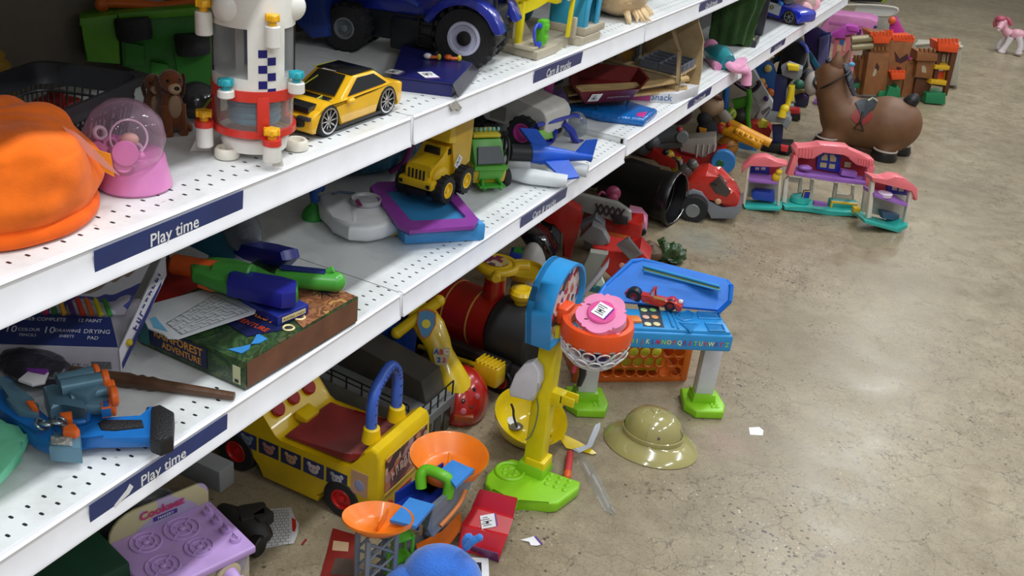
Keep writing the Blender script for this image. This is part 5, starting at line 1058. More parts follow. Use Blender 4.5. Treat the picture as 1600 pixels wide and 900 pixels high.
# small black box
fr = Fr(onz(1180, 72, ZB+.018), 8); T = thing('small_game_box', 'small black printed box lying near the shelf edge by the police car', 'box', fr); b = M(); b.box((-.04, .03, .014), (.09, .14, .028), .001); o = b.build('box', plastic('24262a', .4), T); b = M(); b.box((-.04, .03, .0285), (.075, .12, .001), 0, printed(['1e1e22', '8a8468', '33383c', '565a50'], 40, .4, 'noise')); b.ell((-.03, .0, .029), (.02, .03, .001), plastic('c8c890', .5)); b.build('printing', PAPER, o)
# ---- police car
fr = Fr(onz(1200, 32, ZB+.018), 0); A, B_ = onz(1232, 38, ZB+.018), onz(1185, 26, ZB+.018); fr = Fr((A.x, A.y, ZB+.018), math.degrees(math.atan2(A.y-B_.y, A.x-B_.x)))
T = thing('police_car', 'blue and white toy police car with silver wheels at the end of the shelf', 'toy car', fr)
Bc = plastic('1a2cae', .2, coat=.5); car_body(T, .34, .15, .125, Bc, plastic('20242c', .1, coat=.5), .036, .105, -.105, cab=(.17, -.02, -.25, -.38), nose=.46, tail=.6, zb=.12)
for c_ in T.children: c_.location = (-.105, .062, 0)
for c_ in T.children:
    for v in []: pass
def movewheels():
    for x in (0, -.21):
        for s_ in (-1, 1): wheel(T, (x+.0, .062+s_*.062, .036), (0, s_, 0), .036, .026, TYRE, metal('d0d0d4', .25), .72, 6)
movewheels()
for y_, s_ in ((-.0144, 1), (.1384, -1)):
    b = M(); b.prism([(-.055, .03), (-.05, .082), (-.15, .086), (-.16, .04)], y_-.0008, y_+.0008, ax='y'); b.build('door_panel', plastic('d8dae0', .3), T)
b = M(); b.lathe([(0, .004), (.011, .003), (.011, 0)], plastic('5a6040', .4), axm((-.1, -.016, .062), (0, -1, 0)), 6); b.ell((-.1, -.019, .063), (.006, .002, .007), plastic('c8b860')); b.build('badge', plastic('5a6040'), T)
b = M(); b.ell((-.055, -.02, .09), (.014, .01, .01)); b.build('mirror', plastic('3a8ad0'), T)
# ---- pink plushes
for i, (px, py, x, col, lb) in enumerate(((1246, 14, -.02, 'c8a8a4', 'greyish pink plush toy with a round pale foot beyond the police car'), (1282, 10, .0, 'e0a0ac', 'bright pink plush toy at the very end of the lower shelf'))):
    q_ = onz(px, py+6, ZB+.018); fr = Fr((-.09, q_.y-.05, ZB+.018)); T = thing('pink_plush', lb, 'plush toy', fr, 'pink plush toys at the shelf end'); b = M(); b.ell((-.06, .0, .07), (.08, .11, .07)); b.ell((-.08, 0, .14), (.06, .07, .06)); b.build('body', fabric(col, .6, 120), T)
    for y_ in (-.05, .05): b = M(); b.ell((.03, y_, .036), (.035, .045, .036)); b.build('foot', fabric('dcaeb4' if i == 0 else 'e8a4b4', .5, 120), T)
fr = Fr((-.10, 6.15, ZB+.018)); b = M(); b.ell((0, 0, .06), (.06, .08, .06)); b.ell((0, .03, .13), (.04, .05, .05)); tag(b.build('brown_plush', fabric('4a3022', .6, 120)), 'dark brown plush toy on the far end corner of the lower shelf', 'plush toy', fr)
# ================================================================== floor, near part
# ---- lavender play stove
fr = Fr((-.189, .937, 0), -18); T = thing('play_stove', 'lavender toy stove with ring burners, knobs and printed back panel under the shelf', 'toy stove', fr)
Lv = plastic('b594cc', .4); SW, SD, SH = .19, .15, .22
b = M(); b.box((SD/2, SW/2, SH/2-.008), (SD-.006, SW-.006, SH-.016), .006); b.build('body', printed(['a89c7c', 'b0a0a8', 'a8a088', '9a90a0'], 9, .5, 'noise'), T)
b = M(); b.box((SD/2+.003, SW/2, SH-.008), (SD+.008, SW+.006, .016), .004, seg=3); b.build('worktop', Lv, T)
for (x, y, r) in ((.035, .05, .026), (.04, .115, .03), (.105, .045, .028), (.10, .115, .024)):
    q = M()
    for k in (1, .62): q.torus((x, y, SH+.001), r*k, .0022, n=30, k=6)
    q.ell((x, y, SH+.001), (.006, .006, .003)); [q.box((x+r*.7*math.cos(a), y+r*.7*math.sin(a), SH+.001), (r*.75, .003, .004), .0008, rz=math.degrees(a)) for a in (.6, .6+PI/2, .6+PI, .6+1.5*PI)]; q.build('burner', Lv, T)
for k in range(4):
    q = M(); x = .03+k*.031; q.lathe([(0, 0), (.010, 0), (.009, .008), (.005, .009), (.004, .012), (0, .012)], T=Mx.Translation(Ve((x, .172, SH))), n=18); q.box((x, .172, SH+.012), (.016, .004, .008), .0015); q.build('knob', Lv, T)
b = M(); pr = [(.0, SH-.01), (SW, SH-.01), (SW, SH+.025)]+[(SW-.022+.022*math.cos(a), SH+.025+.022*math.sin(a)) for a in (.3, .6, .9, 1.2, 1.57)]+[(.05, SH+.047)]+[(.05-.05*math.sin(a), SH+.0+.047*math.cos(a)) for a in (.3, .6, .9, 1.2)]+[(0, SH+.0)]
b.prism(pr, -.006, .001, ax='x', bev=.002); o = b.build('back_panel', printed(['9a94bc', 'a89cba', 'b8b088', '8f96c0'], 4, .5, 'noise'), T)
b = M(); R3 = rot((.0022, SW*.52, SH+.029), 90, 0, 90); b.text('Cookeez', .023, R3, plastic('b83a6a'), .0008, bold=.04); R3 = rot((.0022, SW*.55, SH+.012), 90, 0, 90); b.box((0, 0, 0), (.045, .009, .001), 0, plastic('4a3a8a'), R3); b.text('MAKERY', .008, R3, PAPER, .001); b.build('lettering', plastic('b83a6a'), o)
b = M(); b.cyl((SD, .14, .185), (SD+.006, .14, .185), .022, m=plastic('c8bc98')); b.cyl((SD+.006, .14, .185), (SD+.03, .14, .185), .014, .011, bev=.002); b.box((SD+.03, .14, .185), (.012, .03, .008), .002); b.build('front_dial', Lv, T)
b = M(); b.box((SD+.0012, .085, .19), (.001, .03, .022), 0, plastic('c83a80')); b.box((SD+.0012, .03, .19), (.001, .06, .02), 0, plastic('d8c8dc')); b.build('front_print', plastic('c83a80'), T)
# ---- shelf foot beam
for y_ in (1.498, .279):
    pass
fr = Fr((-.18, 1.29, 0), -3)
b = M(); A, B_ = onz(378, 770, 0), onz(378, 770, 0); Bm = Fr((0, 0, 0), 0)
P_ = ony_ = Bm.s(366, 775, 1.30)
b.box((-.385, 1.30, .105), (.27, .045, .055), .003); b.box((-.47, 1.30, .045), (.04, .045, .09), .002); b.build('foot_beam', plastic('7d7f80', .5), unit)
# ---- dark toy and green box in the shade
fr = Fr(onz(400, 845, 0), 20); T = thing('black_toy_gun', 'matt black lumpy toy lying on the brick card behind the stove', 'toy', fr)
b = M(); b.tube([fr.ph(345, 800, .03), fr.ph(375, 815, .035), fr.ph(400, 830, .03), fr.ph(415, 845, .02)], [.02, .028, .03, .02], smooth=3, n=14); b.box(fr.ph(395, 805, .05), (.06, .05, .03), .008, rz=30); b.box(fr.ph(410, 810, .05), (.04, .03, .03), .005, rz=60); b.build('body', plastic('222120', .6), T); b = M(); b.cyl(fr.ph(395, 850, .02), fr.ph(408, 855, .02), .024, bev=.003); b.build('barrel', plastic('121212', .4), T)
fr = Fr((-.30, 1.16, 0), 10); b = M(); b.ell((0, 0, .05), (.13, .09, .055), n=30, k=18)
for v in b.bm.verts: v.co += v.co.normalized()*.02*NZ.noise(v.co*18)
tag(b.build('black_cloth_bag', fabric('121214', .6)), 'soft black cloth bag in the dark under the lower shelf', 'bag', fr)
fr = Fr((-.20, .80, 0), -15); b = M(); b.box((-.02, 0, .12), (.16, .26, .24), .006); tag(b.build('green_carton', plastic('0f3a26', .5)), 'dark green box under the lower shelf next to the lavender stove', 'box', fr)
fr = Fr((-.17, .66, 0), -15); b = M(); b.box((.05, -.03, .10), (.12, .12, .20), .02); b.ell((.05, -.03, .20), (.05, .05, .03)); tag(b.build('teal_tub', plastic('18505c', .4)), 'dark teal tub on the floor beside the dark green box', 'tub', fr)
# ---- brick maze card on the floor
fr = Fr(onz(430, 830, 0), 0); T = thing('brick_print_card', 'white card printed with brick lines and a red half circle tab on the floor', 'activity card', fr)
o_ = fr.hs([(380, 858), (390, 820), (418, 797), (455, 794), (460, 810), (467, 820), (465, 836), (459, 850), (400, 860)]); b = M(); b.prism(o_, .001, .003, bev=.0005); o = b.build('card', plastic('c8c8c8', .5), T)
b = M(); c_ = [Ve((*p_, .0034)) for p_ in fr.hs([(392, 856), (424, 798), (452, 797), (455, 850)], .003)]
for i in range(13):
    v = i/12; seg(b, c_[1].lerp(c_[0], v), c_[2].lerp(c_[3], v), .0007, INK)
    if i < 12:
        for j in range(7): u = (j+.5*(i % 2))/7; seg(b, c_[1].lerp(c_[0], v).lerp(c_[2].lerp(c_[3], v), u), c_[1].lerp(c_[0], v+1/12).lerp(c_[2].lerp(c_[3], v+1/12), u), .0007, INK)
b.build('brick_lines', INK, o); b = M(); b.prism(fr.hs([(456, 809), (462, 812), (463, 822), (461, 831), (457, 830)], .003), .003, .0038); b.build('red_tab', plastic('c02a20', .4), o)
# ---- yellow bus ride-on
fr = Fr((0, 1.435, 0), 0); T = thing('ride_on_bus', 'yellow ride-on toy bus with red seat and ribbed blue push handle', 'ride-on toy', fr)
Yb = plastic('e0bc0e', .32, coat=.25); BW = .20
def arch(cx, cz, r, n=8): return [(cx-r*math.cos(PI*i/n), cz+r*math.sin(PI*i/n)) for i in range(n+1)]
prof = [(-.46, .05), (-.455, .2), (-.37, .30), (-.34, .30), (-.295, .212), (-.238, .135), (-.22, .126), (-.05, .130), (-.03, .142), (-.005, .195), (.012, .208), (.03, .205), (.037, .19), (.042, .07), (.036, .03)]
bot = [(.018, .03)]+arch(-.055, .028, .058)[::-1]+[(-.12, .010), (-.27, .010)]+arch(-.345, .035, .062)[::-1]+[(-.43, .03)]
b = M(); b.prism(prof+bot, 0, BW, ax='y', bev=.007, seg=3); b.build('body', Yb, T)
b = M(); b.prism([(-.228, .128), (-.055, .132), (-.035, .145), (-.02, .170), (-.045, .160), (-.07, .146), (-.15, .137), (-.215, .142)], .02, BW-.02, ax='y', bev=.006); b.build('seat', fabric('8e1512', .15, 300), T)
b = M(); T_ = rot((-.365, BW/2, .228), 0, 38, 0)
for k, (y_, r_) in enumerate(((.045, .021), (.1, .019), (.155, .021))):
    t_ = M(); t_.cyl((-.268, y_, .172), (-.268+.0105, y_, .172+.0078), r_*.88, bev=.003); t_.build('button', plastic('9a1616', .35), T)
b.box((-.225, BW/2-.0, .146), (.035, .05, .02), .005, ry=15); b.build('backrest_block', Yb, T)
# handle
b = M(); hp = [(-.015, .05, .20), (-.018, .05, .27), (-.022, .062, .305), (-.024, .09, .325), (-.024, .115, .325), (-.022, .142, .305), (-.018, .152, .27), (-.015, .152, .20)]
hp = [(-.02, .052, .2), (-.022, .052, .275), (-.024, .066, .305), (-.026, .09, .320), (-.026, .118, .334), (-.026, .140, .322), (-.024, .15, .29), (-.022, .15, .21)]
b.tube(hp, .0125, smooth=6, n=16); o = b.build('push_handle', plastic('3c62c0', .35), T)
b = M(); pp = []
N_ = len(hp)
for i in range(N_-1):
    for t in (.15, .45, .75):
        p0, p1 = Ve(hp[i]), Ve(hp[i+1]); c_ = p0.lerp(p1, t); d_ = (p1-p0).normalized(); side_ = d_.cross(Ve((0, 1, 0))).normalized() if abs(d_.y) < .9 else Ve((1, 0, 0)); out = Ve((1, 0, 0))
        b.box(c_+out*.0122, (.0016, .010 if abs(d_.z) > .7 else .0035, .0035 if abs(d_.z) > .7 else .010), .0005)
b.build('grip_slot', plastic('1c2c6c'), o)
for y_ in (.052, .15): b = M(); b.cyl((-.02, y_, .185), (-.02, y_, .222), .021, .0175, bev=.003); b.build('handle_socket', Yb, T)
for x_, r_ in ((-.055, .048), (-.345, .052)):
    for y_, s_ in ((.014, -1), (BW-.014, 1)): wheel(T, (x_, y_, r_), (0, s_, 0), r_, .034, TYRE, plastic('b81c1c', .35), .55)
# printed stickers
b = M(); b.sheet([(.0425, .018, .095), (.0425, BW-.018, .095), (.040, BW-.018, .182), (.040, .018, .182)], .0012); o = b.build('front_sticker', printed(['4a2436', 'c47a62', 'b8909a', '5a2c3c', 'd8b0a0', '7a3a4a', '8a4a3a'], 55, .35), T)
b = M(); b.sheet([(.0435, .016, .09), (.0435, BW-.016, .09), (.0435, BW-.016, .094), (.0435, .016, .094)], .001); b.sheet([(.0412, .016, .183), (.0412, BW-.016, .183), (.0412, BW-.016, .186), (.0412, .016, .186)], .001)
R3 = rot((.0432, BW/2, .14), 90, 0, 90); marks(b, 8, .13, .03, R3 @ rot((0, 0, 0), 0, 0, 12), plastic('d8c0bc', .4)); b.build('sticker_lettering', plastic('e0c040'), o)
b = M(); b.cyl((.042, .04, .052), (.0445, .04, .052), .011, m=plastic('c01c1c')); b.cyl((.042, .165, .052), (.0445, .165, .052), .011, m=plastic('c01c1c')); b.box((.0425, .10, .06), (.002, .05, .022), .001, plastic('5a3040')); b.build('lamp_sticker', RD, T)
b = M(); ncol = ['2c3254', '343a66', '2a3050']
for k in range(6):
    x0 = -.40+k*.061; b.box((x0+.027, -.0008, .098), (.054, .0012, .038), .0, plastic(ncol[k % 3], .4)); fc = ['a88a80', '7a8a98', 'b07a70', 'b89070', 'c8b8b8', 'a0a0a8'][k]
    b.ell((x0+.027, -.0012, .096), (.014, .0012, .012), plastic(fc, .5), n=18, k=8); [b.ell((x0+.027+s_*.012, -.0012, .106), (.006, .001, .006), plastic(fc, .5), n=12, k=6) for s_ in (-1, 1)]; [b.ell((x0+.027+s_*.005, -.0026, .098), (.0015, .0006, .002), INK, n=8, k=6) for s_ in (-1, 1)]
b.box((-.010, -.0008, .11), (.042, .0012, .06), 0, plastic('b89070', .45)); b.ell((-.010, -.0014, .105), (.012, .001, .014), plastic('8a90b0', .5)); b.build('window_sticker', plastic('2c3254'), T)
# ---- grey flat-deck boat toy behind the bus
fr = Fr((-.05, 1.70, 0), 0); T = thing('grey_deck_toy', 'grey toy ship deck with black railings between the bus and the red ride-on', 'toy ship', fr)
Gy = plastic('66696a', .45); b = M(); b.prism([(-.42, .0), (-.0, .0), (.03, .06), (.03, .11), (-.42, .14)], .0, .16, ax='y', bev=.004); b.build('hull', Gy, T)
b = M(); b.prism([(-.4, .14), (.0, .11), (-.02, .17), (-.4, .24)], .07, .16, ax='y', bev=.003); b.build('ramp_deck', plastic('3c3936', .5), T)
b = M()
for k in range(9): x = -.36+k*.044; b.tube([(x, .0, .14-.07*(x+.42)/.42*.4), (x, .0, .175-.08*(x+.42)/.42*.4)], .0022, n=6)
b.tube([(-.36, 0, .172), (-.01, 0, .145)], .0022, n=6); b.tube([(-.36, 0, .158), (-.01, 0, .13)], .0018, n=6)
for k in range(5): y = .01+k*.035; b.tube([(.025, y, .11), (.025, y, .15)], .0022, n=6)
b.tube([(.025, .01, .15), (.025, .15, .15)], .0022, n=6); b.build('railing', plastic('1a1a1a'), T)
b = M(); [b.box((.031, .03+.045*k, .055), (.002, .03, .06), 0) for k in range(3)]; b.build('side_window', plastic('141618', .2), T)
# ---- blue bucket behind
fr = Fr((-.30, 1.965, 0), 0); b = M(); b.lathe([(0, .0), (.075, .0), (.09, .2), (.094, .2), (.094, .215), (.085, .215), (.07, .02), (0, .02)], n=32); tag(b.build('blue_bucket', plastic('143c8c', .35)), 'dark blue plastic bucket under the shelf behind the grey ship toy', 'bucket', fr)
# ---- red smiling ride-on with yellow handle column
fr = Fr(onz(722, 676, 0)+Ve((-.02, .04, 0))); T = thing('ride_on_bug', 'red smiling ride-on toy with yellow ABC 123 column and handlebar', 'ride-on toy', fr)
p = lambda a, b_, x=0: fr.v(a, b_, x)
b = M(); b.ell((-.05, *p(720, 632, -.02)), (.085, .07, .085), n=32, k=20); b.box((-.09, -.03, .07), (.10, .09, .06), .025, seg=3); b.build('body', plastic('a81c18', .25, coat=.5), T)
b = M()
A = Ve((-.01, *p(712, 600, -.01))); B_ = Ve((-.09, *p(668, 505, -.09))); d_ = (B_-A); X = Ve((0, 1, 0)); 
def sec(c_, w, t_): return [c_+Ve((t_*math.cos(a)*.9, w*math.sin(a), 0)) for a in [2*PI*i/16 for i in range(16)]]
b.grid([sec(A+Ve((0, 0, -.01)), .046, .030), sec(A+d_*.12, .045, .030), sec(A+d_*.6, .034, .027), sec(A+d_*.8, .042, .03), sec(A+d_*1.05, .046, .03), sec(A+d_*1.28, .036, .026), sec(A+d_*1.34, .02, .015)], closed=True, cap=True); o = b.build('column', plastic('d4b416', .28, coat=.3), T)
b = M(); hb0, hb1 = Ve((-.06, *p(620, 520, -.06))), Ve((-.10, *p(686, 470, -.10))); mid = (hb0+hb1)/2; b.tube([hb0, mid, hb1], [.015, .014, .015], n=16); b.ell(hb0, .0155); b.ell(hb1, .0155); b.build('handlebar', plastic('d4b416', .28), T)
b = M(); cN = (fr.o-(A+d_)).normalized(); cN = Ve((.93, .0, .36)).normalized()
Xs = Ve((0, 1, 0)); Ys = cN.cross(Xs).normalized(); R3 = Mx((Xs, Ys, cN)).transposed().to_4x4()
R3.translation = A+d_*1.02+cN*.034; sh = [(-.022, .03), (0, .038), (.022, .03), (.024, .0), (.012, -.03), (0, -.04), (-.012, -.03), (-.024, 0)]
b.prism(sh, -.004, .0005, plastic('b86030', .4), T=R3, sc=1); b.prism([(x*.88, y*.9) for x, y in sh], -.003, .0012, plastic('4c84b0', .4), T=R3); b.lathe([(0, .002), (.011, .002), (.011, .001)], plastic('d8c83c', .4), R3, 20); b.build('shield_sticker', plastic('4c84b0'), o)
b = M(); R4 = R3.copy(); R4.translation = A+d_*.50+cN*.029
for s_, x, y, c_ in (('A', -.012, .008, '2c50a8'), ('B', 0, .008, 'c83a2c'), ('C', .012, .010, 'e8e8e8'), ('2', -.004, -.012, '2c50a8'), ('3', .009, -.012, 'c04878')):
    b.text(s_, .017, R4 @ Mx.Translation(Ve((x, y, .001))), plastic(c_, .4), .001, bold=.06)
b.prism([(-.02, .018), (.02, .02), (.02, .0), (.016, -.024), (-.012, -.024), (-.02, 0)], -.004, .0004, plastic('c8b888', .4), T=R4); b.build('letter_sticker', plastic('2c50a8'), o)
b = M()
def onf_(px, py): 
    dd = fr._d(px, py); c0 = Ve((-.05, *p(720, 632, -.02))); sc_ = Ve((1/.085, 1/.07, 1/.085)); oo = Ve([(fr.o-c0)[i]*sc_[i] for i in range(3)]); d2 = Ve([dd[i]*sc_[i] for i in range(3)])
    aa, bb, cc2 = d2.dot(d2), 2*oo.dot(d2), oo.dot(oo)-1; disc = max(0, bb*bb-4*aa*cc2); t = (-bb-math.sqrt(disc))/(2*aa); return fr.o+dd*t
for px, py in ((724, 627), (741, 609)): b.ell(onf_(px, py), (.004, .0045, .0075), INK, n=12, k=8); b.ell(onf_(px, py-2)+Ve((.004, 0, 0)), (.0015, .0015, .0022), PAPER, n=8, k=6)
for px, py in ((724, 643), (745, 620)): b.ell(onf_(px, py), (.003, .008, .010), plastic('c86a78', .5), n=14, k=8)
b.tube([onf_(733, 636), onf_(738, 637), onf_(742, 630)], .0014, INK, smooth=4); b.build('face', INK, T)
for s_ in (-1,): wheel(T, (-.06, s_*.075, .048), (0, s_, 0), .048, .03, plastic('1c4ea0', .4), plastic('1c4ea0', .4), .6)
b = M(); b.box((.03, -.0, .035), (.02, .05, .02), .004); b.build('front_plate', plastic('8a3c18'), T)
# ---- ride-on train
fr = Fr((-.045, 2.10, 0), -4); T = thing('ride_on_train', 'red and black ride-on train with yellow steering wheel and chimney caps', 'ride-on toy', fr)
Rt = plastic('a01c14', .3, coat=.3); Yt = plastic('cda815', .3, coat=.3); by = .07; bz = .152; br_ = .080
b = M(); b.cyl((-.33, by, bz), (-.03, by, bz), br_, n=36); b.box((-.16, by, .075), (.34, .14, .04), .006); b.build('boiler', Rt, T)
b = M(); [b.cyl((x, by, bz), (x+.004, by, bz), br_+.0015, n=36) for x in (-.17, -.09)]; b.build('boiler_band', plastic('c8a050', .4), T)
b = M(); b.cyl((-.03, by, bz), (.10, by, bz), br_+.007, n=36, bev=.008); b.box((.04, by, .065), (.14, .16, .06), .01); b.build('smokebox', plastic('1d1d1e', .6), T)
b = M(); b.cyl((-.055, by, bz+br_-.01), (-.055, by, .285), .031, .029, n=24); b.build('column', Rt, T)
b = M(); q_ = fr.pv(765, 420, -.055) if 0 else Ve((-.06, by, .35)); b.cyl((-.055, by, .278), (-.055, by, .305), .029, n=24); b.torus((-.055, by, .320), .05, .011, n=34); b.lathe([(0, .312), (.042, .312), (.047, .322), (.036, .331), (0, .333)], T=Mx.Translation(Ve((-.055, by, 0))), n=32)
for a in (40, 215, 300): b.cyl((-.055+.05*math.cos(math.radians(a)), by+.05*math.sin(math.radians(a)), .32), (-.055+.088*math.cos(math.radians(a)), by+.088*math.sin(math.radians(a)), .322), .0115, .013, bev=.003)
o = b.build('steering_wheel', Yt, T); b = M(); b.lathe([(0, .3345), (.034, .3335)], T=Mx.Translation(Ve((-.055, by, 0))), n=30); b.build('wheel_sticker', printed(['7a2a4a', 'b8a050', '8a4a60', 'c0b090', '5a3a50'], 60, .4), o)
b = M(); b.lathe([(.018, 0), (.020, .01), (.028, .018), (.034, .026), (.036, .036), (.030, .044), (.02, .046), (.012, .042), (0, .042)], T=Mx.Translation(Ve((.03, by-.0, bz+br_+.002))), n=30); b.build('chimney', Yt, T)
b = M(); b.box((.03, by-.13, .085), (.075, .05, .06), .008)
for k in range(6): b.box((.0+.012*k, by-.13, .117), (.005, .045, .004), .001)
b.cyl((-.2, by-.125, .07), (-.01, by-.125, .085), .007); b.cyl((-.2, by-.12, .115), (-.1, by-.12, .095), .009); b.build('footrest', Yt, T)
b = M(); b.box((-.14, by-.10, .10), (.42, .03, .025), .004); b.build('side_step', plastic('26221f'), T)
for x in (-.25, -.10, .04):
    for s_ in (-1, 1): wheel(T, (x, by+s_*.08, .04), (0, s_, 0), .04, .02, BK, Rt, .6)
# ---- bowl and white toy behind the train
fr = Fr((-.0, 2.42, 0)); T = thing('yellow_dish_toy', 'yellow dish with curled rim on a stem behind the train steering wheel', 'toy dish', fr)
p = lambda a, b_, x=0: fr.v(a, b_, x)
y, z = p(818, 425); b = M(); b.lathe([(0, z-.012), (.05, z-.010), (.06, z+.0), (.062, z+.012), (.058, z+.012), (.054, z+.002), (0, z-.004)], n=30, T=Mx.Translation(Ve((0, y, 0)))); b.torus((.0, y-.02, z+.006), .03, .005, a0=180, a1=330); b.build('dish', Yt, T); b = M(); b.lathe([(.035, 0), (.03, .01), (.014, .03), (.013, z-.01)], n=20, T=Mx.Translation(Ve((0, y, 0)))); b.build('stem', Yt, T)
fr = Fr((-.04, 2.56, 0)); T = thing('white_car_shell', 'white rounded toy shell with blue and green bits behind the yellow dish', 'toy', fr)
b = M(); y, z = p(828, 425); b.ell((0, fr.v(828, 430)[0], .1), (.06, .055, .15), n=26); b.build('shell', plastic('b0aeaa', .4), T); b = M(); b.box((.0, fr.v(806, 410)[0], fr.v(806, 405)[1]), (.05, .04, .06), .006); b.build('blue_block', plastic('1c3c9c'), T); b = M(); b.box((.0, fr.v(812, 395)[0], fr.v(812, 394)[1]), (.04, .04, .02), .004); b.build('green_block', plastic('2a7a34'), T)
# ---- ball track tower
fr = Fr((.10, 1.33, 0), 60); T = thing('ball_track_tower', 'orange, blue and grey toy track tower with green arch and two orange dishes', 'track toy', fr)
g = lambda a, b_, z: onz(a, b_, z)
fi = fr.i
def L3(v_): return fi @ v_
Or = plastic('ee7c18', .35, coat=.2); Gz = plastic('7c8492', .35, metal=.3); Bz = plastic('3a84d0', .35); Bd = plastic('16308c', .3)
zd = .165
def dish(c_, r0, r1, h_, sx=1, rzz=0, a0=0, a1=360):
    q = M(); TT = Mx.Translation(c_) @ Mx.Rotation(rzz, 4, 'Z'); q.lathe([(0, 0), (r0*.8, .002), (r0, .008), (r1, h_), (r1*1.05, h_+.002), (r1*1.05, h_-.004), (r0*1.05, 0), (0, -.006)], n=40, T=TT, sx=sx, a0=a0, a1=a1); return q
near = L3(g(590, 823, zd)); q = dish(near, .032, .045, .022, 1.45, math.radians(-32)); q.box(near+Ve((0.01, .0, .012)), (.045, .003, .028), .001, rz=40); q.build('near_dish', Or, T)
far = L3(g(700, 735, .175)); q = dish(far, .058, .078, .04, 1.0, 0); q.box(far+Ve((.0, -.0, .015)), (.04, .004, .035), .001, rz=60); q.build('far_dish', Or, T)
q = M(); A = near; 
for dx, dy in ((-.03, -.022), (.03, -.022), (.03, .022), (-.03, .022)): q.box((A.x+dx, A.y+dy, zd/2-.004), (.009, .009, zd-.008), .001)
for dy in (-.022, .022):
    for k in range(3): z_ = .01+k*.048; q.tube([(A.x-.03, A.y+dy, z_), (A.x+.03, A.y+dy, z_+.045)], .003, n=6); q.tube([(A.x+.03, A.y+dy, z_), (A.x-.03, A.y+dy, z_+.045)], .003, n=6)
q.build('lattice_tower', Gz, T)
def plate(pts, z0s, th, name, mat, lift=0):
    P = [L3(g(a, b_, z_)) for (a, b_), z_ in zip(pts, z0s)]; q = M(); q.sheet(P, -th if False else th); return q.build(name, mat, T)
q = M(); q.sheet([L3(g(609, 812, .185)), L3(g(640, 777, .19)), L3(g(679, 788, .19)), L3(g(650, 822, .185))], .008); q.sheet([L3(g(690, 732, .225)), L3(g(707, 718, .23)), L3(g(740, 733, .23)), L3(g(712, 760, .225))], .008); 
for a_, c_ in (((638, 804), .175), ((712, 735), .205)): w_ = L3(g(*a_, c_)); q.box(w_+Ve((0, 0, .004)), (.006, .003, .003)); q.box(w_+Ve((.01, 0, .004)), (.006, .003, .003))
q.build('blue_panel', Bz, T)
q = M(); P1, P2, P3, P4 = L3(g(616, 785, .155)), L3(g(690, 738, .175)), L3(g(712, 765, .165)), L3(g(655, 805, .15)); q.sheet([P1, P2, P3, P4], .012); q.sheet([P1, P2, P2+Ve((0, 0, .025)), P1+Ve((0, 0, .025))], .004); q.sheet([P1, P4, P4-Ve((0, 0, .04)), P1-Ve((0, 0, .04))], .004); q.build('trough', Bd, T)
q = M(); q.sheet([L3(g(a, b_, z_)) for a, b_, z_ in ((676, 795, .18), (690, 783, .185), (715, 762, .2), (742, 733, .215), (735, 760, .18), (724, 788, .15), (702, 814, .13), (676, 840, .11), (668, 826, .13))], .012); q.tube([L3(g(662, 818, .13)), L3(g(668, 812, .13)), L3(g(675, 818, .12)), L3(g(667, 835, .11))], .005, smooth=4); o = q.build('grey_side', Gz, T)
q = M(); q.tube([L3(g(688, 822, .145)), L3(g(705, 804, .155)), L3(g(720, 784, .17)), L3(g(728, 765, .19))], .005, smooth=3); q.tube([L3(g(700, 787, .145)), L3(g(716, 770, .15))], .003); q.build('flame_sticker', plastic('b86a30', .4), o)
q = M(); q.tube([L3(g(658, 762, .19)), L3(g(658, 742, .215)), L3(g(668, 734, .225)), L3(g(690, 742, .225)), L3(g(702, 752, .215)), L3(g(699, 776, .18))], .0115, smooth=4, n=14); q.build('green_arch', plastic('62b41c', .35), T)
q = M(); w_ = L3(g(622, 870, .06)); 
for dx in (-.022, .022):
    for dy in (-.016, .016): q.box((w_.x+dx, w_.y+dy, .06), (.006, .006, .12), .001)
for z_ in (.02, .06, .115): q.box((w_.x, w_.y, z_), (.05, .038, .005), .001)
q.build('green_lift', plastic('58b02a'), T)
q = M(); m0, m1 = L3(g(708, 780, .0)), L3(g(655, 850, 0)); f0 = Ve((far.x, far.y, 0))
q.cyl((far.x, far.y, 0), (far.x, far.y, far.z-.004), .014, .011); q.box((m1.x+.02, m1.y, .05), (.012, .03, .1), .002); q.box(((m1.x+f0.x)/2, (m1.y+f0.y)/2, .004), (.22, .03, .008), .002, rz=math.degrees(math.atan2(f0.y-m1.y, f0.x-m1.x))); q.build('grey_post', Gz, T)
q = M(); w_ = L3(g(690, 835, .045)); q.sheet([L3(g(a, b_, .04)) for a, b_ in ((650, 850), (690, 830), (720, 800), (722, 822), (700, 850), (655, 880))], .008); q.build('lower_ramp', plastic('e0701c'), T)
# ---- red frame on the floor left of tower
fr = Fr(onz(530, 880, 0), 0); T = thing('red_toy_mat', 'dark red printed flat board on the floor under the track tower', 'board', fr)
b = M(); b.prism(fr.hs([(520, 828), (560, 840), (560, 930), (495, 925)]), .001, .006, bev=.001); o = b.build('board', plastic('7c1a14', .5), T); b = M(); b.prism(fr.hs([(521, 845), (545, 848), (544, 862), (519, 860)], .006), .0062, .0068, plastic('b89a78', .6)); b.prism(fr.hs([(524, 872), (552, 874), (552, 900), (516, 898)], .006), .0062, .0068, plastic('4a3a30', .6)); b.build('print', PAPER, o)
fr = Fr(onz(475, 848, 0), 0); b = M(); b.box((0, 0, .002), (.004, .018, .002), rz=10); tag(b.build('red_scrap', plastic('8a2018', .6)), 'tiny red scrap on the floor between brick card and bus wheel', 'scrap', fr)
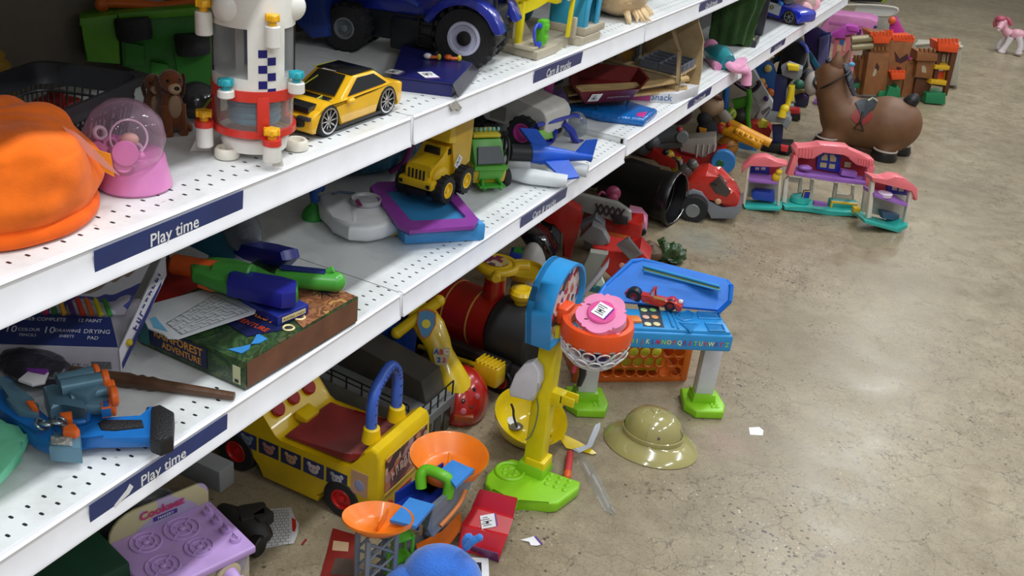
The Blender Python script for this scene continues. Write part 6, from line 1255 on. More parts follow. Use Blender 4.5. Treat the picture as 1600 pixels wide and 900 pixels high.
# ---- red folded vinyl with sticker
fr = Fr(onz(765, 850, 0), None); fr = Fr(onz(770, 860, 0), -20); T = thing('folded_vinyl_sheet', 'stiff shiny red folded vinyl piece with purple underside and price sticker', 'vinyl piece', fr)
q = M(); hts = [(746, 762, 811, 779, .10), (740, 791, 803, 808, .045), (741, 793, 802, 811, .05), (732, 818, 797, 834, .065), (721, 820, 790, 836, .07), (716, 860, 778, 878, .0)]
rows = []
pz = [(.105, 750, 764, 809, 778), (.066, 738, 790, 802, 808), (.068, 738, 793, 802, 811), (.042, 722, 818, 794, 835), (.046, 722, 821, 793, 838), (.003, 716, 858, 779, 876)]
for z_, a, b_, c_, d_ in pz: rows.append([L3_ for L3_ in (fr.i @ onz(a, b_, z_), fr.i @ onz(c_, d_, z_))])
vs = [p_ for r_ in rows for p_ in r_]; vs2 = [p_+Ve((-.002, .0, -.004)) for p_ in vs]; fs = []
for i in range(5): a = 2*i; fs.append((a, a+1, a+3, a+2)); fs.append((12+a+2, 12+a+3, 12+a+1, 12+a)); fs.append((a, a+2, 12+a+2, 12+a)); fs.append((a+1, 12+a+1, 12+a+3, a+3))
fs += [(0, 12, 13, 1), (10, 11, 23, 22)]
q.add(vs+vs2, fs); q.build('red_face', plastic('c82028', .28, coat=.5), T)
q = M(); q.sheet([fr.i @ onz(738, 862, 0), fr.i @ onz(780, 878, .0), fr.i @ onz(779, 864, .03), fr.i @ onz(732, 850, .03)], .003); q.build('purple_back', plastic('6a1c58', .4), T)
A, B_, C_ = vs[4], vs[5], vs[6]; X = (B_-A).normalized(); Zn = X.cross(C_-A).normalized(); Zn = Zn if Zn.z > 0 else -Zn; R3 = Mx((X, Zn.cross(X), Zn)).transposed().to_4x4(); R3.translation = (A+B_+vs[6]+vs[7])/4+Zn*.0015; sticker(T, R3 @ Mx.Rotation(.45, 4, 'Z'), .034, .028)
# ---- blue plush
fr = Fr(onz(690, 905, .0)+Ve((.0, 0, 0))); fr = Fr((.235, 1.345, 0)); T = thing('blue_plush', 'bright blue plush toy with small ears lying against the track tower', 'plush toy', fr)
Fb = fabric('3a74d4', .7, 260, .5); b = M(); b.ell((-.0, .01, .055), (.06, .075, .06), n=30); b.ell((.015, .045, .05), (.06, .05, .055), n=30); b.ell((.02, -.055, .035), (.05, .045, .04), n=24); b.build('body', Fb, T)
p = lambda a, b_, x=0: Ve((x, *fr.v(a, b_, x)))
b = M(); b.tube([p(728, 858, -.01), p(727, 845, -.01), p(733, 838, -.01), p(737, 848, -.01)], [.006, .007, .007, .006], smooth=4); b.tube([p(729, 856), p(738, 846), p(749, 840)], [.006, .008, .007], smooth=3); b.ell(p(749, 840), .0075); b.build('ear', fabric('3a82d8', .6), T)
b = M(); b.ell((.065, .035, .035), (.02, .02, .018)); b.build('paw', fabric('78b4e4', .6), T)
fr = Fr(onz(745, 893, 0), 30); q = M(); q.box((0, 0, .001), (.05, .08, .0015)); q.box((.0, 0, .0021), (.02, .05, .0006), 0, INK); tag(q.build('paper_tag', PAPER), 'white paper tag on the floor between blue plush and red vinyl', 'tag', fr)
# ---- torn paper scraps
fr = Fr(onz(830, 845, 0), 0); b = M(); b.sheet([fr.ph(813, 844, .002), fr.ph(827, 847, .003), fr.ph(829, 852, .001), fr.ph(838, 853, .001), fr.ph(846, 851, .002), fr.ph(835, 838, .006)], .001); b.sheet([fr.ph(834, 838, .007), fr.ph(838, 838, .007), fr.ph(848, 850, .003), fr.ph(845, 851, .003)], .0012, plastic('5a2a8a')); tag(b.build('torn_label', PAPER), 'torn white sticker with purple edge curling up on the floor', 'scrap', fr)
fr = Fr(onz(1180, 674, 0), 0); b = M(); b.sheet([fr.ph(a, c_, .001) for a, c_ in ((1170, 668), (1186, 667), (1193, 672), (1192, 680), (1172, 679))], .001); o = b.build('paper_scrap', PAPER); tag(o, 'small flat white paper scrap alone on the open floor', 'scrap', fr); 
fr = Fr(onz(1190, 670, 0), 0)
# ================================================================== floor, middle and far part
def zc(o):
    for v in o.data.vertices:
        if v.co.z < 0: v.co.z = 0
    return o
def multi(name, label, cat, fr, parts, group=None):
    """parts: (part name, material, [shapes]); shapes given where they show, at a depth x in the frame"""
    T = thing(name, label, cat, fr, group) if len(parts) > 1 else None; first = None
    for pn, mat, shp in parts:
        b = M(); k = FPX/((Ve(fr.p)-CAM).dot(_F))
        for s_ in shp:
            a = s_[0]
            if a == 'p': b.prism(fr.vs(s_[1], s_[2]), s_[2]-s_[3], s_[2], ax='x', bev=s_[4] if len(s_) > 4 else .004)
            elif a == 'b': r = s_[3]/k; b.ell(Ve((s_[4], *fr.v(s_[1], s_[2], s_[4]))), (r*(s_[5] if len(s_) > 5 else 1), r, r*(s_[6] if len(s_) > 6 else 1)), n=22)
            elif a == 't': b.tube([Ve((q[2] if len(q) > 2 else 0, *fr.v(q[0], q[1], q[2] if len(q) > 2 else 0))) for q in s_[1]], s_[2]/k if not isinstance(s_[2], (list, tuple)) else [w_/k for w_ in s_[2]], smooth=3 if len(s_[1]) > 2 else 0, n=12)
            elif a == 'o': b.torus(Ve((s_[5], *fr.v(s_[1], s_[2], s_[5]))), s_[3]/k, s_[4]/k, d=s_[6] if len(s_) > 6 else (1, 0, 0), n=24, k=8)
            elif a == 'c': # lying cylinder facing the viewer
                c_ = Ve((s_[4], *fr.v(s_[1], s_[2], s_[4]))); d_ = Ve(s_[6] if len(s_) > 6 else (1, 0, 0)).normalized(); b.cyl(c_-d_*s_[5], c_, s_[3]/k, n=26, bev=.002)
            elif a == 'x': s_[1](b)
        o = zc(b.build(pn if T else name, mat, T))
    if not T: tag(o, label, cat, fr, group); T = o
    return T
P = plastic
# ---- basketball stand
fr = Fr((.235, 1.80, 0), 0); T = thing('basketball_stand', 'yellow toy basketball stand with round blue backboard, orange hoop and lime base', 'basketball stand', fr)
Lm = P('86c41e', .35); Yp = P('e6cf14', .35)
b = M(); zt = .028
b.prism(fr.hs([(760, 742), (778, 722), (800, 716), (815, 720), (826, 735), (850, 732), (907, 752), (905, 762), (872, 786), (858, 787), (812, 778), (800, 786), (792, 783), (790, 770), (768, 766), (758, 755)], zt), 0, zt, bev=.006, seg=3)
w_ = fr.ph(797, 737, zt); b.torus((w_.x, w_.y, zt), .032, .006, n=28); b.box((0, 0, .04), (.075, .065, .03), .006, taper=.85)
for k in range(9): q_ = fr.ph(862+14*(k % 3)-4*(k//3), 750+5*(k % 3)+7*(k//3)-8, zt); b.ell((q_.x, q_.y, zt), (.007, .007, .004), n=12, k=6); q_ = w_+Ve((.015*math.cos(k), .015*math.sin(k), 0)); b.ell((q_.x, q_.y, zt), (.006, .006, .003), n=12, k=6)
b.build('base', Lm, T)
b = M(); b.box((0, 0, .23), (.046, .042, .40), .005, taper=.96); b.box((.008, 0, .05), (.05, .05, .04), .004); b.build('pole', Yp, T)
b = M(); zb = fr.v(868, 622, .03)[1]; b.box((.035, .0, zb), (.03, .03, .035), .003); b.box((.06, -.012, zb+.006), (.035, .006, .022), .002); b.box((.06, .012, zb+.006), (.035, .006, .022), .002); b.build('bracket', Yp, T)
b = M(); b.prism(fr.ss([(826, 562), (840, 558), (850, 572), (851, 592), (842, 606), (838, 620), (804, 612), (803, 600), (812, 578)], -.024), -.050, -.022, ax='y', bev=.005, seg=3); b.build('speech_bubble', P('d6d6de', .4), T)
b = M(); b.tube([Ve((fr.s(a, c_, -.026)[0], -.0265, fr.s(a, c_, -.026)[1])) for a, c_ in ((839, 622), (841, 640), (836, 665), (828, 682), (821, 687))], .0011, smooth=4, n=6); b.build('pen_line', P('2a6c7c', .4), T)
fo = [(855, 532), (857, 515), (864, 490), (874, 458), (883, 432), (893, 417), (901, 415), (906, 424), (906, 447), (902, 470), (893, 492), (882, 508), (872, 520)]
b = M(); vo = fr.vs(fo, .028); cy = sum(y for y, z in vo)/len(vo); cz = sum(z for y, z in vo)/len(vo)
zb = min(z for y, z in vo); R_ = .087; yc = 0.0
arc = [(-.068, .398)]+[(yc-R_*math.cos(a)*.98, .474+R_*math.sin(a)*1.02) for a in [PI*i/18 for i in range(0, 19)]]+[(.068, .398)]
outer = [(yc+(y-yc)*1.07, .46+(z-.46)*1.06) for y, z in arc]
n = len(arc)
def ringsolid(b, A, B_, x0, x1):
    n = len(A); vs = [(x0, *p_) for p_ in B_]+[(x1, *p_) for p_ in B_]+[(x1, *p_) for p_ in A]+[(x0+.02, *p_) for p_ in A]; fs = [(k*n+i, k*n+(i+1) % n, (k+1)*n+(i+1) % n, (k+1)*n+i) for k in range(3) for i in range(n)]; b.add(vs, fs)
ringsolid(b, arc, outer, -.032, .026); b.prism(outer, -.032, -.016, ax='x', bev=.002); b.build('backboard', P('2a92d4', .35), T)
b = M(); b.prism(arc, .0, .012, ax='x'); b.build('backboard_picture', printed(['d8d0c8', '2a4a9a', 'e0d8d0', 'c8683a', 'e8e4e0', '4a3a3a', 'e8dcd0', 'd8a858', 'b83a34'], 62, .45), T)
hc = Ve((.098, 0, .445)); HR = .072; b = M(); b.lathe([(HR*.8, .012), (HR*.92, .020), (HR*1.06, .018), (HR*1.1, .008), (HR*1.08, -.018), (HR*.98, -.02), (HR*.82, -.006), (HR*.8, .012)], T=Mx.Translation(hc), n=44)
for k in range(14): a = 2*PI*k/14; b.box(hc+Ve((HR*1.03*math.cos(a), HR*1.03*math.sin(a), -.024)), (.004, .018, .010), .002, rz=math.degrees(a))
b.box((.02, 0, .455), (.03, .05, .04), .006); b.build('hoop', P('e2501c', .35), T)
b = M()
for j, (r_, z_, w_) in enumerate(((HR*.97, -.037, .0108), (HR*.9, -.058, .0108), (HR*.72, -.073, .0085))):
    for k in range(14):
        a = 2*PI*(k+.5*(j % 2))/14; dn = Ve((math.cos(a), math.sin(a), -.45-.3*j)); b.torus(hc+Ve((r_*math.cos(a), r_*math.sin(a), z_)), w_*1.28, .0020, d=dn, n=14, k=6, sx=1, sy=1)
b.torus(hc+Ve((0, 0, -.022)), HR*.99, .003); b.torus(hc+Ve((0, 0, -.077)), HR*.66, .0035); b.lathe([(0, -.079), (HR*.64, -.079), (HR*.64, -.076), (0, -.076)], T=Mx.Translation(hc), n=30); b.build('net_basket', P('dcdcde', .4), T)
# things in the basket
p0 = fr.m @ (hc+Ve((0, 0, -.0755)))
for i, (dx, dy, col, lb) in enumerate(((.02, -.02, '3a2468', 'dark purple ball of stuff inside the white hoop basket near its front'), (-.02, .015, '24202a', 'black toy piece inside the white hoop basket towards the pole'), (.025, .025, 'a88a50', 'tan toy piece inside the white hoop basket on its far side'))):
    f3 = Fr((p0.x+dx, p0.y+dy, p0.z)); q = M(); q.ell((0, 0, .018), (.018, .02, .018)); q.box((0, .004, .02), (.02, .012, .035), .004, rx=20); tag(q.build('basket_toy', P(col)), lb, 'toy', f3, 'toys inside the hoop basket')
# pink flower toy
fq = Fr((p0.x-.0, p0.y-.0, p0.z+.09)); Tf = thing('flower_camera_toy', 'pink flower shaped toy with price sticker resting in the orange hoop', 'baby toy', fq)
TT = rot((.018, .006, .024), 0, 24, 0) @ rot((0, 0, 0), 8, 0, 0); b = M(); fl = []
for i in range(72):
    a = 2*PI*i/72; r_ = .047*(1+.17*abs(math.cos(2.5*a+.3))**.8); fl.append((r_*math.cos(a), r_*math.sin(a)))
b.prism(fl, -.008, .010, T=TT, bev=.005, seg=3); b.box((.03, .015, -.02), (.03, .055, .025), .006, T=TT); [b.box((.0+.02*k, -.03, .0102), (.003, .008, .001), 0, P('7a2a4a'), TT) for k in (-1, 1)]; b.build('petals', P('eb8fb8', .25, coat=.5), Tf)
b = M(); b.lathe([(.031, .008), (.031, .013), (.028, .0155), (0, .016)], T=TT, n=36); b.build('round_button', P('e2569a', .3, coat=.4), Tf); sticker(Tf, TT @ rot((.0, .002, .0166), 0, 0, 60), .036, .034)
b = M(); b.lathe([(.0, -.05), (.03, -.045), (.036, -.02), (.034, -.008)], T=TT, n=24); b.build('clear_underside', clear('d8b8d0', .4), Tf)
fq = Fr(fr.m @ (hc+Ve((-.01, -.03, -.125)))); q = M(); q.tube([(0, 0, .045), (0, .004, .02), (0, .0, -.01)], [.008, .009, .006], smooth=3); q.tube([(0, -.012, .045), (0, -.016, .02)], [.006, .004], P('c83a58')); tag(q.build('dangling_strap', P('18181c')), 'black and pink strap hanging below the white hoop basket', 'strap', fq)
# ---- desk
fr = Fr((.42, 2.22, 0)); fr = Fr((.3, 2.2, 0), 0); zd0, zd1 = .245, .30
fl_, frr, brr, bl_ = [onz(a, c_, zd1) for a, c_ in ((860, 508), (1147, 521), (1121, 487), (925, 458))]
X = (frr-fl_).normalized(); ang = math.degrees(math.atan2(X.y, X.x)); fr = Fr((frr.x, frr.y, 0), ang); W_ = .40; D_ = abs((fr.i @ brr).y)
T = thing('activity_desk', 'blue toddler activity desk with alphabet edge, raised lid and lime feet', 'desk', fr)
Bd2 = P('2a8ccc', .38); b = M(); b.prism([(-W_, 0), (0, 0), (-.0, D_), (-W_, D_)], zd0, zd1-.008, bev=.006, seg=3); b.prism([(-W_+.005, .006), (-.006, .006), (-.01, D_-.004), (-W_+.005, D_-.004)], zd1-.012, zd1, bev=.005)
q = fr.i
def dp(a, c_, z=zd1): return fr.i @ onz(a, c_, z)
for pts, cl in (([(1060, 490), (1075, 486), (1086, 492), (1082, 500), (1068, 502), (1056, 497)], 1), ([(1090, 488), (1122, 489), (1126, 499), (1092, 498)], 1), ([(1062, 505), (1092, 507), (1078, 519)], 1), ([(1102, 506), (1128, 508), (1133, 518), (1108, 517)], 1)):
    b.tube([dp(*p_)+Ve((0, 0, .001)) for p_ in pts], .0028, n=8, closed=True)
b.tube([dp(1035, 466), dp(1052, 512)], .004); b.tube([dp(1042, 467), dp(1060, 514)], .003); b.build('desktop', Bd2, T)
b = M(); [b.prism([((p_.x-c2.x)*.84+c2.x, (p_.y-c2.y)*.84+c2.y) for p_ in [dp(*k) for k in pts]], zd1, zd1+.0006) for pts in ([(1060, 490), (1075, 486), (1086, 492), (1082, 500), (1068, 502), (1056, 497)], [(1090, 488), (1122, 489), (1126, 499), (1092, 498)], [(1062, 505), (1092, 507), (1078, 519)], [(1102, 506), (1128, 508), (1133, 518), (1108, 517)]) for c2 in [sum((dp(*k) for k in pts), Ve((0, 0, 0)))/len(pts)]]; b.build('shape_recess', P('2076b0', .4), T)
b = M(); b.sheet([dp(a, c_)+Ve((0, 0, .0005)) for a, c_ in ((994, 468), (1027, 469), (1038, 512), (1005, 510))], .001); o = b.build('picture_panel', P('3a4450', .4), T); b = M(); cc = ['d8c8a8', 'd8b868', 'b8d088', '8ac878', 'e0b0a0', 'd89858', 'e0d8a8', 'd8d0a0']
for k in range(8): q_ = dp(1003+14*(k % 2)+3*(k//2), 474+11*(k//2)); b.ell(q_+Ve((0, 0, .0018)), (.009, .010, .0012), P(cc[k], .5), n=14, k=6)
b.build('picture_icon', P(cc[0]), o)
b = M(); b.box(dp(991, 501)+Ve((0, 0, .004)), (.03, .03, .008), .002, rz=5); o = b.build('orange_button', P('e0823a'), T)
b = M(); cs = ['c8305a', '8ac850', 'e0c040', 'c84a3a', 'c8e0a8', '7a3a8a']; txt = 'ABCDEFGHIJKLMNOPQRSTUVWXYZ'
for k, ch in enumerate(txt): b.text(ch, .0175, rot((-.012-.0136*(25-k), -.0008, (zd0+zd1)/2-.006), 90, 0, 0), P(cs[k % 6], .4), .0008, bold=.03, w=.82)
b.build('alphabet_lettering', P(cs[0]), T)
zl = .42
b = M(); LO = [dp(930, 470, .306), dp(1121, 487, .306), dp(1139, 470, .345), dp(1141, 447, .38), dp(1133, 439, .38), dp(1003, 406, .38), dp(986, 408, .375), dp(944, 447, .32)]
b.sheet(LO, .012); c2 = sum(LO, Ve((0, 0, 0)))/8; nn = (LO[1]-LO[0]).cross(LO[4]-LO[0]).normalized(); nn = nn if nn.z > 0 else -nn
for i in range(1, 8): b.tube([LO[i]+nn*.012, LO[(i+1) % 8]+nn*.012], .006, n=8)
b.build('lid', P('1173d6', .5), T)
b = M(); s_ = [dp(1003, 415, .378)+nn*.013, dp(1122, 447, .378)+nn*.013, dp(1124, 454, .371)+nn*.013, dp(1005, 423, .369)+nn*.013]; b.sheet(s_, .002); b.build('lid_slot', P('5a7440', .5), T); b = M(); b.tube([s_[0]+nn*.003, s_[1]+nn*.003], .004); b.tube([s_[2]+nn*.002, s_[3]+nn*.002], .002); b.build('slot_rim', Bd2, T)
wl = P('d0d0d6', .4)
for (lx, ly) in ((onz(912, 632, 0), 0), (onz(1093, 634, 0), 1)):
    c_ = fr.i @ lx; q = M(); q.box((c_.x, c_.y+.0, .14), (.05, .035, .215), .003); q.build('leg', wl, T)
    q = M(); s0 = -1 if ly == 0 else 1; q.prism([(c_.x-.055, c_.y-.03), (c_.x-.03, c_.y-.065), (c_.x+.045, c_.y-.065), (c_.x+.06, c_.y-.03), (c_.x+.055, c_.y+.05), (c_.x-.045, c_.y+.05)], 0, .026, bev=.006, seg=3); q.box((c_.x, c_.y, .035), (.068, .055, .03), .005, taper=.9)
    for k in range(6): q.ell((c_.x+.02+.012*(k % 2), c_.y-.045+.014*(k//2), .026), (.006, .006, .004), n=10, k=6)
    q.build('foot', Lm, T)
# race car on the desk
A, B_ = onz(1055, 482, zd1+.002), onz(990, 462, zd1+.01); f3 = Fr(((A.x+B_.x)/2, (A.y+B_.y)/2+.0, zd1+.008), math.degrees(math.atan2(A.y-B_.y, A.x-B_.x))); Tc = thing('race_car', 'red toy racing car with black rear wheel lying on the blue desk', 'toy car', f3)
car_body(Tc, .15, .075, .042, P('b82a1e', .2, coat=.6), P('8a8498', .2), .014, .045, -.045, cab=(.02, -.01, -.05, -.07), nose=.5, zb=.12); 
for c_ in Tc.children: pass
for x, r_, w_ in ((.045, .015, .012), (-.05, .02, .026)):
    for s_ in (-1, 1): wheel(Tc, (x, s_*.03, r_), (0, s_, 0), r_, w_, BK, P('8a2a20'), .5)
b = M(); b.box((.068, .022, .028), (.012, .014, .008), .003); b.box((.068, -.022, .028), (.012, .014, .008), .003); b.build('headlamp', P('d8d4d0', .2), Tc); b = M(); b.sheet([(.0, -.036, .02), (.03, -.036, .02), (.03, -.036, .032), (.0, -.036, .032)], .001); b.build('side_sticker', P('c8a050'), Tc)
# ---- orange crate under desk
A, B_ = onz(925, 606, 0), onz(1072, 604, 0); fr = Fr(A, math.degrees(math.atan2(B_.y-A.y, B_.x-A.x))); fr = Fr(fr.m @ Ve((0, .03, 0)), math.degrees(fr.rz)); Lc = (B_-A).length; T = thing('orange_crate', 'orange plastic crate with rows of oval holes behind the desk legs', 'crate', fr)
Oc = P('d8661a', .4); b = M(); hC = .125
for y in (0, .16):
    b.box((Lc/2-.02, y, .008), (Lc+.04, .004, .016), .001); b.box((Lc/2-.02, y, hC), (Lc+.05, .01, .014), .002)
    for k in range(9):
        for j in range(3): b.torus((-.02+Lc*(k+.5*(j % 2))/8.2, y, .032+j*.032), .0175, .0026, d=(0, 1, 0), n=16, k=6, sx=1, sy=.95)
b.build('basket', Oc, T); b = M()
for x in (-.04, Lc): b.box((x, .08, .065), (.004, .16, .125), .001); b.box((x, 0, .065), (.02, .006, .125), .001)
b.box((Lc/2-.02, .08, .003), (Lc+.03, .15, .004)); b.build('end_panel', Oc, T)
f3 = Fr(fr.m @ Ve((Lc*.45, .08, .008)), ang); q = M(); q.box((0, 0, .045), (.2, .11, .09), .03, seg=4); tag(q.build('yellow_bag', P('b8bc2a', .3, bump=.8)), 'yellow green plastic bag filling the orange crate', 'bag', f3)
# ---- pith helmet
fr = Fr((.422, 2.105, 0), 2); T = thing('pith_helmet', 'glossy olive beige plastic pith helmet lying on the concrete floor', 'helmet', fr)
Kh = P('a39a62', .16, coat=.8, var=.04); b = M(); b.lathe([(.121, .0), (.123, .002), (.122, .004), (.105, .016), (.088, .026), (.0765, .032), (.075, .036), (.073, .055), (.064, .076), (.048, .09), (.028, .097), (.010, .0995), (0, .1)], n=60, sy=.84); b.build('shell', Kh, T, sharp=60)
b = M(); b.lathe([(.0785, .032), (.0795, .036), (.0790, .044), (.0765, .046)], n=60, sy=.84); 
for a in (0, PI/2): 
    pts = [(.0755*math.cos(t)*math.cos(a), .0755*math.cos(t)*math.sin(a)*.84, .045+.0555*math.sin(t)) for t in [PI*i/16 for i in range(17)]]; b.tube(pts, .0012, n=6)
b.torus((0, 0, .099), .01, .0025, n=18); b.build('band', Kh, T)
b = M(); b.ell((.03, -.058, .062), (.003, .003, .003)); b.build('vent_rivet', P('3a3a5a'), T)
# ---- yellow bowl with face
fr = Fr(onz(820, 700, 0)); T = thing('yellow_face_bowl', 'glossy yellow bowl with printed eyes tipped on the floor behind the pole', 'toy bowl', fr)
TT = rot((-.03, -.0, .062), 0, 22, 0) @ Mx.Scale(1.08, 4) @ rot((0, 0, 0), -14, 0, 0); Yl = P('e4c814', .15, coat=.7)
b = M(); b.lathe([(.085, .02), (.087, .022), (.086, .016), (.078, -.012), (.058, -.036), (.03, -.048), (0, -.05)], T=TT, n=44, sx=.9); b.lathe([(.085, .02), (.074, -.008), (.054, -.03), (.026, -.041), (0, -.043)], T=TT, n=44, sx=.9)
zc(b.build('bowl', Yl, T))
b = M(); b.lathe([(0, -.0225), (.012, -.022)], P('c8c8c8'), TT @ rot((-.01, -.03, -.012), 0, 0, 0), 20); b.ell(TT @ Ve((-.0, -.02, -.036)), (.018, .02, .006), P('5a5a54')); b.ell(TT @ Ve((.006, -.016, -.030)), (.006, .007, .004), PAPER); b.ell(TT @ Ve((.01, .055, -.024)), (.012, .012, .006), INK); b.ell(TT @ Ve((.014, .057, -.02)), (.004, .004, .003), PAPER); b.build('eye_print', INK, T)
b = M(); b.tube([(.0, *fr.v(799, 632, .0)), (-.01, *fr.v(802, 640, -.01)), (-.0, *fr.v(803, 652, .0)), (.01, *fr.v(808, 668, .01))], .003, smooth=4); b.build('black_curl', INK, T)
b = M(); g_ = lambda a, c_, z: fr.i @ onz(a, c_, z)
b.sheet([g_(872, 682, .02), g_(880, 678, .03), g_(905, 690, .02), g_(922, 700, .01), g_(932, 708, .008), g_(926, 710, .004), g_(912, 706, .006), g_(885, 700, .008)], .012); b.build('pointed_handle', Yl, T)
# silver ribbon, dart, clear film
fr = Fr(onz(915, 708, 0)); b = M(); g_ = lambda a, c_, z: fr.i @ onz(a, c_, z)
b.sheet([g_(895, 702, .03), g_(917, 695, .025), g_(930, 664, .075), g_(938, 660, .08), g_(938, 668, .07), g_(925, 698, .025), g_(905, 708, .015)], .003); tag(b.build('silver_ribbon', metal('c8ccd0', .12)), 'shiny silver foil strip sticking up beside the yellow pointed handle', 'foil strip', fr)
A, B_ = onz(891, 708, .008), onz(886, 744, .008); fr = Fr(A*1); b = M(); la, lb_ = fr.i @ A, fr.i @ B_; T = thing('foam_dart', 'pink red foam dart with orange tip on the floor beside the yellow pole', 'foam dart', fr); b.cyl(la, lb_, .0085, n=18); b.build('foam', P('c83a3c', .7), T); b = M(); b.ell(lb_, (.0095, .0095, .0095)); b.cyl(lb_+(la-lb_).normalized()*.014, lb_, .0095, n=18); b.build('tip', P('e8642c'), T)
fr = Fr(onz(920, 735, 0)); b = M(); g_ = lambda a, c_, z: fr.i @ onz(a, c_, z); random.seed(9)
L1 = [g_(*k) for k in ((893, 700, .03), (915, 712, .02), (930, 735, .01), (945, 762, .012), (958, 790, .004), (964, 803, .003))]; L2 = [g_(*k) for k in ((900, 712, .01), (908, 725, .004), (918, 748, .004), (932, 775, .003), (945, 798, .003), (955, 805, .001))]
rows = [[a_.lerp(b_, j/5)+Ve((0, 0, .006*math.sin(j*1.7+i))) for j in range(6)] for i, (a_, b_) in enumerate(zip(L1, L2))]
b.grid(rows); tag(zc(b.build('clear_film', clear('e4e8ea', .12, .05))), 'crinkled strip of clear plastic film trailing over the floor', 'plastic film', fr)
# ---- grey stand panel behind backboard
fr = Fr((.09, 2.42, 0), 0)
fr = Fr((.12, 2.44, 0)); multi('grey_panel_toy', 'grey and white toy panel stand between the backboard and the blue desk lid', 'toy', fr, [
 ('grey_panel', P('75766c', .5), [('p', [(893, 470), (905, 455), (900, 440), (922, 394), (950, 398), (915, 460), (905, 480)], 0, .03)]),
 ('white_edge', P('bcbcca', .4), [('p', [(908, 462), (948, 412), (952, 406), (950, 418), (915, 462)], .02, .02, .002)]),
 ('printed_panel', printed(['4aa08a', 'b8c8b8', '2a6a7a', 'd8d8c8'], 40), [('p', [(918, 455), (940, 435), (945, 446), (934, 458)], .012, .02, .001)])])
# ---- dark, red and grey clutter under the shelf
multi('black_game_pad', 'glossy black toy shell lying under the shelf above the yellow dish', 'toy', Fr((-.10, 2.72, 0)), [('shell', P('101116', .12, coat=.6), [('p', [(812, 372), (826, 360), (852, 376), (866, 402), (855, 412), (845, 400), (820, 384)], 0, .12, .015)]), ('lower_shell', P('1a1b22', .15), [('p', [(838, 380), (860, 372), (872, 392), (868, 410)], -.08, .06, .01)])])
multi('clear_bubble_pack', 'crumpled clear plastic pack beside the glossy black toy shell', 'packaging', Fr((-.16, 2.80, 0)), [('film', clear('b8bcc0', .3), [('b', 832, 366, 14, 0, 1, .8), ('p', [(815, 372), (822, 350), (842, 352), (850, 370)], .0, .05, .008)])])
RdT = P('a41c18', .35, coat=.2); GyT = P('6a6a6c', .45)
multi('red_robot_truck', 'upright red toy vehicle with grey panels half under the lower shelf', 'toy vehicle', Fr((-.09, 2.92, 0)), [
 ('red_shell', RdT, [('p', [(846, 345), (860, 322), (885, 316), (908, 330), (908, 350), (898, 372), (892, 405), (878, 402), (884, 365), (870, 350), (862, 352)], 0, .06, .008)]),
 ('grey_panel', P('565a60', .4), [('p', [(862, 352), (876, 358), (874, 390), (864, 385)], -.01, .04), ('p', [(905, 352), (930, 340), (945, 352), (946, 385), (915, 390)], -.03, .05)]),
 ('dark_panel', P('1c1a24', .3), [('p', [(835, 352), (850, 340), (870, 350), (860, 362)], -.04, .06)])])
multi('fire_engine', 'red toy fire engine with long grey lattice ladder by the black bucket', 'toy fire engine', Fr((-.02, 3.12, 0)), [
 ('body', RdT, [('p', [(908, 345), (925, 335), (985, 352), (1003, 348), (1004, 358), (998, 385), (995, 415), (960, 405), (912, 378)], 0, .10, .008)]),
 ('ladder', P('8a8984', .45), [('p', [(884, 312), (900, 303), (965, 318), (986, 332), (986, 345), (970, 350), (925, 335), (890, 325)], .04, .03, .004)]),
 ('ladder_slot', P('3a3432', .5), [('t', [(932+9*k, 318+2*k, .044), (938+9*k, 334+2*k, .044)], 1.4) for k in range(5)]+[('t', [(940+9*k, 319+2*k, .045), (930+9*k, 333+2*k, .045)], 1.4) for k in range(5)]),
 ('grille', P('2a2a2c', .4), [('p', [(957, 335), (982, 341), (980, 352), (958, 350)], .052, .02, .002)]),
 ('stripe', P('c8642a', .4), [('p', [(940, 360), (985, 370), (984, 376), (942, 366)], .003, .004, 0)])])
multi('red_pickup', 'red toy pickup with grey windscreen just behind the desk lid', 'toy car', Fr((.05, 2.86, 0)), [
 ('body', RdT, [('p', [(925, 386), (948, 388), (985, 400), (1000, 390), (1016, 408), (1012, 440), (960, 440), (930, 410)], 0, .12, .008)]),
 ('windscreen', P('76787c', .15, metal=.5), [('p', [(963, 384), (982, 372), (1003, 398), (986, 408)], .03, .02, .003)]),
 ('grey_seat', GyT, [('p', [(905, 372), (925, 352), (942, 360), (952, 380), (935, 388)], -.02, .05)]),
 ('headlamp', P('c88a78', .3), [('b', 972, 415, 5, .004, .4)])])
multi('pink_toy_car', 'light pink toy car nose peeking out behind the fire engine ladder', 'toy car', Fr((-.05, 3.32, 0)), [('body', P('c87f9c', .35), [('p', [(982, 332), (1000, 336), (1010, 348), (1010, 362), (1000, 375), (990, 365)], 0, .09, .01)]), ('wheel', BK, [('b', 1003, 362, 7, .0, .4)])])
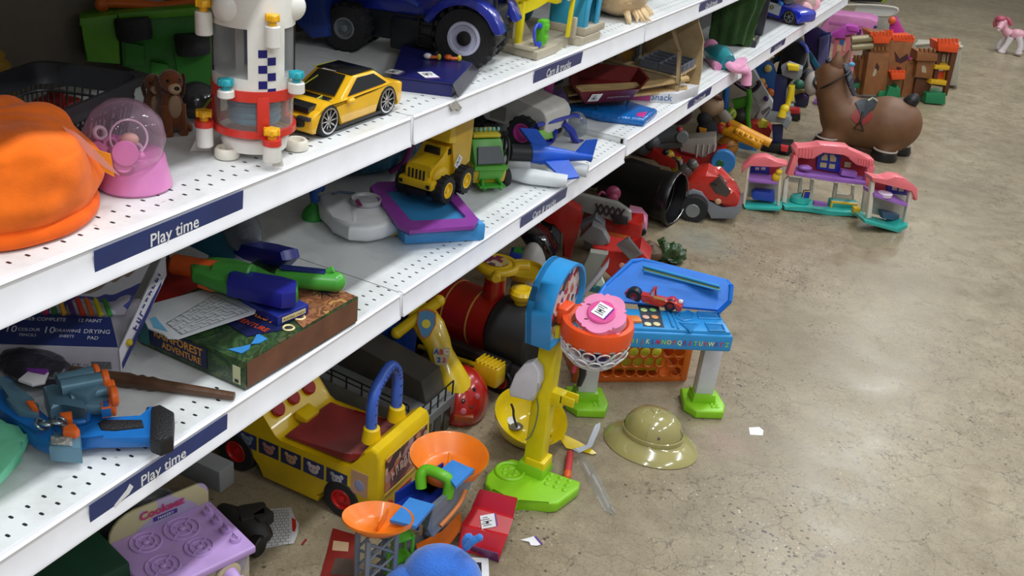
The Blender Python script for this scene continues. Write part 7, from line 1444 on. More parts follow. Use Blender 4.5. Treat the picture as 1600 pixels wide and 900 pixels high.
# lying black bucket
c_ = Ve((-.02, 3.56, .108)); fr = Fr((c_.x, c_.y, 0)); T = thing('black_bucket', 'black plastic bucket lying on its side with its open rim facing the aisle', 'bucket', fr)
ax_ = Ve((1, -.05, .02)).normalized(); lax = (fr.i.to_3x3() @ ax_); TT = axm(fr.i @ c_, lax); b = M(); b.lathe([(.106, .0), (.108, -.004), (.108, -.02), (.100, -.022), (.082, -.30), (0, -.30)], T=TT, n=44); b.lathe([(.106, 0), (.098, -.003), (.080, -.28), (0, -.28)], T=TT, n=44); zc(b.build('bucket', P('121214', .3), T))
b = M(); [b.torus(fr.i @ c_ - lax*.05*k, .1-.004*k, .0025, d=lax, n=40, k=6) for k in (1, 2)]; zc(b.build('rib', P('121214', .3), T)); b = M(); b.tube([TT @ Ve((.1*math.cos(a), .1*math.sin(a), -.006+.016*math.sin((a-1)*1.0))) for a in [1+PI*i/10 for i in range(11)]], .0025, n=8); zc(b.build('wire_handle', metal('9a9ca0', .3), T))
multi('orange_tool_box', 'orange brown toy box resting on top of the black bucket', 'toy box', Fr((-.1, 3.66, 0)), [('box', P('8a4414', .5), [('p', [(920, 276), (932, 262), (1018, 282), (1032, 288), (1028, 308), (1018, 306)], 0, .10, .004)]), ('latch', P('4a2a14', .5), [('p', [(1002, 285), (1010, 286), (1009, 300), (1001, 298)], .003, .006, .001)])])
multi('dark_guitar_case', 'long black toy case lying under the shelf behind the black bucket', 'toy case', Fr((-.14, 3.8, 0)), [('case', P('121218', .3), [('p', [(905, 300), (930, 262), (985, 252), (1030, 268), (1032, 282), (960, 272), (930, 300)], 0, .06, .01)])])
multi('pink_round_toy', 'small dusky pink round toy in the shade behind the fire engine ladder', 'toy', Fr((-.25, 3.3, 0)), [('knob', P('9a3c60', .4), [('b', 958, 302, 12, 0, .6), ('b', 958, 310, 8, .03, .6)]), ('loop', P('b8587c', .4), [('t', [(935, 305), (942, 300), (955, 312), (962, 318)], 2)])])
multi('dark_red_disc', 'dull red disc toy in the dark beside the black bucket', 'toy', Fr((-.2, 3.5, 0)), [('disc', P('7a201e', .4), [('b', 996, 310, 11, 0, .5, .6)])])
# red and grey car
fr = Fr((.05, 3.70, 0)); k_ = 394
multi('red_grey_car', 'red and grey toy car with big tyre and dark windscreen beyond the black bucket', 'toy car', fr, [
 ('body', P('b8281e', .3, coat=.4), [('p', [(1062, 300), (1075, 285), (1090, 270), (1105, 268), (1120, 282), (1148, 298), (1156, 312), (1152, 328), (1130, 325), (1108, 312), (1092, 300), (1075, 303)], 0, .13, .022)]),
 ('bumper', P('7c8088', .4), [('p', [(1060, 318), (1066, 304), (1082, 296), (1096, 300), (1108, 316), (1128, 326), (1152, 324), (1160, 318), (1158, 330), (1146, 342), (1110, 342), (1104, 322), (1092, 308), (1078, 306), (1068, 316), (1064, 326)], .01, .14, .004)]),
 ('windscreen', P('3a3230', .12, coat=.6), [('p', [(1108, 288), (1124, 276), (1142, 300), (1136, 308), (1118, 302)], .006, .05, .004)]),
 ('headlamp', P('c8a07c', .3), [('b', 1122, 315, 5, .002, .4)]),
 ('tyre', TYRE, [('c', 1084, 328, 21, .05, .05)]), ('hub', P('84888a', .35, metal=.4), [('c', 1082, 330, 11, .054, .03)])])
multi('silver_dragon_toy', 'crumpled silver grey toy figure on the floor between wagon and red grey car', 'toy figure', Fr((.0, 3.95, 0)), [('body', P('7c7c7a', .35, metal=.3), [('b', 1072, 268, 12, 0, .8, 1.2), ('b', 1082, 256, 8, .01), ('t', [(1066, 275), (1075, 262), (1088, 258), (1092, 275), (1098, 286)], 4), ('p', [(1076, 290), (1084, 262), (1096, 280), (1094, 292)], .02, .02), ('p', [(1064, 300), (1068, 280), (1078, 284), (1078, 300)], .01, .02)])])
# green crumpled bag, brown paper
fr = Fr(onz(1048, 408, 0)); b = M(); b.ell((0, 0, .03), (.045, .05, .035), n=30, k=18)
for v in b.bm.verts: v.co += v.co.normalized()*.022*NZ.noise(v.co*50)
g_ = lambda a, c_, z: fr.i @ onz(a, c_, z)
b.sheet([g_(1028, 375, .06), g_(1038, 370, .07), g_(1042, 385, .03), g_(1034, 390, .03)], .004); tag(zc(b.build('green_wrapper', P('2c4424', .2, bump=1, bscale=90))), 'crumpled shiny dark green wrapper on the floor above the desk lid', 'wrapper', fr)
fr = Fr(onz(1015, 405, 0)); b = M(); b.ell((0, 0, .025), (.05, .045, .03), n=24, k=14)
for v in b.bm.verts: v.co += v.co.normalized()*.02*NZ.noise(v.co*40+Ve((5, 5, 5)))
tag(zc(b.build('brown_paper_bag', P('54402c', .6, bump=.8))), 'scrunched brown paper bag touching the green wrapper', 'paper bag', fr)
# ---- wagon
fr = Fr((-.03, 4.33, 0)); multi('red_wagon', 'red toy wagon with bright blue wheel and green hub near the doll house', 'toy wagon', fr, [
 ('tray', P('a82020', .35), [('p', [(985, 236), (1000, 228), (1070, 246), (1095, 250), (1134, 236), (1132, 245), (1110, 258), (1092, 266), (1085, 262), (1060, 262), (1020, 250)], 0, .14, .006)]),
 ('wheel', P('2c74b4', .35), [('c', 1130, 254, 18.5, .03, .035)]), ('hub', P('1c5a34', .4), [('c', 1125, 256, 6, .034, .03)]),
 ('underside', P('1c1c20', .5), [('p', [(1060, 262), (1090, 266), (1120, 258), (1110, 270), (1080, 272)], -.03, .08, .003)])])
multi('blue_wheel_cart', 'second blue toy wheel cart behind the red wagon beneath the yellow tube', 'toy cart', Fr((-.05, 4.75, 0)), [('wheel', P('20649c', .35), [('c', 1163, 240, 17, 0, .04)]), ('hub', P('1c6a54', .4), [('c', 1160, 241, 7, .003, .03)]), ('frame', P('7a2420', .4), [('p', [(1140, 240), (1150, 228), (1175, 240), (1180, 250), (1172, 250)], -.05, .04, .003)])])
multi('white_truck_cab', 'white toy truck cab standing in the red wagon', 'toy truck', Fr((-.06, 4.36, 0)), [('cab', P('b8b0a8', .4), [('p', [(1062, 228), (1075, 217), (1117, 214), (1118, 236), (1098, 247), (1064, 238)], 0, .10, .004)]), ('pillar', P('d0c8c0', .4), [('t', [(1090+9*k, 226, .004), (1088+9*k, 246-k*3, .004)], 1.4) for k in range(4)]), ('red_stripe', P('8a2424', .4), [('p', [(1066, 236), (1092, 243), (1092, 246), (1066, 239)], .003, .003, 0)])])
multi('yellow_figure_toy', 'small yellow and black toy figure in front of the white truck cab', 'toy figure', Fr((-.02, 4.12, 0)), [('body', P('b8981c', .4), [('b', 1045, 243, 9, 0), ('p', [(1038, 250), (1062, 248), (1068, 268), (1055, 275)], 0, .04, .004)]), ('mask', P('1a1a1c', .3), [('b', 1040, 238, 5, .02), ('t', [(1050, 246, .02), (1060, 252, .02), (1062, 266, .02)], 2)]), ('belt', P('b8b098', .5), [('p', [(1054, 252), (1066, 250), (1066, 258), (1056, 262)], .012, .02, .002)])])
multi('red_toy_box', 'bright red open toy bin between silver figure and grey toy gun', 'toy bin', Fr((-.08, 4.08, 0)), [('bin', P('9a1c14', .35), [('p', [(1020, 232), (1056, 250), (1056, 264), (1030, 258), (1015, 244)], 0, .08, .004)])])
multi('grey_toy_gun', 'grey ribbed toy cannon with a red tip under the shelf rail', 'toy gun', Fr((-.14, 4.15, 0)), [('barrel', P('5c6062', .4), [('t', [(1000, 222), (1030, 214), (1064, 208)], [9, 12, 13]), ('t', [(1020, 230), (1066, 222)], 8), ('b', 1005, 228, 14, 0), ('b', 1020, 222, 12, .03)]), ('red_tip', P('b03028', .4), [('b', 1062, 203, 5, .02)]), ('end_cap', P('8c8f90', .4), [('c', 1066, 215, 9, .05, .03)])])
multi('dark_plush_bird', 'dark plush toy with orange beak beneath the shelf label', 'plush toy', Fr((-.10, 4.55, 0)), [('body', P('1e1e22', .8), [('b', 1105, 205, 17, 0, .8, 1.1), ('b', 1100, 186, 11, 0)]), ('beak', P('d08a1c', .4), [('p', [(1092, 200), (1104, 202), (1103, 214), (1094, 212)], .05, .02, .003)])])
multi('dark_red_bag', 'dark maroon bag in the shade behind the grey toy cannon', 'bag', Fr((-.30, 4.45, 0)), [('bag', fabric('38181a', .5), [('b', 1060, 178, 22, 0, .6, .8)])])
multi('amber_drum', 'amber brown rounded drum toy below the yellow tube', 'toy drum', Fr((-.06, 4.62, 0)), [('drum', P('a06a24', .35), [('b', 1137, 228, 17, 0, .8, .95)]), ('rim', P('84541c', .4), [('t', [(1122, 222, .05), (1134, 228, .06), (1152, 226, .05)], 1.5)])])
multi('yellow_tube_blaster', 'long yellow toy tube blaster with red muzzle lying across the pile', 'toy blaster', Fr((-.02, 4.66, 0)), [
 ('barrel', P('e09c14', .35), [('t', [(1124, 199, .02), (1190, 226, .06)], 9), ('t', [(1140, 192, .0), (1204, 224, .03)], 7), ('t', [(1150, 205, .05), (1180, 222, .07)], 6)]+[('b', 1150+8*k, 203+3.6*k, 3, .075) for k in range(6)]),
 ('muzzle', P('b4281c', .35), [('b', 1126, 201, 8, .035, .8), ('b', 1138, 195, 4, .05, .8)])])
multi('baby_doll', 'pale baby doll head and clear body beneath the shelf end label', 'doll', Fr((-.12, 4.75, 0)), [('head', P('b89878', .6), [('b', 1112, 165, 19, 0)]), ('body', P('a08868', .6), [('b', 1128, 186, 15, 0), ('t', [(1110, 180), (1118, 195), (1128, 200)], 5)]), ('hair_band', P('5a2c20', .7), [('t', [(1094, 160, .03), (1108, 150, .06), (1128, 155, .04)], 3)]), ('bottle', clear('d8d4c8', .4), [('t', [(1128, 175, .05), (1138, 190, .06)], [7, 9])])])
multi('green_ball', 'green and yellow ball next to the baby doll', 'ball', Fr((-.12, 4.9, 0)), [('ball', printed(['4a8a2a', 'b0b83a', '4a8a2a', '6aa03a'], 8, .4, 'noise'), [('b', 1141, 178, 10, 0)])])
multi('green_robot', 'lime green and grey toy robot with raised arms in the pile', 'toy robot', Fr((-.08, 4.95, 0)), [('body', P('3a4038', .45), [('p', [(1146, 170), (1168, 166), (1172, 190), (1164, 204), (1148, 198)], 0, .07, .006), ('b', 1158, 180, 10, .02)]), ('arm', P('4a9c24', .4), [('t', [(1170, 140, .03), (1171, 160, .03), (1168, 178, .03), (1170, 200, .03)], 4), ('p', [(1144, 158), (1170, 152), (1170, 166), (1148, 172)], .0, .05, .004)])])
multi('white_wing_toy', 'white bent toy wing leaning diagonally in the pile beneath the shelf end', 'toy', Fr((-.02, 5.05, 0)), [('wing', P('a8a8a8', .4), [('p', [(1157, 112), (1178, 107), (1198, 148), (1212, 165), (1210, 174), (1192, 188), (1178, 186), (1190, 168), (1178, 155)], 0, .04, .006)]), ('slot', P('54545a', .5), [('p', [(1190, 174), (1202, 166), (1204, 169), (1192, 180)], .003, .004, 0)]), ('purple_spot', P('3c2068', .4), [('b', 1197, 154, 4, .01, .4)])])
multi('purple_goggles', 'dark purple toy goggles hanging over the white wing', 'toy goggles', Fr((.02, 5.0, 0)), [('frame', P('2a1230', .3), [('t', [(1148, 128), (1162, 138), (1175, 142), (1186, 132), (1184, 126)], 3.5)]), ('lens', P('6a1830', .3), [('p', [(1152, 128), (1172, 132), (1170, 140), (1158, 138)], .0, .02, .002)])])
multi('blue_activity_board', 'blue toy activity board with yellow knobs leaning under the shelf end', 'activity board', Fr((-.16, 5.5, 0)), [('board', P('1a569c', .4), [('p', [(1168, 98), (1206, 96), (1215, 122), (1204, 160), (1184, 162), (1176, 130)], 0, .04, .004)]), ('knob', P('c8b870', .4), [('b', 1200, 107, 6, .01, .5)]), ('yellow_knob', P('d0a024', .4), [('b', 1190, 128, 6, .01, .6)]), ('orange_knob', P('cc6a24', .4), [('b', 1203, 145, 7, .02, .6), ('b', 1195, 135, 4, .02, .6)]), ('teal_ball', P('2c8c7c', .4), [('b', 1204, 158, 6, .03, .8)])])
multi('blue_pole_toy', 'thin blue toy pole standing at the pile edge under the shelf', 'toy pole', Fr((-.15, 4.9, 0)), [('pole', P('1a60a0', .4), [('t', [(1135, 130), (1133, 170)], 5)])])
multi('orange_spinner', 'small yellow and orange spinner toy beneath the shelf end above the blue board', 'toy', Fr((-.10, 5.7, 0)), [('disc', P('c8921c', .4), [('b', 1216, 84, 7, 0, .6), ('b', 1208, 95, 5, 0, .6)]), ('base', P('2468a8', .4), [('b', 1214, 92, 5, .02, .6)]), ('side', P('b05a1c', .4), [('p', [(1215, 74), (1224, 70), (1224, 88), (1218, 92)], -.01, .02, .001)])])
# black coat, tool stand
fr = Fr((-.0, 5.6, 0)); multi('black_costume', 'black padded costume draped upright at the end of the pile', 'costume', fr, [('cloth', fabric('141416', .6), [('p', [(1212, 118), (1222, 78), (1238, 62), (1252, 64), (1262, 84), (1264, 105), (1252, 118), (1232, 124), (1222, 150), (1210, 175), (1205, 165)], 0, .12, .02), ('b', 1240, 90, 20, .02, .7, 1.3)]), ('blue_trim', P('4a5ab8', .4), [('t', [(1250, 66, .04), (1258, 72, .05), (1262, 82, .05)], 3)])])
fr = Fr(onz(1222, 246, 0)+Ve((-.0, .04, 0))); multi('toy_tool_stand', 'grey and navy toy tool stand with yellow hammer and drill parts', 'toy tool stand', fr, [
 ('base', P('18181b', .4), [('p', [(1188, 236), (1198, 224), (1238, 226), (1240, 236), (1230, 252), (1196, 252)], 0, .10, .006)]),
 ('post', P('1c2454', .4), [('p', [(1206, 196), (1224, 196), (1220, 240), (1208, 240)], -.02, .03, .004), ('p', [(1212, 118), (1230, 118), (1226, 180), (1206, 178)], -.03, .03, .004)]),
 ('shelf', P('787c80', .4), [('p', [(1194, 186), (1202, 176), (1232, 182), (1236, 190), (1228, 204), (1222, 192), (1200, 190)], .02, .08, .004), ('p', [(1220, 106), (1232, 100), (1254, 108), (1252, 120), (1244, 126), (1222, 118)], .0, .08, .004)]),
 ('yellow_top', P('dcc01c', .35), [('p', [(1230, 101), (1248, 104), (1248, 111), (1232, 110)], .03, .05, .002), ('t', [(1237, 135, .03), (1234, 150, .03), (1230, 166, .03)], 4), ('b', 1226, 170, 7, .04), ('t', [(1224, 172, .05), (1221, 182, .05)], [5, 7]), ('p', [(1232, 134), (1242, 134), (1240, 158), (1234, 158)], .0, .03, .002)]),
 ('red_plug', P('c02c34', .4), [('p', [(1220, 228), (1232, 230), (1230, 238), (1220, 236)], .03, .05, .002)])])
multi('red_black_block', 'small red topped black toy block by the yellow hammer', 'toy block', Fr(onz(1243, 190, 0)), [('block', P('1c1818', .4), [('p', [(1235, 178), (1250, 178), (1250, 188), (1236, 190)], 0, .06, .003)]), ('top', P('b42c30', .4), [('p', [(1234, 171), (1248, 171), (1250, 178), (1236, 178)], .0, .06, .003)])])
multi('white_brick', 'small pale grey toy brick behind the red topped block', 'toy brick', Fr(onz(1232, 172, 0)), [('brick', P('a8b0b4', .4), [('p', [(1223, 162), (1240, 165), (1238, 172), (1224, 170)], 0, .05, .002)])])
multi('navy_basket', 'navy toy basket with yellow detail on the floor below the horse muzzle', 'toy basket', Fr(onz(1252, 168, 0)), [('basket', P('1c2040', .4), [('p', [(1240, 146), (1266, 144), (1262, 166), (1244, 168)], 0, .10, .005)]), ('trim', P('8a7a3c', .5), [('t', [(1241, 146, .004), (1252, 142, .004), (1264, 144, .004)], 3), ('b', 1258, 148, 4, .01)])])
multi('red_toy_train', 'red toy train block with yellow top beside the tool stand', 'toy train', Fr((.0, 4.95, 0)), [('body', P('9a2018', .4), [('p', [(1160, 190), (1200, 196), (1206, 204), (1200, 222), (1190, 214), (1164, 204)], 0, .09, .004)]), ('yellow_top', P('ccb434', .4), [('p', [(1183, 194), (1190, 188), (1202, 190), (1198, 200), (1186, 200)], .01, .05, .004)])])
multi('black_pedal', 'small black and green toy pieces under the yellow tube blaster', 'toy', Fr((-.02, 4.8, 0)), [('piece', P('1a1c1a', .4), [('b', 1110, 232, 9, 0), ('p', [(1175, 228), (1190, 232), (1186, 250), (1172, 246)], 0, .05, .004)])])
multi('grey_gorilla', 'dark grey lumpy toy behind the muzzle of the horse', 'toy', Fr((.12, 5.75, 0)), [('body', P('34343a', .6), [('b', 1262, 118, 13, 0, .8, .8), ('b', 1255, 130, 9, 0)]), ('white_eye', P('a8a8a0', .4), [('b', 1262, 103, 2.5, .07)])])
multi('green_purple_toys', 'small green and purple toy heap under the muzzle of the horse', 'toy', Fr((.10, 5.55, 0)), [('green', P('1c5a44', .5), [('b', 1248, 132, 8, 0)]), ('purple', P('4a2860', .5), [('b', 1266, 142, 8, 0), ('b', 1258, 150, 5, 0)])])
multi('teal_book', 'thin teal book leaning against the purple blister pack', 'book', Fr((.16, 6.1, 0)), [('cover', P('14586c', .4), [('p', [(1258, 82), (1266, 80), (1286, 112), (1280, 116)], 0, .02, .001)])])
multi('purple_blister_pack', 'tall purple toy pack with clear blister behind the horse ears', 'toy pack', Fr((.04, 6.4, 0)), [('card', P('30205c', .4), [('p', [(1256, 52), (1278, 42), (1300, 56), (1290, 120), (1272, 112), (1258, 84)], 0, .03, .003)]), ('blister', clear('8a86c0', .4), [('p', [(1280, 60), (1296, 54), (1292, 110), (1276, 108)], .04, .05, .01)]), ('insert', P('24307a', .4), [('p', [(1284, 52), (1298, 50), (1292, 84), (1280, 80)], .01, .01, .001)])])
# ---- pink doll house tower
multi('pink_tower_house', 'pink toy tower with magenta balcony behind the ears of the horse', 'toy house', Fr((.16, 6.9, 0)), [
 ('wall', P('d4767c', .4), [('p', [(1304, 62), (1334, 56), (1328, 118), (1296, 110)], 0, .10, .003)]),
 ('balcony', P('c04cb4', .35), [('p', [(1298, 54), (1322, 40), (1340, 44), (1338, 52), (1318, 54), (1322, 60), (1304, 60)], .02, .12, .003), ('p', [(1324, 40), (1340, 42), (1342, 50), (1326, 48)], .03, .04, .001)]),
 ('window', P('c8a888', .5), [('p', [(1308, 70), (1316, 66), (1312, 92), (1306, 96)], .003, .004, 0), ('p', [(1318, 66), (1322, 66), (1320, 80), (1317, 80)], .003, .004, 0)]),
 ('blue_sticker', P('3c68a8', .4), [('p', [(1312, 62), (1320, 62), (1318, 70), (1312, 70)], .005, .004, 0)])])
multi('blue_bird_toy', 'light blue bird toy on a pink stick beside the horse ears', 'toy bird', Fr((.26, 6.2, 0)), [('bird', P('5aa0d0', .4), [('b', 1329, 100, 7, 0, .6, .55), ('b', 1323, 101, 4, .0, .6, .6)]), ('stick', P('d07a8c', .4), [('t', [(1329, 88), (1331, 140), (1331, 195)], 2.2), ('p', [(1326, 104), (1334, 104), (1332, 120), (1326, 118)], -.01, .02, .001)])])
multi('pink_doll', 'small doll with pink dome and lilac base between the horse muzzle and chest', 'doll', Fr(onz(1284, 165, 0)), [('dome', P('d07894', .4), [('b', 1288, 148, 11, 0, .8, 1.1)]), ('base', P('a878c0', .4), [('p', [(1272, 156), (1292, 154), (1292, 162), (1286, 168), (1270, 164)], .0, .06, .004)])])
# ---- pink case, clear tub, slide, tubes
Pc = P('cc7fb4', .35)
fr = Fr(onz(1365, 80, 0)); multi('pink_carry_case', 'long pink plastic case with rounded corners behind the toy castle', 'toy case', Fr((-.0, 7.9, 0)), [('case', Pc, [('p', [(1280, 46), (1300, 22), (1358, 28), (1371, 34), (1368, 48), (1358, 56), (1356, 80), (1300, 90), (1276, 70)], 0, .25, .012)]), ('lid_edge', P('b464a0', .35), [('p', [(1296, 34), (1350, 40), (1352, 44), (1296, 38)], .004, .006, .001)]), ('window', P('5a1c5c', .4), [('p', [(1340, 46), (1346, 46), (1345, 56), (1338, 56)], .004, .005, 0)]), ('handle_hole', P('3a2c6c', .4), [('b', 1368, 42, 2.5, .01, .5)])])
multi('clear_storage_tub', 'translucent white storage tub standing beyond the pink case', 'tub', Fr((.02, 8.75, 0)), [('tub', clear('c8c4bc', .55, .3), [('p', [(1335, 18), (1400, 22), (1392, 52), (1345, 60)], 0, .35, .02)]), ('rim', P('bcb8ae', .4), [('t', [(1318, 8), (1360, 8), (1398, 12), (1402, 18), (1392, 24), (1370, 24), (1320, 20)], 2)]), ('stuff_inside', P('7a766c', .6), [('b', 1370, 38, 12, -.1)])])
multi('magenta_slide', 'magenta toy slide with orange top sticking up behind the castle', 'toy slide', Fr((.16, 7.6, 0)), [('slide', P('b8288a', .4), [('p', [(1391, 30), (1400, 27), (1412, 50), (1424, 70), (1424, 100), (1390, 100), (1388, 56)], 0, .08, .006)]), ('top', P('d85a2c', .4), [('b', 1394, 32, 6, .02)])])
multi('beige_crate', 'pale beige tub standing behind the low wall of the castle', 'tub', Fr((.55, 7.1, 0)), [('tub', P('a8a290', .5), [('p', [(1432, 68), (1500, 72), (1502, 78), (1496, 135), (1430, 130)], 0, .18, .01)]), ('rim', P('b8b4a4', .5), [('t', [(1430, 70), (1464, 68), (1504, 74)], 2.5)])])
multi('dark_lime_mat', 'black and lime edged item at the very top of the aisle floor', 'mat', Fr(onz(1350, 6, 0)), [('mat', P('16181a', .5), [('p', [(1316, 2), (1382, 4), (1378, -16), (1320, -16)], 0, .1, .005)]), ('lime_edge', P('8a9a24', .5), [('t', [(1378, 4), (1388, -4)], 2)])])
multi('brown_plush_toy', 'brown plush on the floor just past the end of the shelving', 'plush toy', Fr((-.03, 7.2, 0)), [('body', fabric('4c382a', .6), [('b', 1318, -2, 10, 0), ('b', 1310, -14, 14, 0), ('b', 1284, 56, 8, .0)])])
# ---- castle
fr = Fr((.25, 6.35, 0), 28); A, B_ = onz(1340, 152, 0), onz(1478, 164, 0); fr = Fr((A.x, A.y, 0), math.degrees(math.atan2(B_.y-A.y, B_.x-A.x))-90)
T = thing('toy_castle', 'brown toy castle with orange battlements and green base on the floor', 'toy castle', fr)
Cb = P('8a5830', .5, var=.12); Co = P('e0501e', .4); Cg = P('1f7a4c', .45); Cd = P('5a3018', .5)
v = lambda a, c_, x=0: fr.v(a, c_, x)
def cren(b, x0, x1, y0, z, depth, n, h=.022):
    for k in range(n): b.box((x0-depth/2, y0+(x1-0) * 0, z), (depth, .01, h)) if 0 else None
def wallp(b, pts, x, d, bev=.003): b.prism(fr.vs(pts, x), x-d, x, ax='x', bev=bev)
b = M(); wallp(b, [(1332, 92), (1356, 92), (1350, 148), (1340, 148)], -.03, .02); wallp(b, [(1332, 92), (1345, 92), (1342, 122), (1333, 130)], -.03, .02)
wallp(b, [(1358, 82), (1390, 84), (1384, 148), (1348, 148)], .03, .1); wallp(b, [(1362, 50), (1392, 54), (1390, 92), (1360, 90)], .02, .12)
wallp(b, [(1392, 62), (1428, 66), (1418, 92), (1406, 150), (1384, 148)], .0, .1); wallp(b, [(1418, 96), (1432, 100), (1424, 152), (1408, 152)], -.04, .03)
wallp(b, [(1434, 80), (1466, 84), (1464, 96), (1432, 95)], .02, .10); wallp(b, [(1434, 95), (1462, 96), (1456, 124), (1430, 120)], .0, .08)
o = b.build('wall', Cb, T)
b = M()
for (x0, x1, y_, xx) in ((1436, 1464, 79, .02), (1334, 1356, 90, -.03), (1420, 1432, 97, -.04), (1364, 1388, 76, .03)):
    for k in range(4): a = x0+(x1-x0)*(k+.3)/4; wallp(b, [(a, y_+3), (a, y_-3), (a+3.4, y_-2.6), (a+3.4, y_+3)], xx, .02, 0)
b.build('small_battlement', Cb, o)
for y0 in (60, 72):
    b = M(); b.cyl(Ve((.0, *fr.v(1330, y0+2, 0))), Ve((.02, *fr.v(1364, y0-1, .02))), .022, n=20, bev=.002); b.build('side_tube', P('9c9070', .35, metal=.3), T)
b = M(); wallp(b, [(1362, 52), (1394, 58), (1390, 68), (1366, 68)], .05, .16); 
for k in range(7): a = 1360+5.2*k; wallp(b, [(a, 56), (a, 50-(k % 2)), (a+3.2, 50), (a+3.2, 57)], .05, .012, 0); wallp(b, [(a+2, 51), (a+2, 47), (a+5, 47), (a+5, 52)], -.10, .012, 0)
b.build('tower_top', Co, T)
b = M(); wallp(b, [(1394, 60), (1430, 58), (1428, 67), (1396, 66)], .0, .13)
for k in range(7): a = 1394+5*k; wallp(b, [(a, 61), (a, 55), (a+3.2, 55), (a+3.2, 62)], .0, .012, 0)
wallp(b, [(1392, 113), (1415, 113), (1414, 124), (1394, 125)], .05, .05); [wallp(b, [(1393+6*k, 113), (1393+6*k, 110), (1397+6*k, 110), (1397+6*k, 113)], .05, .01, 0) for k in range(4)]
b.build('balcony', Co, T)
b = M(); wallp(b, [(1466, 66), (1500, 70), (1496, 83), (1466, 80)], .03, .12)
for k in range(6): a = 1466+5.6*k; wallp(b, [(a, 67), (a, 60), (a+3.6, 61), (a+3.6, 69)], .03, .012, 0)
b.build('right_battlement', Co, T)
b = M(); wallp(b, [(1488, 80), (1497, 81), (1480, 150), (1474, 150)], .02, .03); wallp(b, [(1466, 80), (1472, 80), (1464, 130), (1458, 128)], .0, .03); wallp(b, [(1470, 80), (1490, 82), (1486, 104), (1466, 102)], -.06, .02); wallp(b, [(1432, 122), (1458, 125), (1450, 152), (1426, 150)], -.02, .03); b.build('dark_frame', Cd, T)
b = M(); wallp(b, [(1462, 102), (1486, 103), (1485, 110), (1460, 108)], .02, .10); wallp(b, [(1456, 125), (1480, 127), (1478, 134), (1453, 131)], .03, .10); wallp(b, [(1476, 110), (1482, 111), (1478, 128), (1473, 127)], -.02, .02); b.build('yellow_floor', P('d0a41c', .4), T)
b = M(); wallp(b, [(1464, 112), (1476, 112), (1474, 127), (1462, 126)], -.02, .02, .002); b.build('orange_banner', P('d04a1c', .5), T)
b = M(); wallp(b, [(1386, 146), (1390, 136), (1400, 138), (1402, 132), (1407, 140), (1407, 157), (1384, 156)], .06, .05); wallp(b, [(1374, 143), (1386, 142), (1386, 153), (1372, 151)], .04, .05); wallp(b, [(1448, 146), (1478, 146), (1477, 164), (1446, 161)], .03, .12); wallp(b, [(1334, 132), (1344, 130), (1342, 138), (1333, 138)], -.01, .02); b.build('green_base', Cg, T)
b = M(); wallp(b, [(1368, 104), (1370, 98), (1374, 104), (1373, 110), (1368, 110)], .032, .004, 0); wallp(b, [(1400, 112), (1402, 104), (1408, 106), (1408, 113)], .003, .004, 0); wallp(b, [(1334, 126), (1340, 120), (1344, 126), (1342, 136), (1334, 134)], -.027, .004, 0); wallp(b, [(1398, 80), (1406, 92), (1418, 84), (1420, 92), (1408, 99), (1400, 96)], .003, .004, 0); b.build('opening', P('3c1c24', .5), T)
b = M(); wallp(b, [(1440, 104), (1443, 102), (1447, 105), (1447, 114), (1440, 113)], .003, .004, 0); wallp(b, [(1472, 86), (1475, 83), (1478, 86), (1477, 98), (1471, 97)], -.055, .004, 0); wallp(b, [(1480, 87), (1483, 85), (1485, 88), (1483, 99), (1479, 98)], -.055, .004, 0); wallp(b, [(1363, 118), (1366, 108), (1370, 108), (1369, 116), (1365, 120)], .033, .003, 0); b.build('window', P('a89c80', .5), T)
# ---- bouncy horse
fr = Fr((.40, 5.22, 0), 0); ang_ = math.degrees(math.atan2(.551-.25+.0, 1)); fr = Fr((.44, 5.24, 0), -12+180)
fr = Fr(onz(1345, 238, 0)+Ve((.0, .06, 0))); T = thing('bouncy_horse', 'brown inflatable bouncy horse with black hooves and saddle facing the shelves', 'bouncy horse', fr)
Hb = P('6e4a2e', .55, var=.08)
vv = lambda a, c_, x=0: Ve((x, *fr.v(a, c_, x)))
nodes = [(vv(1345, 193), .125), (vv(1384, 194), .145), (vv(1400, 194), .13), (vv(1316, 182), .115), (vv(1304, 158), .09), (vv(1298, 132), .08), (vv(1300, 116), .075), (vv(1284, 122), .055), (vv(1270, 130), .05),
 (vv(1310, 212, .05), .06), (vv(1294, 217, .07), .05), (vv(1392, 222, .05), .065), (vv(1382, 240, .09), .048), (vv(1322, 205, -.09), .06), (vv(1320, 207, -.11), .045), (vv(1402, 222, -.06), .065), (vv(1404, 232, -.07), .048)]
edges = [(0, 1), (1, 2), (0, 3), (3, 4), (4, 5), (5, 6), (6, 7), (7, 8), (3, 9), (9, 10), (1, 11), (11, 12), (3, 13), (13, 14), (1, 15), (15, 16)]
b = M()
for p_, r_ in nodes: b.ell(p_, r_*.98, n=24)
for i, j in edges: b.tube([nodes[i][0], nodes[j][0]], [nodes[i][1]*.97, nodes[j][1]*.97], n=20)
body = b.build('body', Hb, T)
rm = body.modifiers.new('rm', 'REMESH'); rm.mode = 'VOXEL'; rm.voxel_size = .009; sm = body.modifiers.new('sm', 'SMOOTH'); sm.iterations = 30; sm.factor = .7
bpy.context.view_layer.update(); me2 = bpy.data.meshes.new_from_object(body.evaluated_get(bpy.context.evaluated_depsgraph_get())); body.modifiers.clear(); body.data = me2; me2.materials.clear(); me2.materials.append(Hb)
for p_ in me2.polygons: p_.use_smooth = True
b = M()
for a, c_, x_ in ((1291, 219, .08), (1381, 243, .10), (1402, 237, -.07), (1320, 211, -.12)):
    w_ = vv(a, c_, x_); b.lathe([(0, 0), (.062, .0), (.066, .012), (.056, .045), (0, .05)], T=Mx.Translation(Ve((w_.x, w_.y, 0))), n=24)
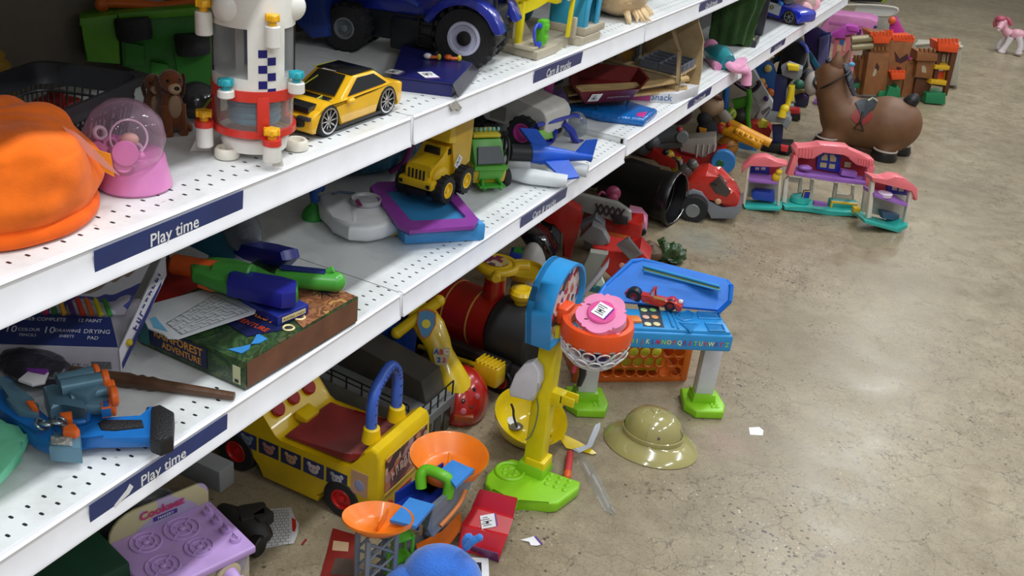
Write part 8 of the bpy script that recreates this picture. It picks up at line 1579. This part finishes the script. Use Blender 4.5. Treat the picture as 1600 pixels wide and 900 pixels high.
zc(b.build('hoof', P('151313', .35), T)); b = M()
for a, c_, x_ in ((1291, 219, .08), (1381, 243, .10), (1402, 237, -.07)):
    w_ = vv(a, c_, x_); b.torus((w_.x, w_.y, .05), .055, .005, n=24, k=6)
b.build('hoof_edge', P('a89c90', .5), T)
for pts in (((1305, 108, .03), (1308, 96, .03), (1311, 80, .02)), ((1314, 106, -.03), (1320, 96, -.04), (1328, 78, -.05))):
    q = M(); q.tube([vv(*k) for k in pts], [.034, .03, .006], n=14, smooth=3, flat=.6); q.build('ear', Hb, T)
b = M(); b.tube([vv(1287, 122, .03), vv(1286, 132, .055), vv(1292, 140, .04)], .008, smooth=3) ; b.tube([vv(1278, 140, .045), vv(1298, 131, .088), vv(1322, 116, .06)], .005, smooth=4); b.tube([vv(1277, 116, .03), vv(1272, 130, .065), vv(1279, 142, .03)], .007, smooth=4); b.build('bridle', P('241c18', .5), T)
b = M(); w_ = vv(1271, 130, .0); b.ell(w_, (.057, .045, .062)); b.build('muzzle', P('b8b0a8', .5), T)
b = M(); b.tube([vv(1312, 99, 0), vv(1320, 104, 0), vv(1326, 114, .02), vv(1328, 126, .04), vv(1331, 138, .05), vv(1335, 150, .06)], [.014, .026, .022, .024, .018, .008], smooth=5, n=12, flat=.7); [b.tube([vv(a, c_, .04), vv(a-5, c_+6, .07)], [.012, .003], n=8) for a, c_ in ((1327, 112), (1330, 122), (1332, 132), (1335, 142))]; b.ell(vv(1296, 95, 0), (.03, .02, .014)); b.build('mane', P('2c3038', .5), T)
def surf(px, py, off=.004):
    """point on the body under a photo position"""
    o_ = body.data; import mathutils
    bv = surf.t; o3 = fr.o; d3 = fr._d(px, py); h_ = bv.ray_cast(o3, d3, 20); 
    return (h_[0]+h_[1]*off) if h_[0] else vv(px, py, .12)
from mathutils.bvhtree import BVHTree
surf.t = BVHTree.FromPolygons([v_.co for v_ in body.data.vertices], [tuple(p_.vertices) for p_ in body.data.polygons])
def patch(px, mat, name, off=.004):
    b = M(); c_ = (sum(a for a, _ in px)/len(px), sum(c for _, c in px)/len(px)); n_ = len(px); rows = []
    for t in (1, .66, .33, .02): rows.append([surf(c_[0]+(a-c_[0])*t, c_[1]+(q_-c_[1])*t, off) for a, q_ in px])
    rows.insert(0, [surf(a, q_, -.004) for a, q_ in px]); b.grid(rows, closed=True); b.build(name, mat, T)
patch([(1329, 184), (1334, 174), (1342, 170), (1362, 174), (1364, 184), (1356, 192), (1348, 195), (1336, 192)], P('8c2a22', .5), 'saddle_blanket', .003)
patch([(1336, 161), (1344, 157), (1356, 157), (1371, 160), (1366, 170), (1356, 178), (1351, 184), (1345, 182), (1341, 172)], P('2e3238', .45), 'saddle', .007)
b = M(); b.tube([surf(1349, 176, .008), surf(1346, 186, .008), surf(1345, 192, .008)], .006); b.tube([surf(a, c_, .008) for a, c_ in ((1345, 190), (1334, 200), (1350, 204), (1345, 190))], .004); b.build('stirrup', P('241c1a', .5), T)
b = M(); b.tube([surf(1356, 160, .01), surf(1364, 156, .01), surf(1371, 160, .01)], .005); b.build('saddle_print', P('a8b8a0', .5), T)
b = M(); b.tube([vv(1412, 168, 0), vv(1421, 161, 0), vv(1428, 154, 0), vv(1433, 147, 0)], [.025, .036, .032, .01], smooth=3, n=14); b.build('tail', P('151212', .45), T)
# ---- three part doll house
def house_part(frh, w, d, zt, bw):
    pass
A, B_ = onz(1224, 326, 0), onz(1348, 338, 0); fr = Fr((A.x, A.y, 0), math.degrees(math.atan2(B_.y-A.y, B_.x-A.x))-90)
T = thing('doll_house', 'open folding toy doll house with pink roofs, lilac floors and turquoise bases', 'doll house', fr)
Pk2 = P('e8747c', .35, coat=.2); Tq = P('36b4a8', .35); Lc_ = P('9a68bc', .4); Cr = P('d8d0c0', .45); Bw = P('24309c', .4)
def panel(dz_y, pts, mat, name, x=0, d=.02, bev=.003, fr=None, par=None):
    b = M(); b.prism(fr.vs(pts, x), x-d, x, ax='x', bev=bev); return zc(b.build(name, mat, par or T))
f0 = fr
D = .07
panel(0, [(1225, 322), (1255, 323), (1300, 330), (1346, 332), (1350, 334), (1345, 339), (1300, 337), (1262, 331), (1226, 329)], Tq, 'base', .03, .10, .004, f0)
b = M()
for pts, x_ in (([(1226, 282), (1233, 276), (1229, 318), (1222, 316)], .0), ([(1352, 292), (1362, 290), (1355, 332), (1346, 332)], .0), ([(1250, 278), (1254, 278), (1252, 310), (1247, 310)], -.07), ([(1268, 280), (1272, 281), (1270, 312), (1265, 312)], -.07), ([(1305, 286), (1310, 286), (1306, 318), (1300, 318)], -.07), ([(1332, 290), (1336, 290), (1334, 322), (1330, 322)], -.07)): b.prism(f0.vs(pts, x_), x_-.02, x_, ax='x', bev=.002)
b.prism(f0.vs([(1234, 276), (1250, 278), (1248, 286), (1233, 284)], -.07), -.08, -.07, ax='x'); b.prism(f0.vs([(1248, 300), (1266, 302), (1265, 312), (1247, 310)], -.07), -.08, -.07, ax='x'); b.prism(f0.vs([(1306, 302), (1334, 306), (1333, 320), (1304, 318)], -.07), -.08, -.07, ax='x')
zc(b.build('wall', Cr, T))
panel(0, [(1243, 269), (1300, 278), (1355, 284), (1352, 290), (1300, 284), (1242, 275)], Lc_, 'upper_floor', .02, .10, .004, f0)
panel(0, [(1246, 240), (1276, 240), (1288, 232), (1322, 236), (1336, 250), (1358, 256), (1354, 280), (1248, 264)], P('a82c38', .45), 'inner_wall', -.05, .01, .001, f0)
o = panel(0, [(1278, 240), (1312, 241), (1314, 246), (1312, 270), (1276, 264)], Bw, 'window_frame', -.035, .01, .001, f0)
b = M(); [b.prism(f0.vs(q_, -.032), -.036, -.032, ax='x') for q_ in ([(1284, 245), (1289, 241), (1293, 242), (1293, 251), (1283, 250)], [(1297, 242), (1303, 242), (1307, 247), (1306, 253), (1297, 252)], [(1282, 254), (1292, 255), (1291, 262), (1281, 261)], [(1296, 256), (1305, 257), (1304, 264), (1295, 263)])]; b.prism(f0.vs([(1320, 253), (1330, 254), (1329, 262), (1319, 261)], -.04), -.046, -.04, ax='x'); b.build('window_pane', P('b8b088', .4), o)
b = M(); rf = [(1241, 234), (1246, 229), (1272, 232), (1282, 226), (1326, 230), (1340, 242), (1360, 247), (1366, 250), (1366, 262), (1356, 262), (1338, 258), (1326, 248), (1320, 240), (1286, 236), (1274, 248), (1262, 249), (1244, 246)]; b.prism(f0.vs(rf, .02), -.045, .02, ax='x', bev=.006)
b.prism(f0.vs([(1241, 242), (1248, 246), (1240, 275), (1230, 274)], .02), -.02, .02, ax='x', bev=.003); b.prism(f0.vs([(1356, 258), (1367, 260), (1362, 292), (1352, 290)], .02), -.02, .02, ax='x', bev=.003)
for k in range(5): b.tube([Ve((.021, *f0.v(1250+5*k, 231+.5*k, .02))), Ve((.021, *f0.v(1249+5*k, 246+.4*k, .02)))], .003, n=6); b.tube([Ve((.021, *f0.v(1343+4*k, 246+k, .02))), Ve((.021, *f0.v(1342+4*k, 258+k, .02)))], .003, n=6)
b.build('roof', Pk2, T)
b = M(); b.box((.03, f0.v(1338, 326, .03)[0], .035), (.03, .03, .03), .004, P('dcb424', .4)); b.cyl((-.03, f0.v(1250, 316, -.02)[0], .03), (-.03, f0.v(1250, 316, -.02)[0], .05), .04, m=Tq); b.prism([(f0.v(1300, 318, 0)[0], .015), (f0.v(1342, 322, 0)[0], .015), (f0.v(1342, 322, 0)[0], .05), (f0.v(1300, 318, 0)[0], .05)], -.06, -.01, P('2a988c', .4), ax='x', bev=.008); b.box((-.03, f0.v(1260, 302, -.03)[0], .055), (.02, .03, .05), .003, Bw); b.prism(f0.vs([(1272, 314), (1292, 317), (1291, 322), (1270, 320)], .045), .035, .055, P('8a5ca8', .4), ax='x'); b.ell((-.0, *f0.v(1258, 262, 0)), (.02, .03, .012), Lc_); b.prism(f0.vs([(1316, 266), (1340, 270), (1338, 278), (1314, 274)], .0), -.03, .0, Lc_, ax='x'); b.build('furniture', Lc_, T)
# wings
def wing(fr2, S, name):
    for pts, mat, pn, x_, d_ in S:
        b = M()
        for q_ in pts: b.prism(fr2.vs(q_, x_), x_-d_, x_, ax='x', bev=.003)
        o = zc(b.build(pn, mat, None)); o.parent = T; 
        mloc = fr.m.inverted() @ fr2.m; o.matrix_local = mloc
fl2 = Fr((onz(1178, 326, 0).x, onz(1178, 326, 0).y, 0), f0.rz*180/PI-14)
wing(fl2, [([[(1162, 323), (1222, 325), (1218, 330), (1166, 328)]], Tq, 'base', .03, .09), ([[(1168, 260), (1172, 258), (1164, 322), (1160, 318)], [(1218, 262), (1222, 262), (1218, 322), (1214, 322)]], Cr, 'wall', .01, .02), ([[(1172, 260), (1218, 262), (1214, 312), (1168, 308)]], P('b8b4a8', .5), 'back_wall', -.08, .01), ([[(1170, 280), (1214, 284), (1214, 289), (1170, 285)]], Lc_, 'upper_floor', .02, .09), ([[(1173, 258), (1202, 260), (1202, 272), (1172, 270)]], Bw, 'blue_wall', -.06, .01), ([[(1200, 258), (1218, 260), (1216, 276), (1200, 274)]], P('b03440', .4), 'pink_wall', -.065, .01), ([[(1180, 262), (1186, 262), (1186, 266), (1180, 266)], [(1189, 262), (1196, 262), (1196, 266), (1189, 266)]], P('c8c8c8', .4), 'window', -.055, .004), ([[(1158, 272), (1160, 260), (1168, 254), (1172, 250), (1180, 246), (1196, 245), (1208, 250), (1214, 255), (1230, 256), (1230, 260), (1212, 261), (1170, 258)]], Pk2, 'roof', .02, .06), ([[(1174, 302), (1180, 299), (1210, 302), (1210, 316), (1176, 312)]], P('2848b0', .4), 'bed', -.01, .05)], 'l')
b = M(); b.ell((0, 0, .02), (.016, .018, .02)); b.ell((.005, .006, .045), (.013, .014, .013)); f3 = Fr(fl2.m @ Ve((.005, *fl2.v(1211, 284, .005))), None); tag(b.build('yellow_chick', P('dcb41c', .5)), 'small yellow chick figure upstairs in the doll house wing nearest the red grey car', 'toy figure', f3)
fr3 = Fr((onz(1400, 360, 0).x, onz(1400, 360, 0).y, 0), f0.rz*180/PI+12)
wing(fr3, [([[(1350, 343), (1402, 358), (1419, 350), (1418, 356), (1404, 364), (1352, 349)]], Tq, 'base', .03, .09), ([[(1362, 284), (1368, 282), (1362, 340), (1355, 342)], [(1422, 300), (1428, 298), (1420, 350), (1412, 352)]], Cr, 'wall', .01, .02), ([[(1368, 284), (1420, 296), (1412, 346), (1362, 334)]], P('b4b0a4', .5), 'back_wall', -.07, .01), ([[(1366, 302), (1418, 318), (1418, 324), (1402, 319), (1366, 308)]], Lc_, 'upper_floor', .02, .09), ([[(1386, 288), (1420, 294), (1418, 306), (1386, 302)]], Bw, 'blue_wall', -.05, .01), ([[(1368, 282), (1388, 286), (1388, 300), (1368, 298)]], P('b03440', .4), 'pink_wall', -.055, .01), ([[(1394, 291), (1402, 292), (1402, 298), (1394, 297)], [(1405, 293), (1413, 295), (1412, 300), (1404, 299)]], P('c8c8b8', .4), 'window', -.045, .004), ([[(1362, 276), (1386, 282), (1398, 276), (1414, 278), (1426, 288), (1434, 294), (1434, 312), (1430, 314), (1426, 298), (1390, 290), (1364, 284)]], Pk2, 'roof', .02, .06), ([[(1378, 330), (1406, 336), (1404, 346), (1380, 342)]], P('48607c', .5), 'sofa', -.03, .03)], 'r')
b = M(); b.cyl((0, 0, .0), (0, 0, .012), .028, m=P('dccce0')); b.ell((0, 0, .012), (.03, .03, .004), P('dccce0')); f3 = Fr(fr3.m @ Ve((.0, *fr3.v(1382, 306, .0))), None); tag(b.build('toy_bathtub', P('dccce0')), 'tiny white round tub upstairs in the doll house wing farthest from the shelves', 'toy furniture', f3)
# ---- pink pony on wheels
fr = Fr(onz(1578, 84, 0)); multi('toy_pony', 'white and pink toy pony on roller feet alone on the open floor', 'toy pony', fr, [
 ('body', P('cf98a4', .4), [('b', 1590, 54, 12, 0, .8, .7), ('t', [(1578, 54), (1570, 46), (1567, 36)], [8, 6, 7]), ('b', 1566, 36, 8, 0), ('t', [(1566, 38, .03), (1560, 46, .08)], [6, 4])]),
 ('leg', P('d8d0d0', .4), [('t', [(1580, 58, .04), (1572, 72, .05), (1566, 80, .05)], [5, 4, 5]), ('t', [(1592, 58, .04), (1594, 72, .04), (1592, 80, .04)], [5, 4, 5]), ('t', [(1576, 58, -.05), (1562, 68, -.05), (1560, 76, -.05)], [4, 4, 5]), ('t', [(1598, 58, -.04), (1600, 76, -.05)], [5, 5])]),
 ('mane', P('a84a5c', .5), [('b', 1564, 30, 8, 0, 1, .7), ('t', [(1558, 28), (1554, 36), (1555, 42)], 2.5), ('t', [(1572, 28), (1578, 34), (1580, 40)], 3)]),
 ('muzzle', P('d8ccca', .4), [('b', 1561, 46, 3.5, .07)]), ('eye', P('241c24', .2), [('b', 1568, 40, 2.2, .045)]),
 ('roller_foot', P('c8bcbc', .4), [('b', 1565, 81, 6, .05, 1, .7), ('b', 1591, 83, 6, .04, 1, .7), ('b', 1560, 76, 5, -.05, 1, .7), ('b', 1600, 77, 5, -.05, 1, .7)])])
# ================================================================== separate pieces of one kind become parts of their own
SPLIT = ('upper_window', 'trigger', 'green_base', 'eye_print', 'yellow_top', 'seat', 'fin', 'round_plaque', 'mudguard', 'blue_panel', 'window', 'opening', 'dark_frame', 'yellow_floor', 'balcony', 'roof_lamp', 'loose_piece', 'crayon', 'picture_icon', 'hoof', 'hoof_edge', 'headlamp', 'roller_foot', 'headlight', 'shelf', 'knob', 'pillar', 'boiler_band', 'lamp_sticker', 'window_pane', 'button', 'rib', 'rail', 'side_window', 'vent', 'orange_knob', 'arm', 'post', 'furniture', 'wall', 'strut', 'grille')
def split_part(o):
    bm = bmesh.new(); bm.from_mesh(o.data); seen = set(); isl = []
    for f in bm.faces:
        if f.index in seen: continue
        st = [f]; seen.add(f.index); g = []
        while st:
            x = st.pop(); g.append(x)
            for e in x.edges:
                for y in e.link_faces:
                    if y.index not in seen: seen.add(y.index); st.append(y)
        isl.append(g)
    bb = []
    for g in isl:
        vs = [v.co for f in g for v in f.verts]
        bb.append([[f.index for f in g], Ve([min(v[i] for v in vs) for i in range(3)]), Ve([max(v[i] for v in vs) for i in range(3)])])
    ch = True; e_ = .0015
    while ch:
        ch = False
        for i in range(len(bb)):
            for j in range(i+1, len(bb)):
                if all(bb[i][1][k] <= bb[j][2][k]+e_ and bb[j][1][k] <= bb[i][2][k]+e_ for k in range(3)):
                    bb[i] = [bb[i][0]+bb[j][0], Ve([min(bb[i][1][k], bb[j][1][k]) for k in range(3)]), Ve([max(bb[i][2][k], bb[j][2][k]) for k in range(3)])]
                    bb.pop(j); ch = True; break
            if ch: break
    bm.free()
    if not 1 < len(bb) < 30: return
    src = o.data
    for n_, (fi_, _, _) in enumerate(bb):
        keep = set(fi_); b2 = bmesh.new(); b2.from_mesh(src); b2.faces.ensure_lookup_table()
        bmesh.ops.delete(b2, geom=[f for f in b2.faces if f.index not in keep], context='FACES')
        me = bpy.data.meshes.new(o.name.split('.')[0]); b2.to_mesh(me); b2.free()
        for mt_ in src.materials: me.materials.append(mt_)
        if n_ == 0: o.data = me
        else:
            c_ = o.copy(); c_.data = me; C.objects.link(c_); c_.parent = o.parent; c_.matrix_parent_inverse = o.matrix_parent_inverse.copy()
for o in [o for o in C.objects if o.type == 'MESH' and o.parent is not None and o.name.split('.')[0] in SPLIT and not o.children]: split_part(o)
# ================================================================== settle: nothing sinks below what it stands on
bpy.context.view_layer.update()
HANG = ('mermaid_doll', 'dangling_strap', 'flower_camera_toy')
for r in [o for o in C.objects if o.parent is None and 'label' in o and not o.name.startswith(HANG)]:
    if abs(r.location.z-ZA) > .003 and abs(r.location.z-ZB) > .02 and abs(r.location.z) > .001: continue
    rz = r.location.z
    for o in [r]+list(r.children_recursive):
        if o.type != 'MESH': continue
        mw = o.matrix_world; mi = mw.inverted()
        for v in o.data.vertices:
            w_ = mw @ v.co
            if w_.z < rz: w_.z = rz; v.co = mi @ w_
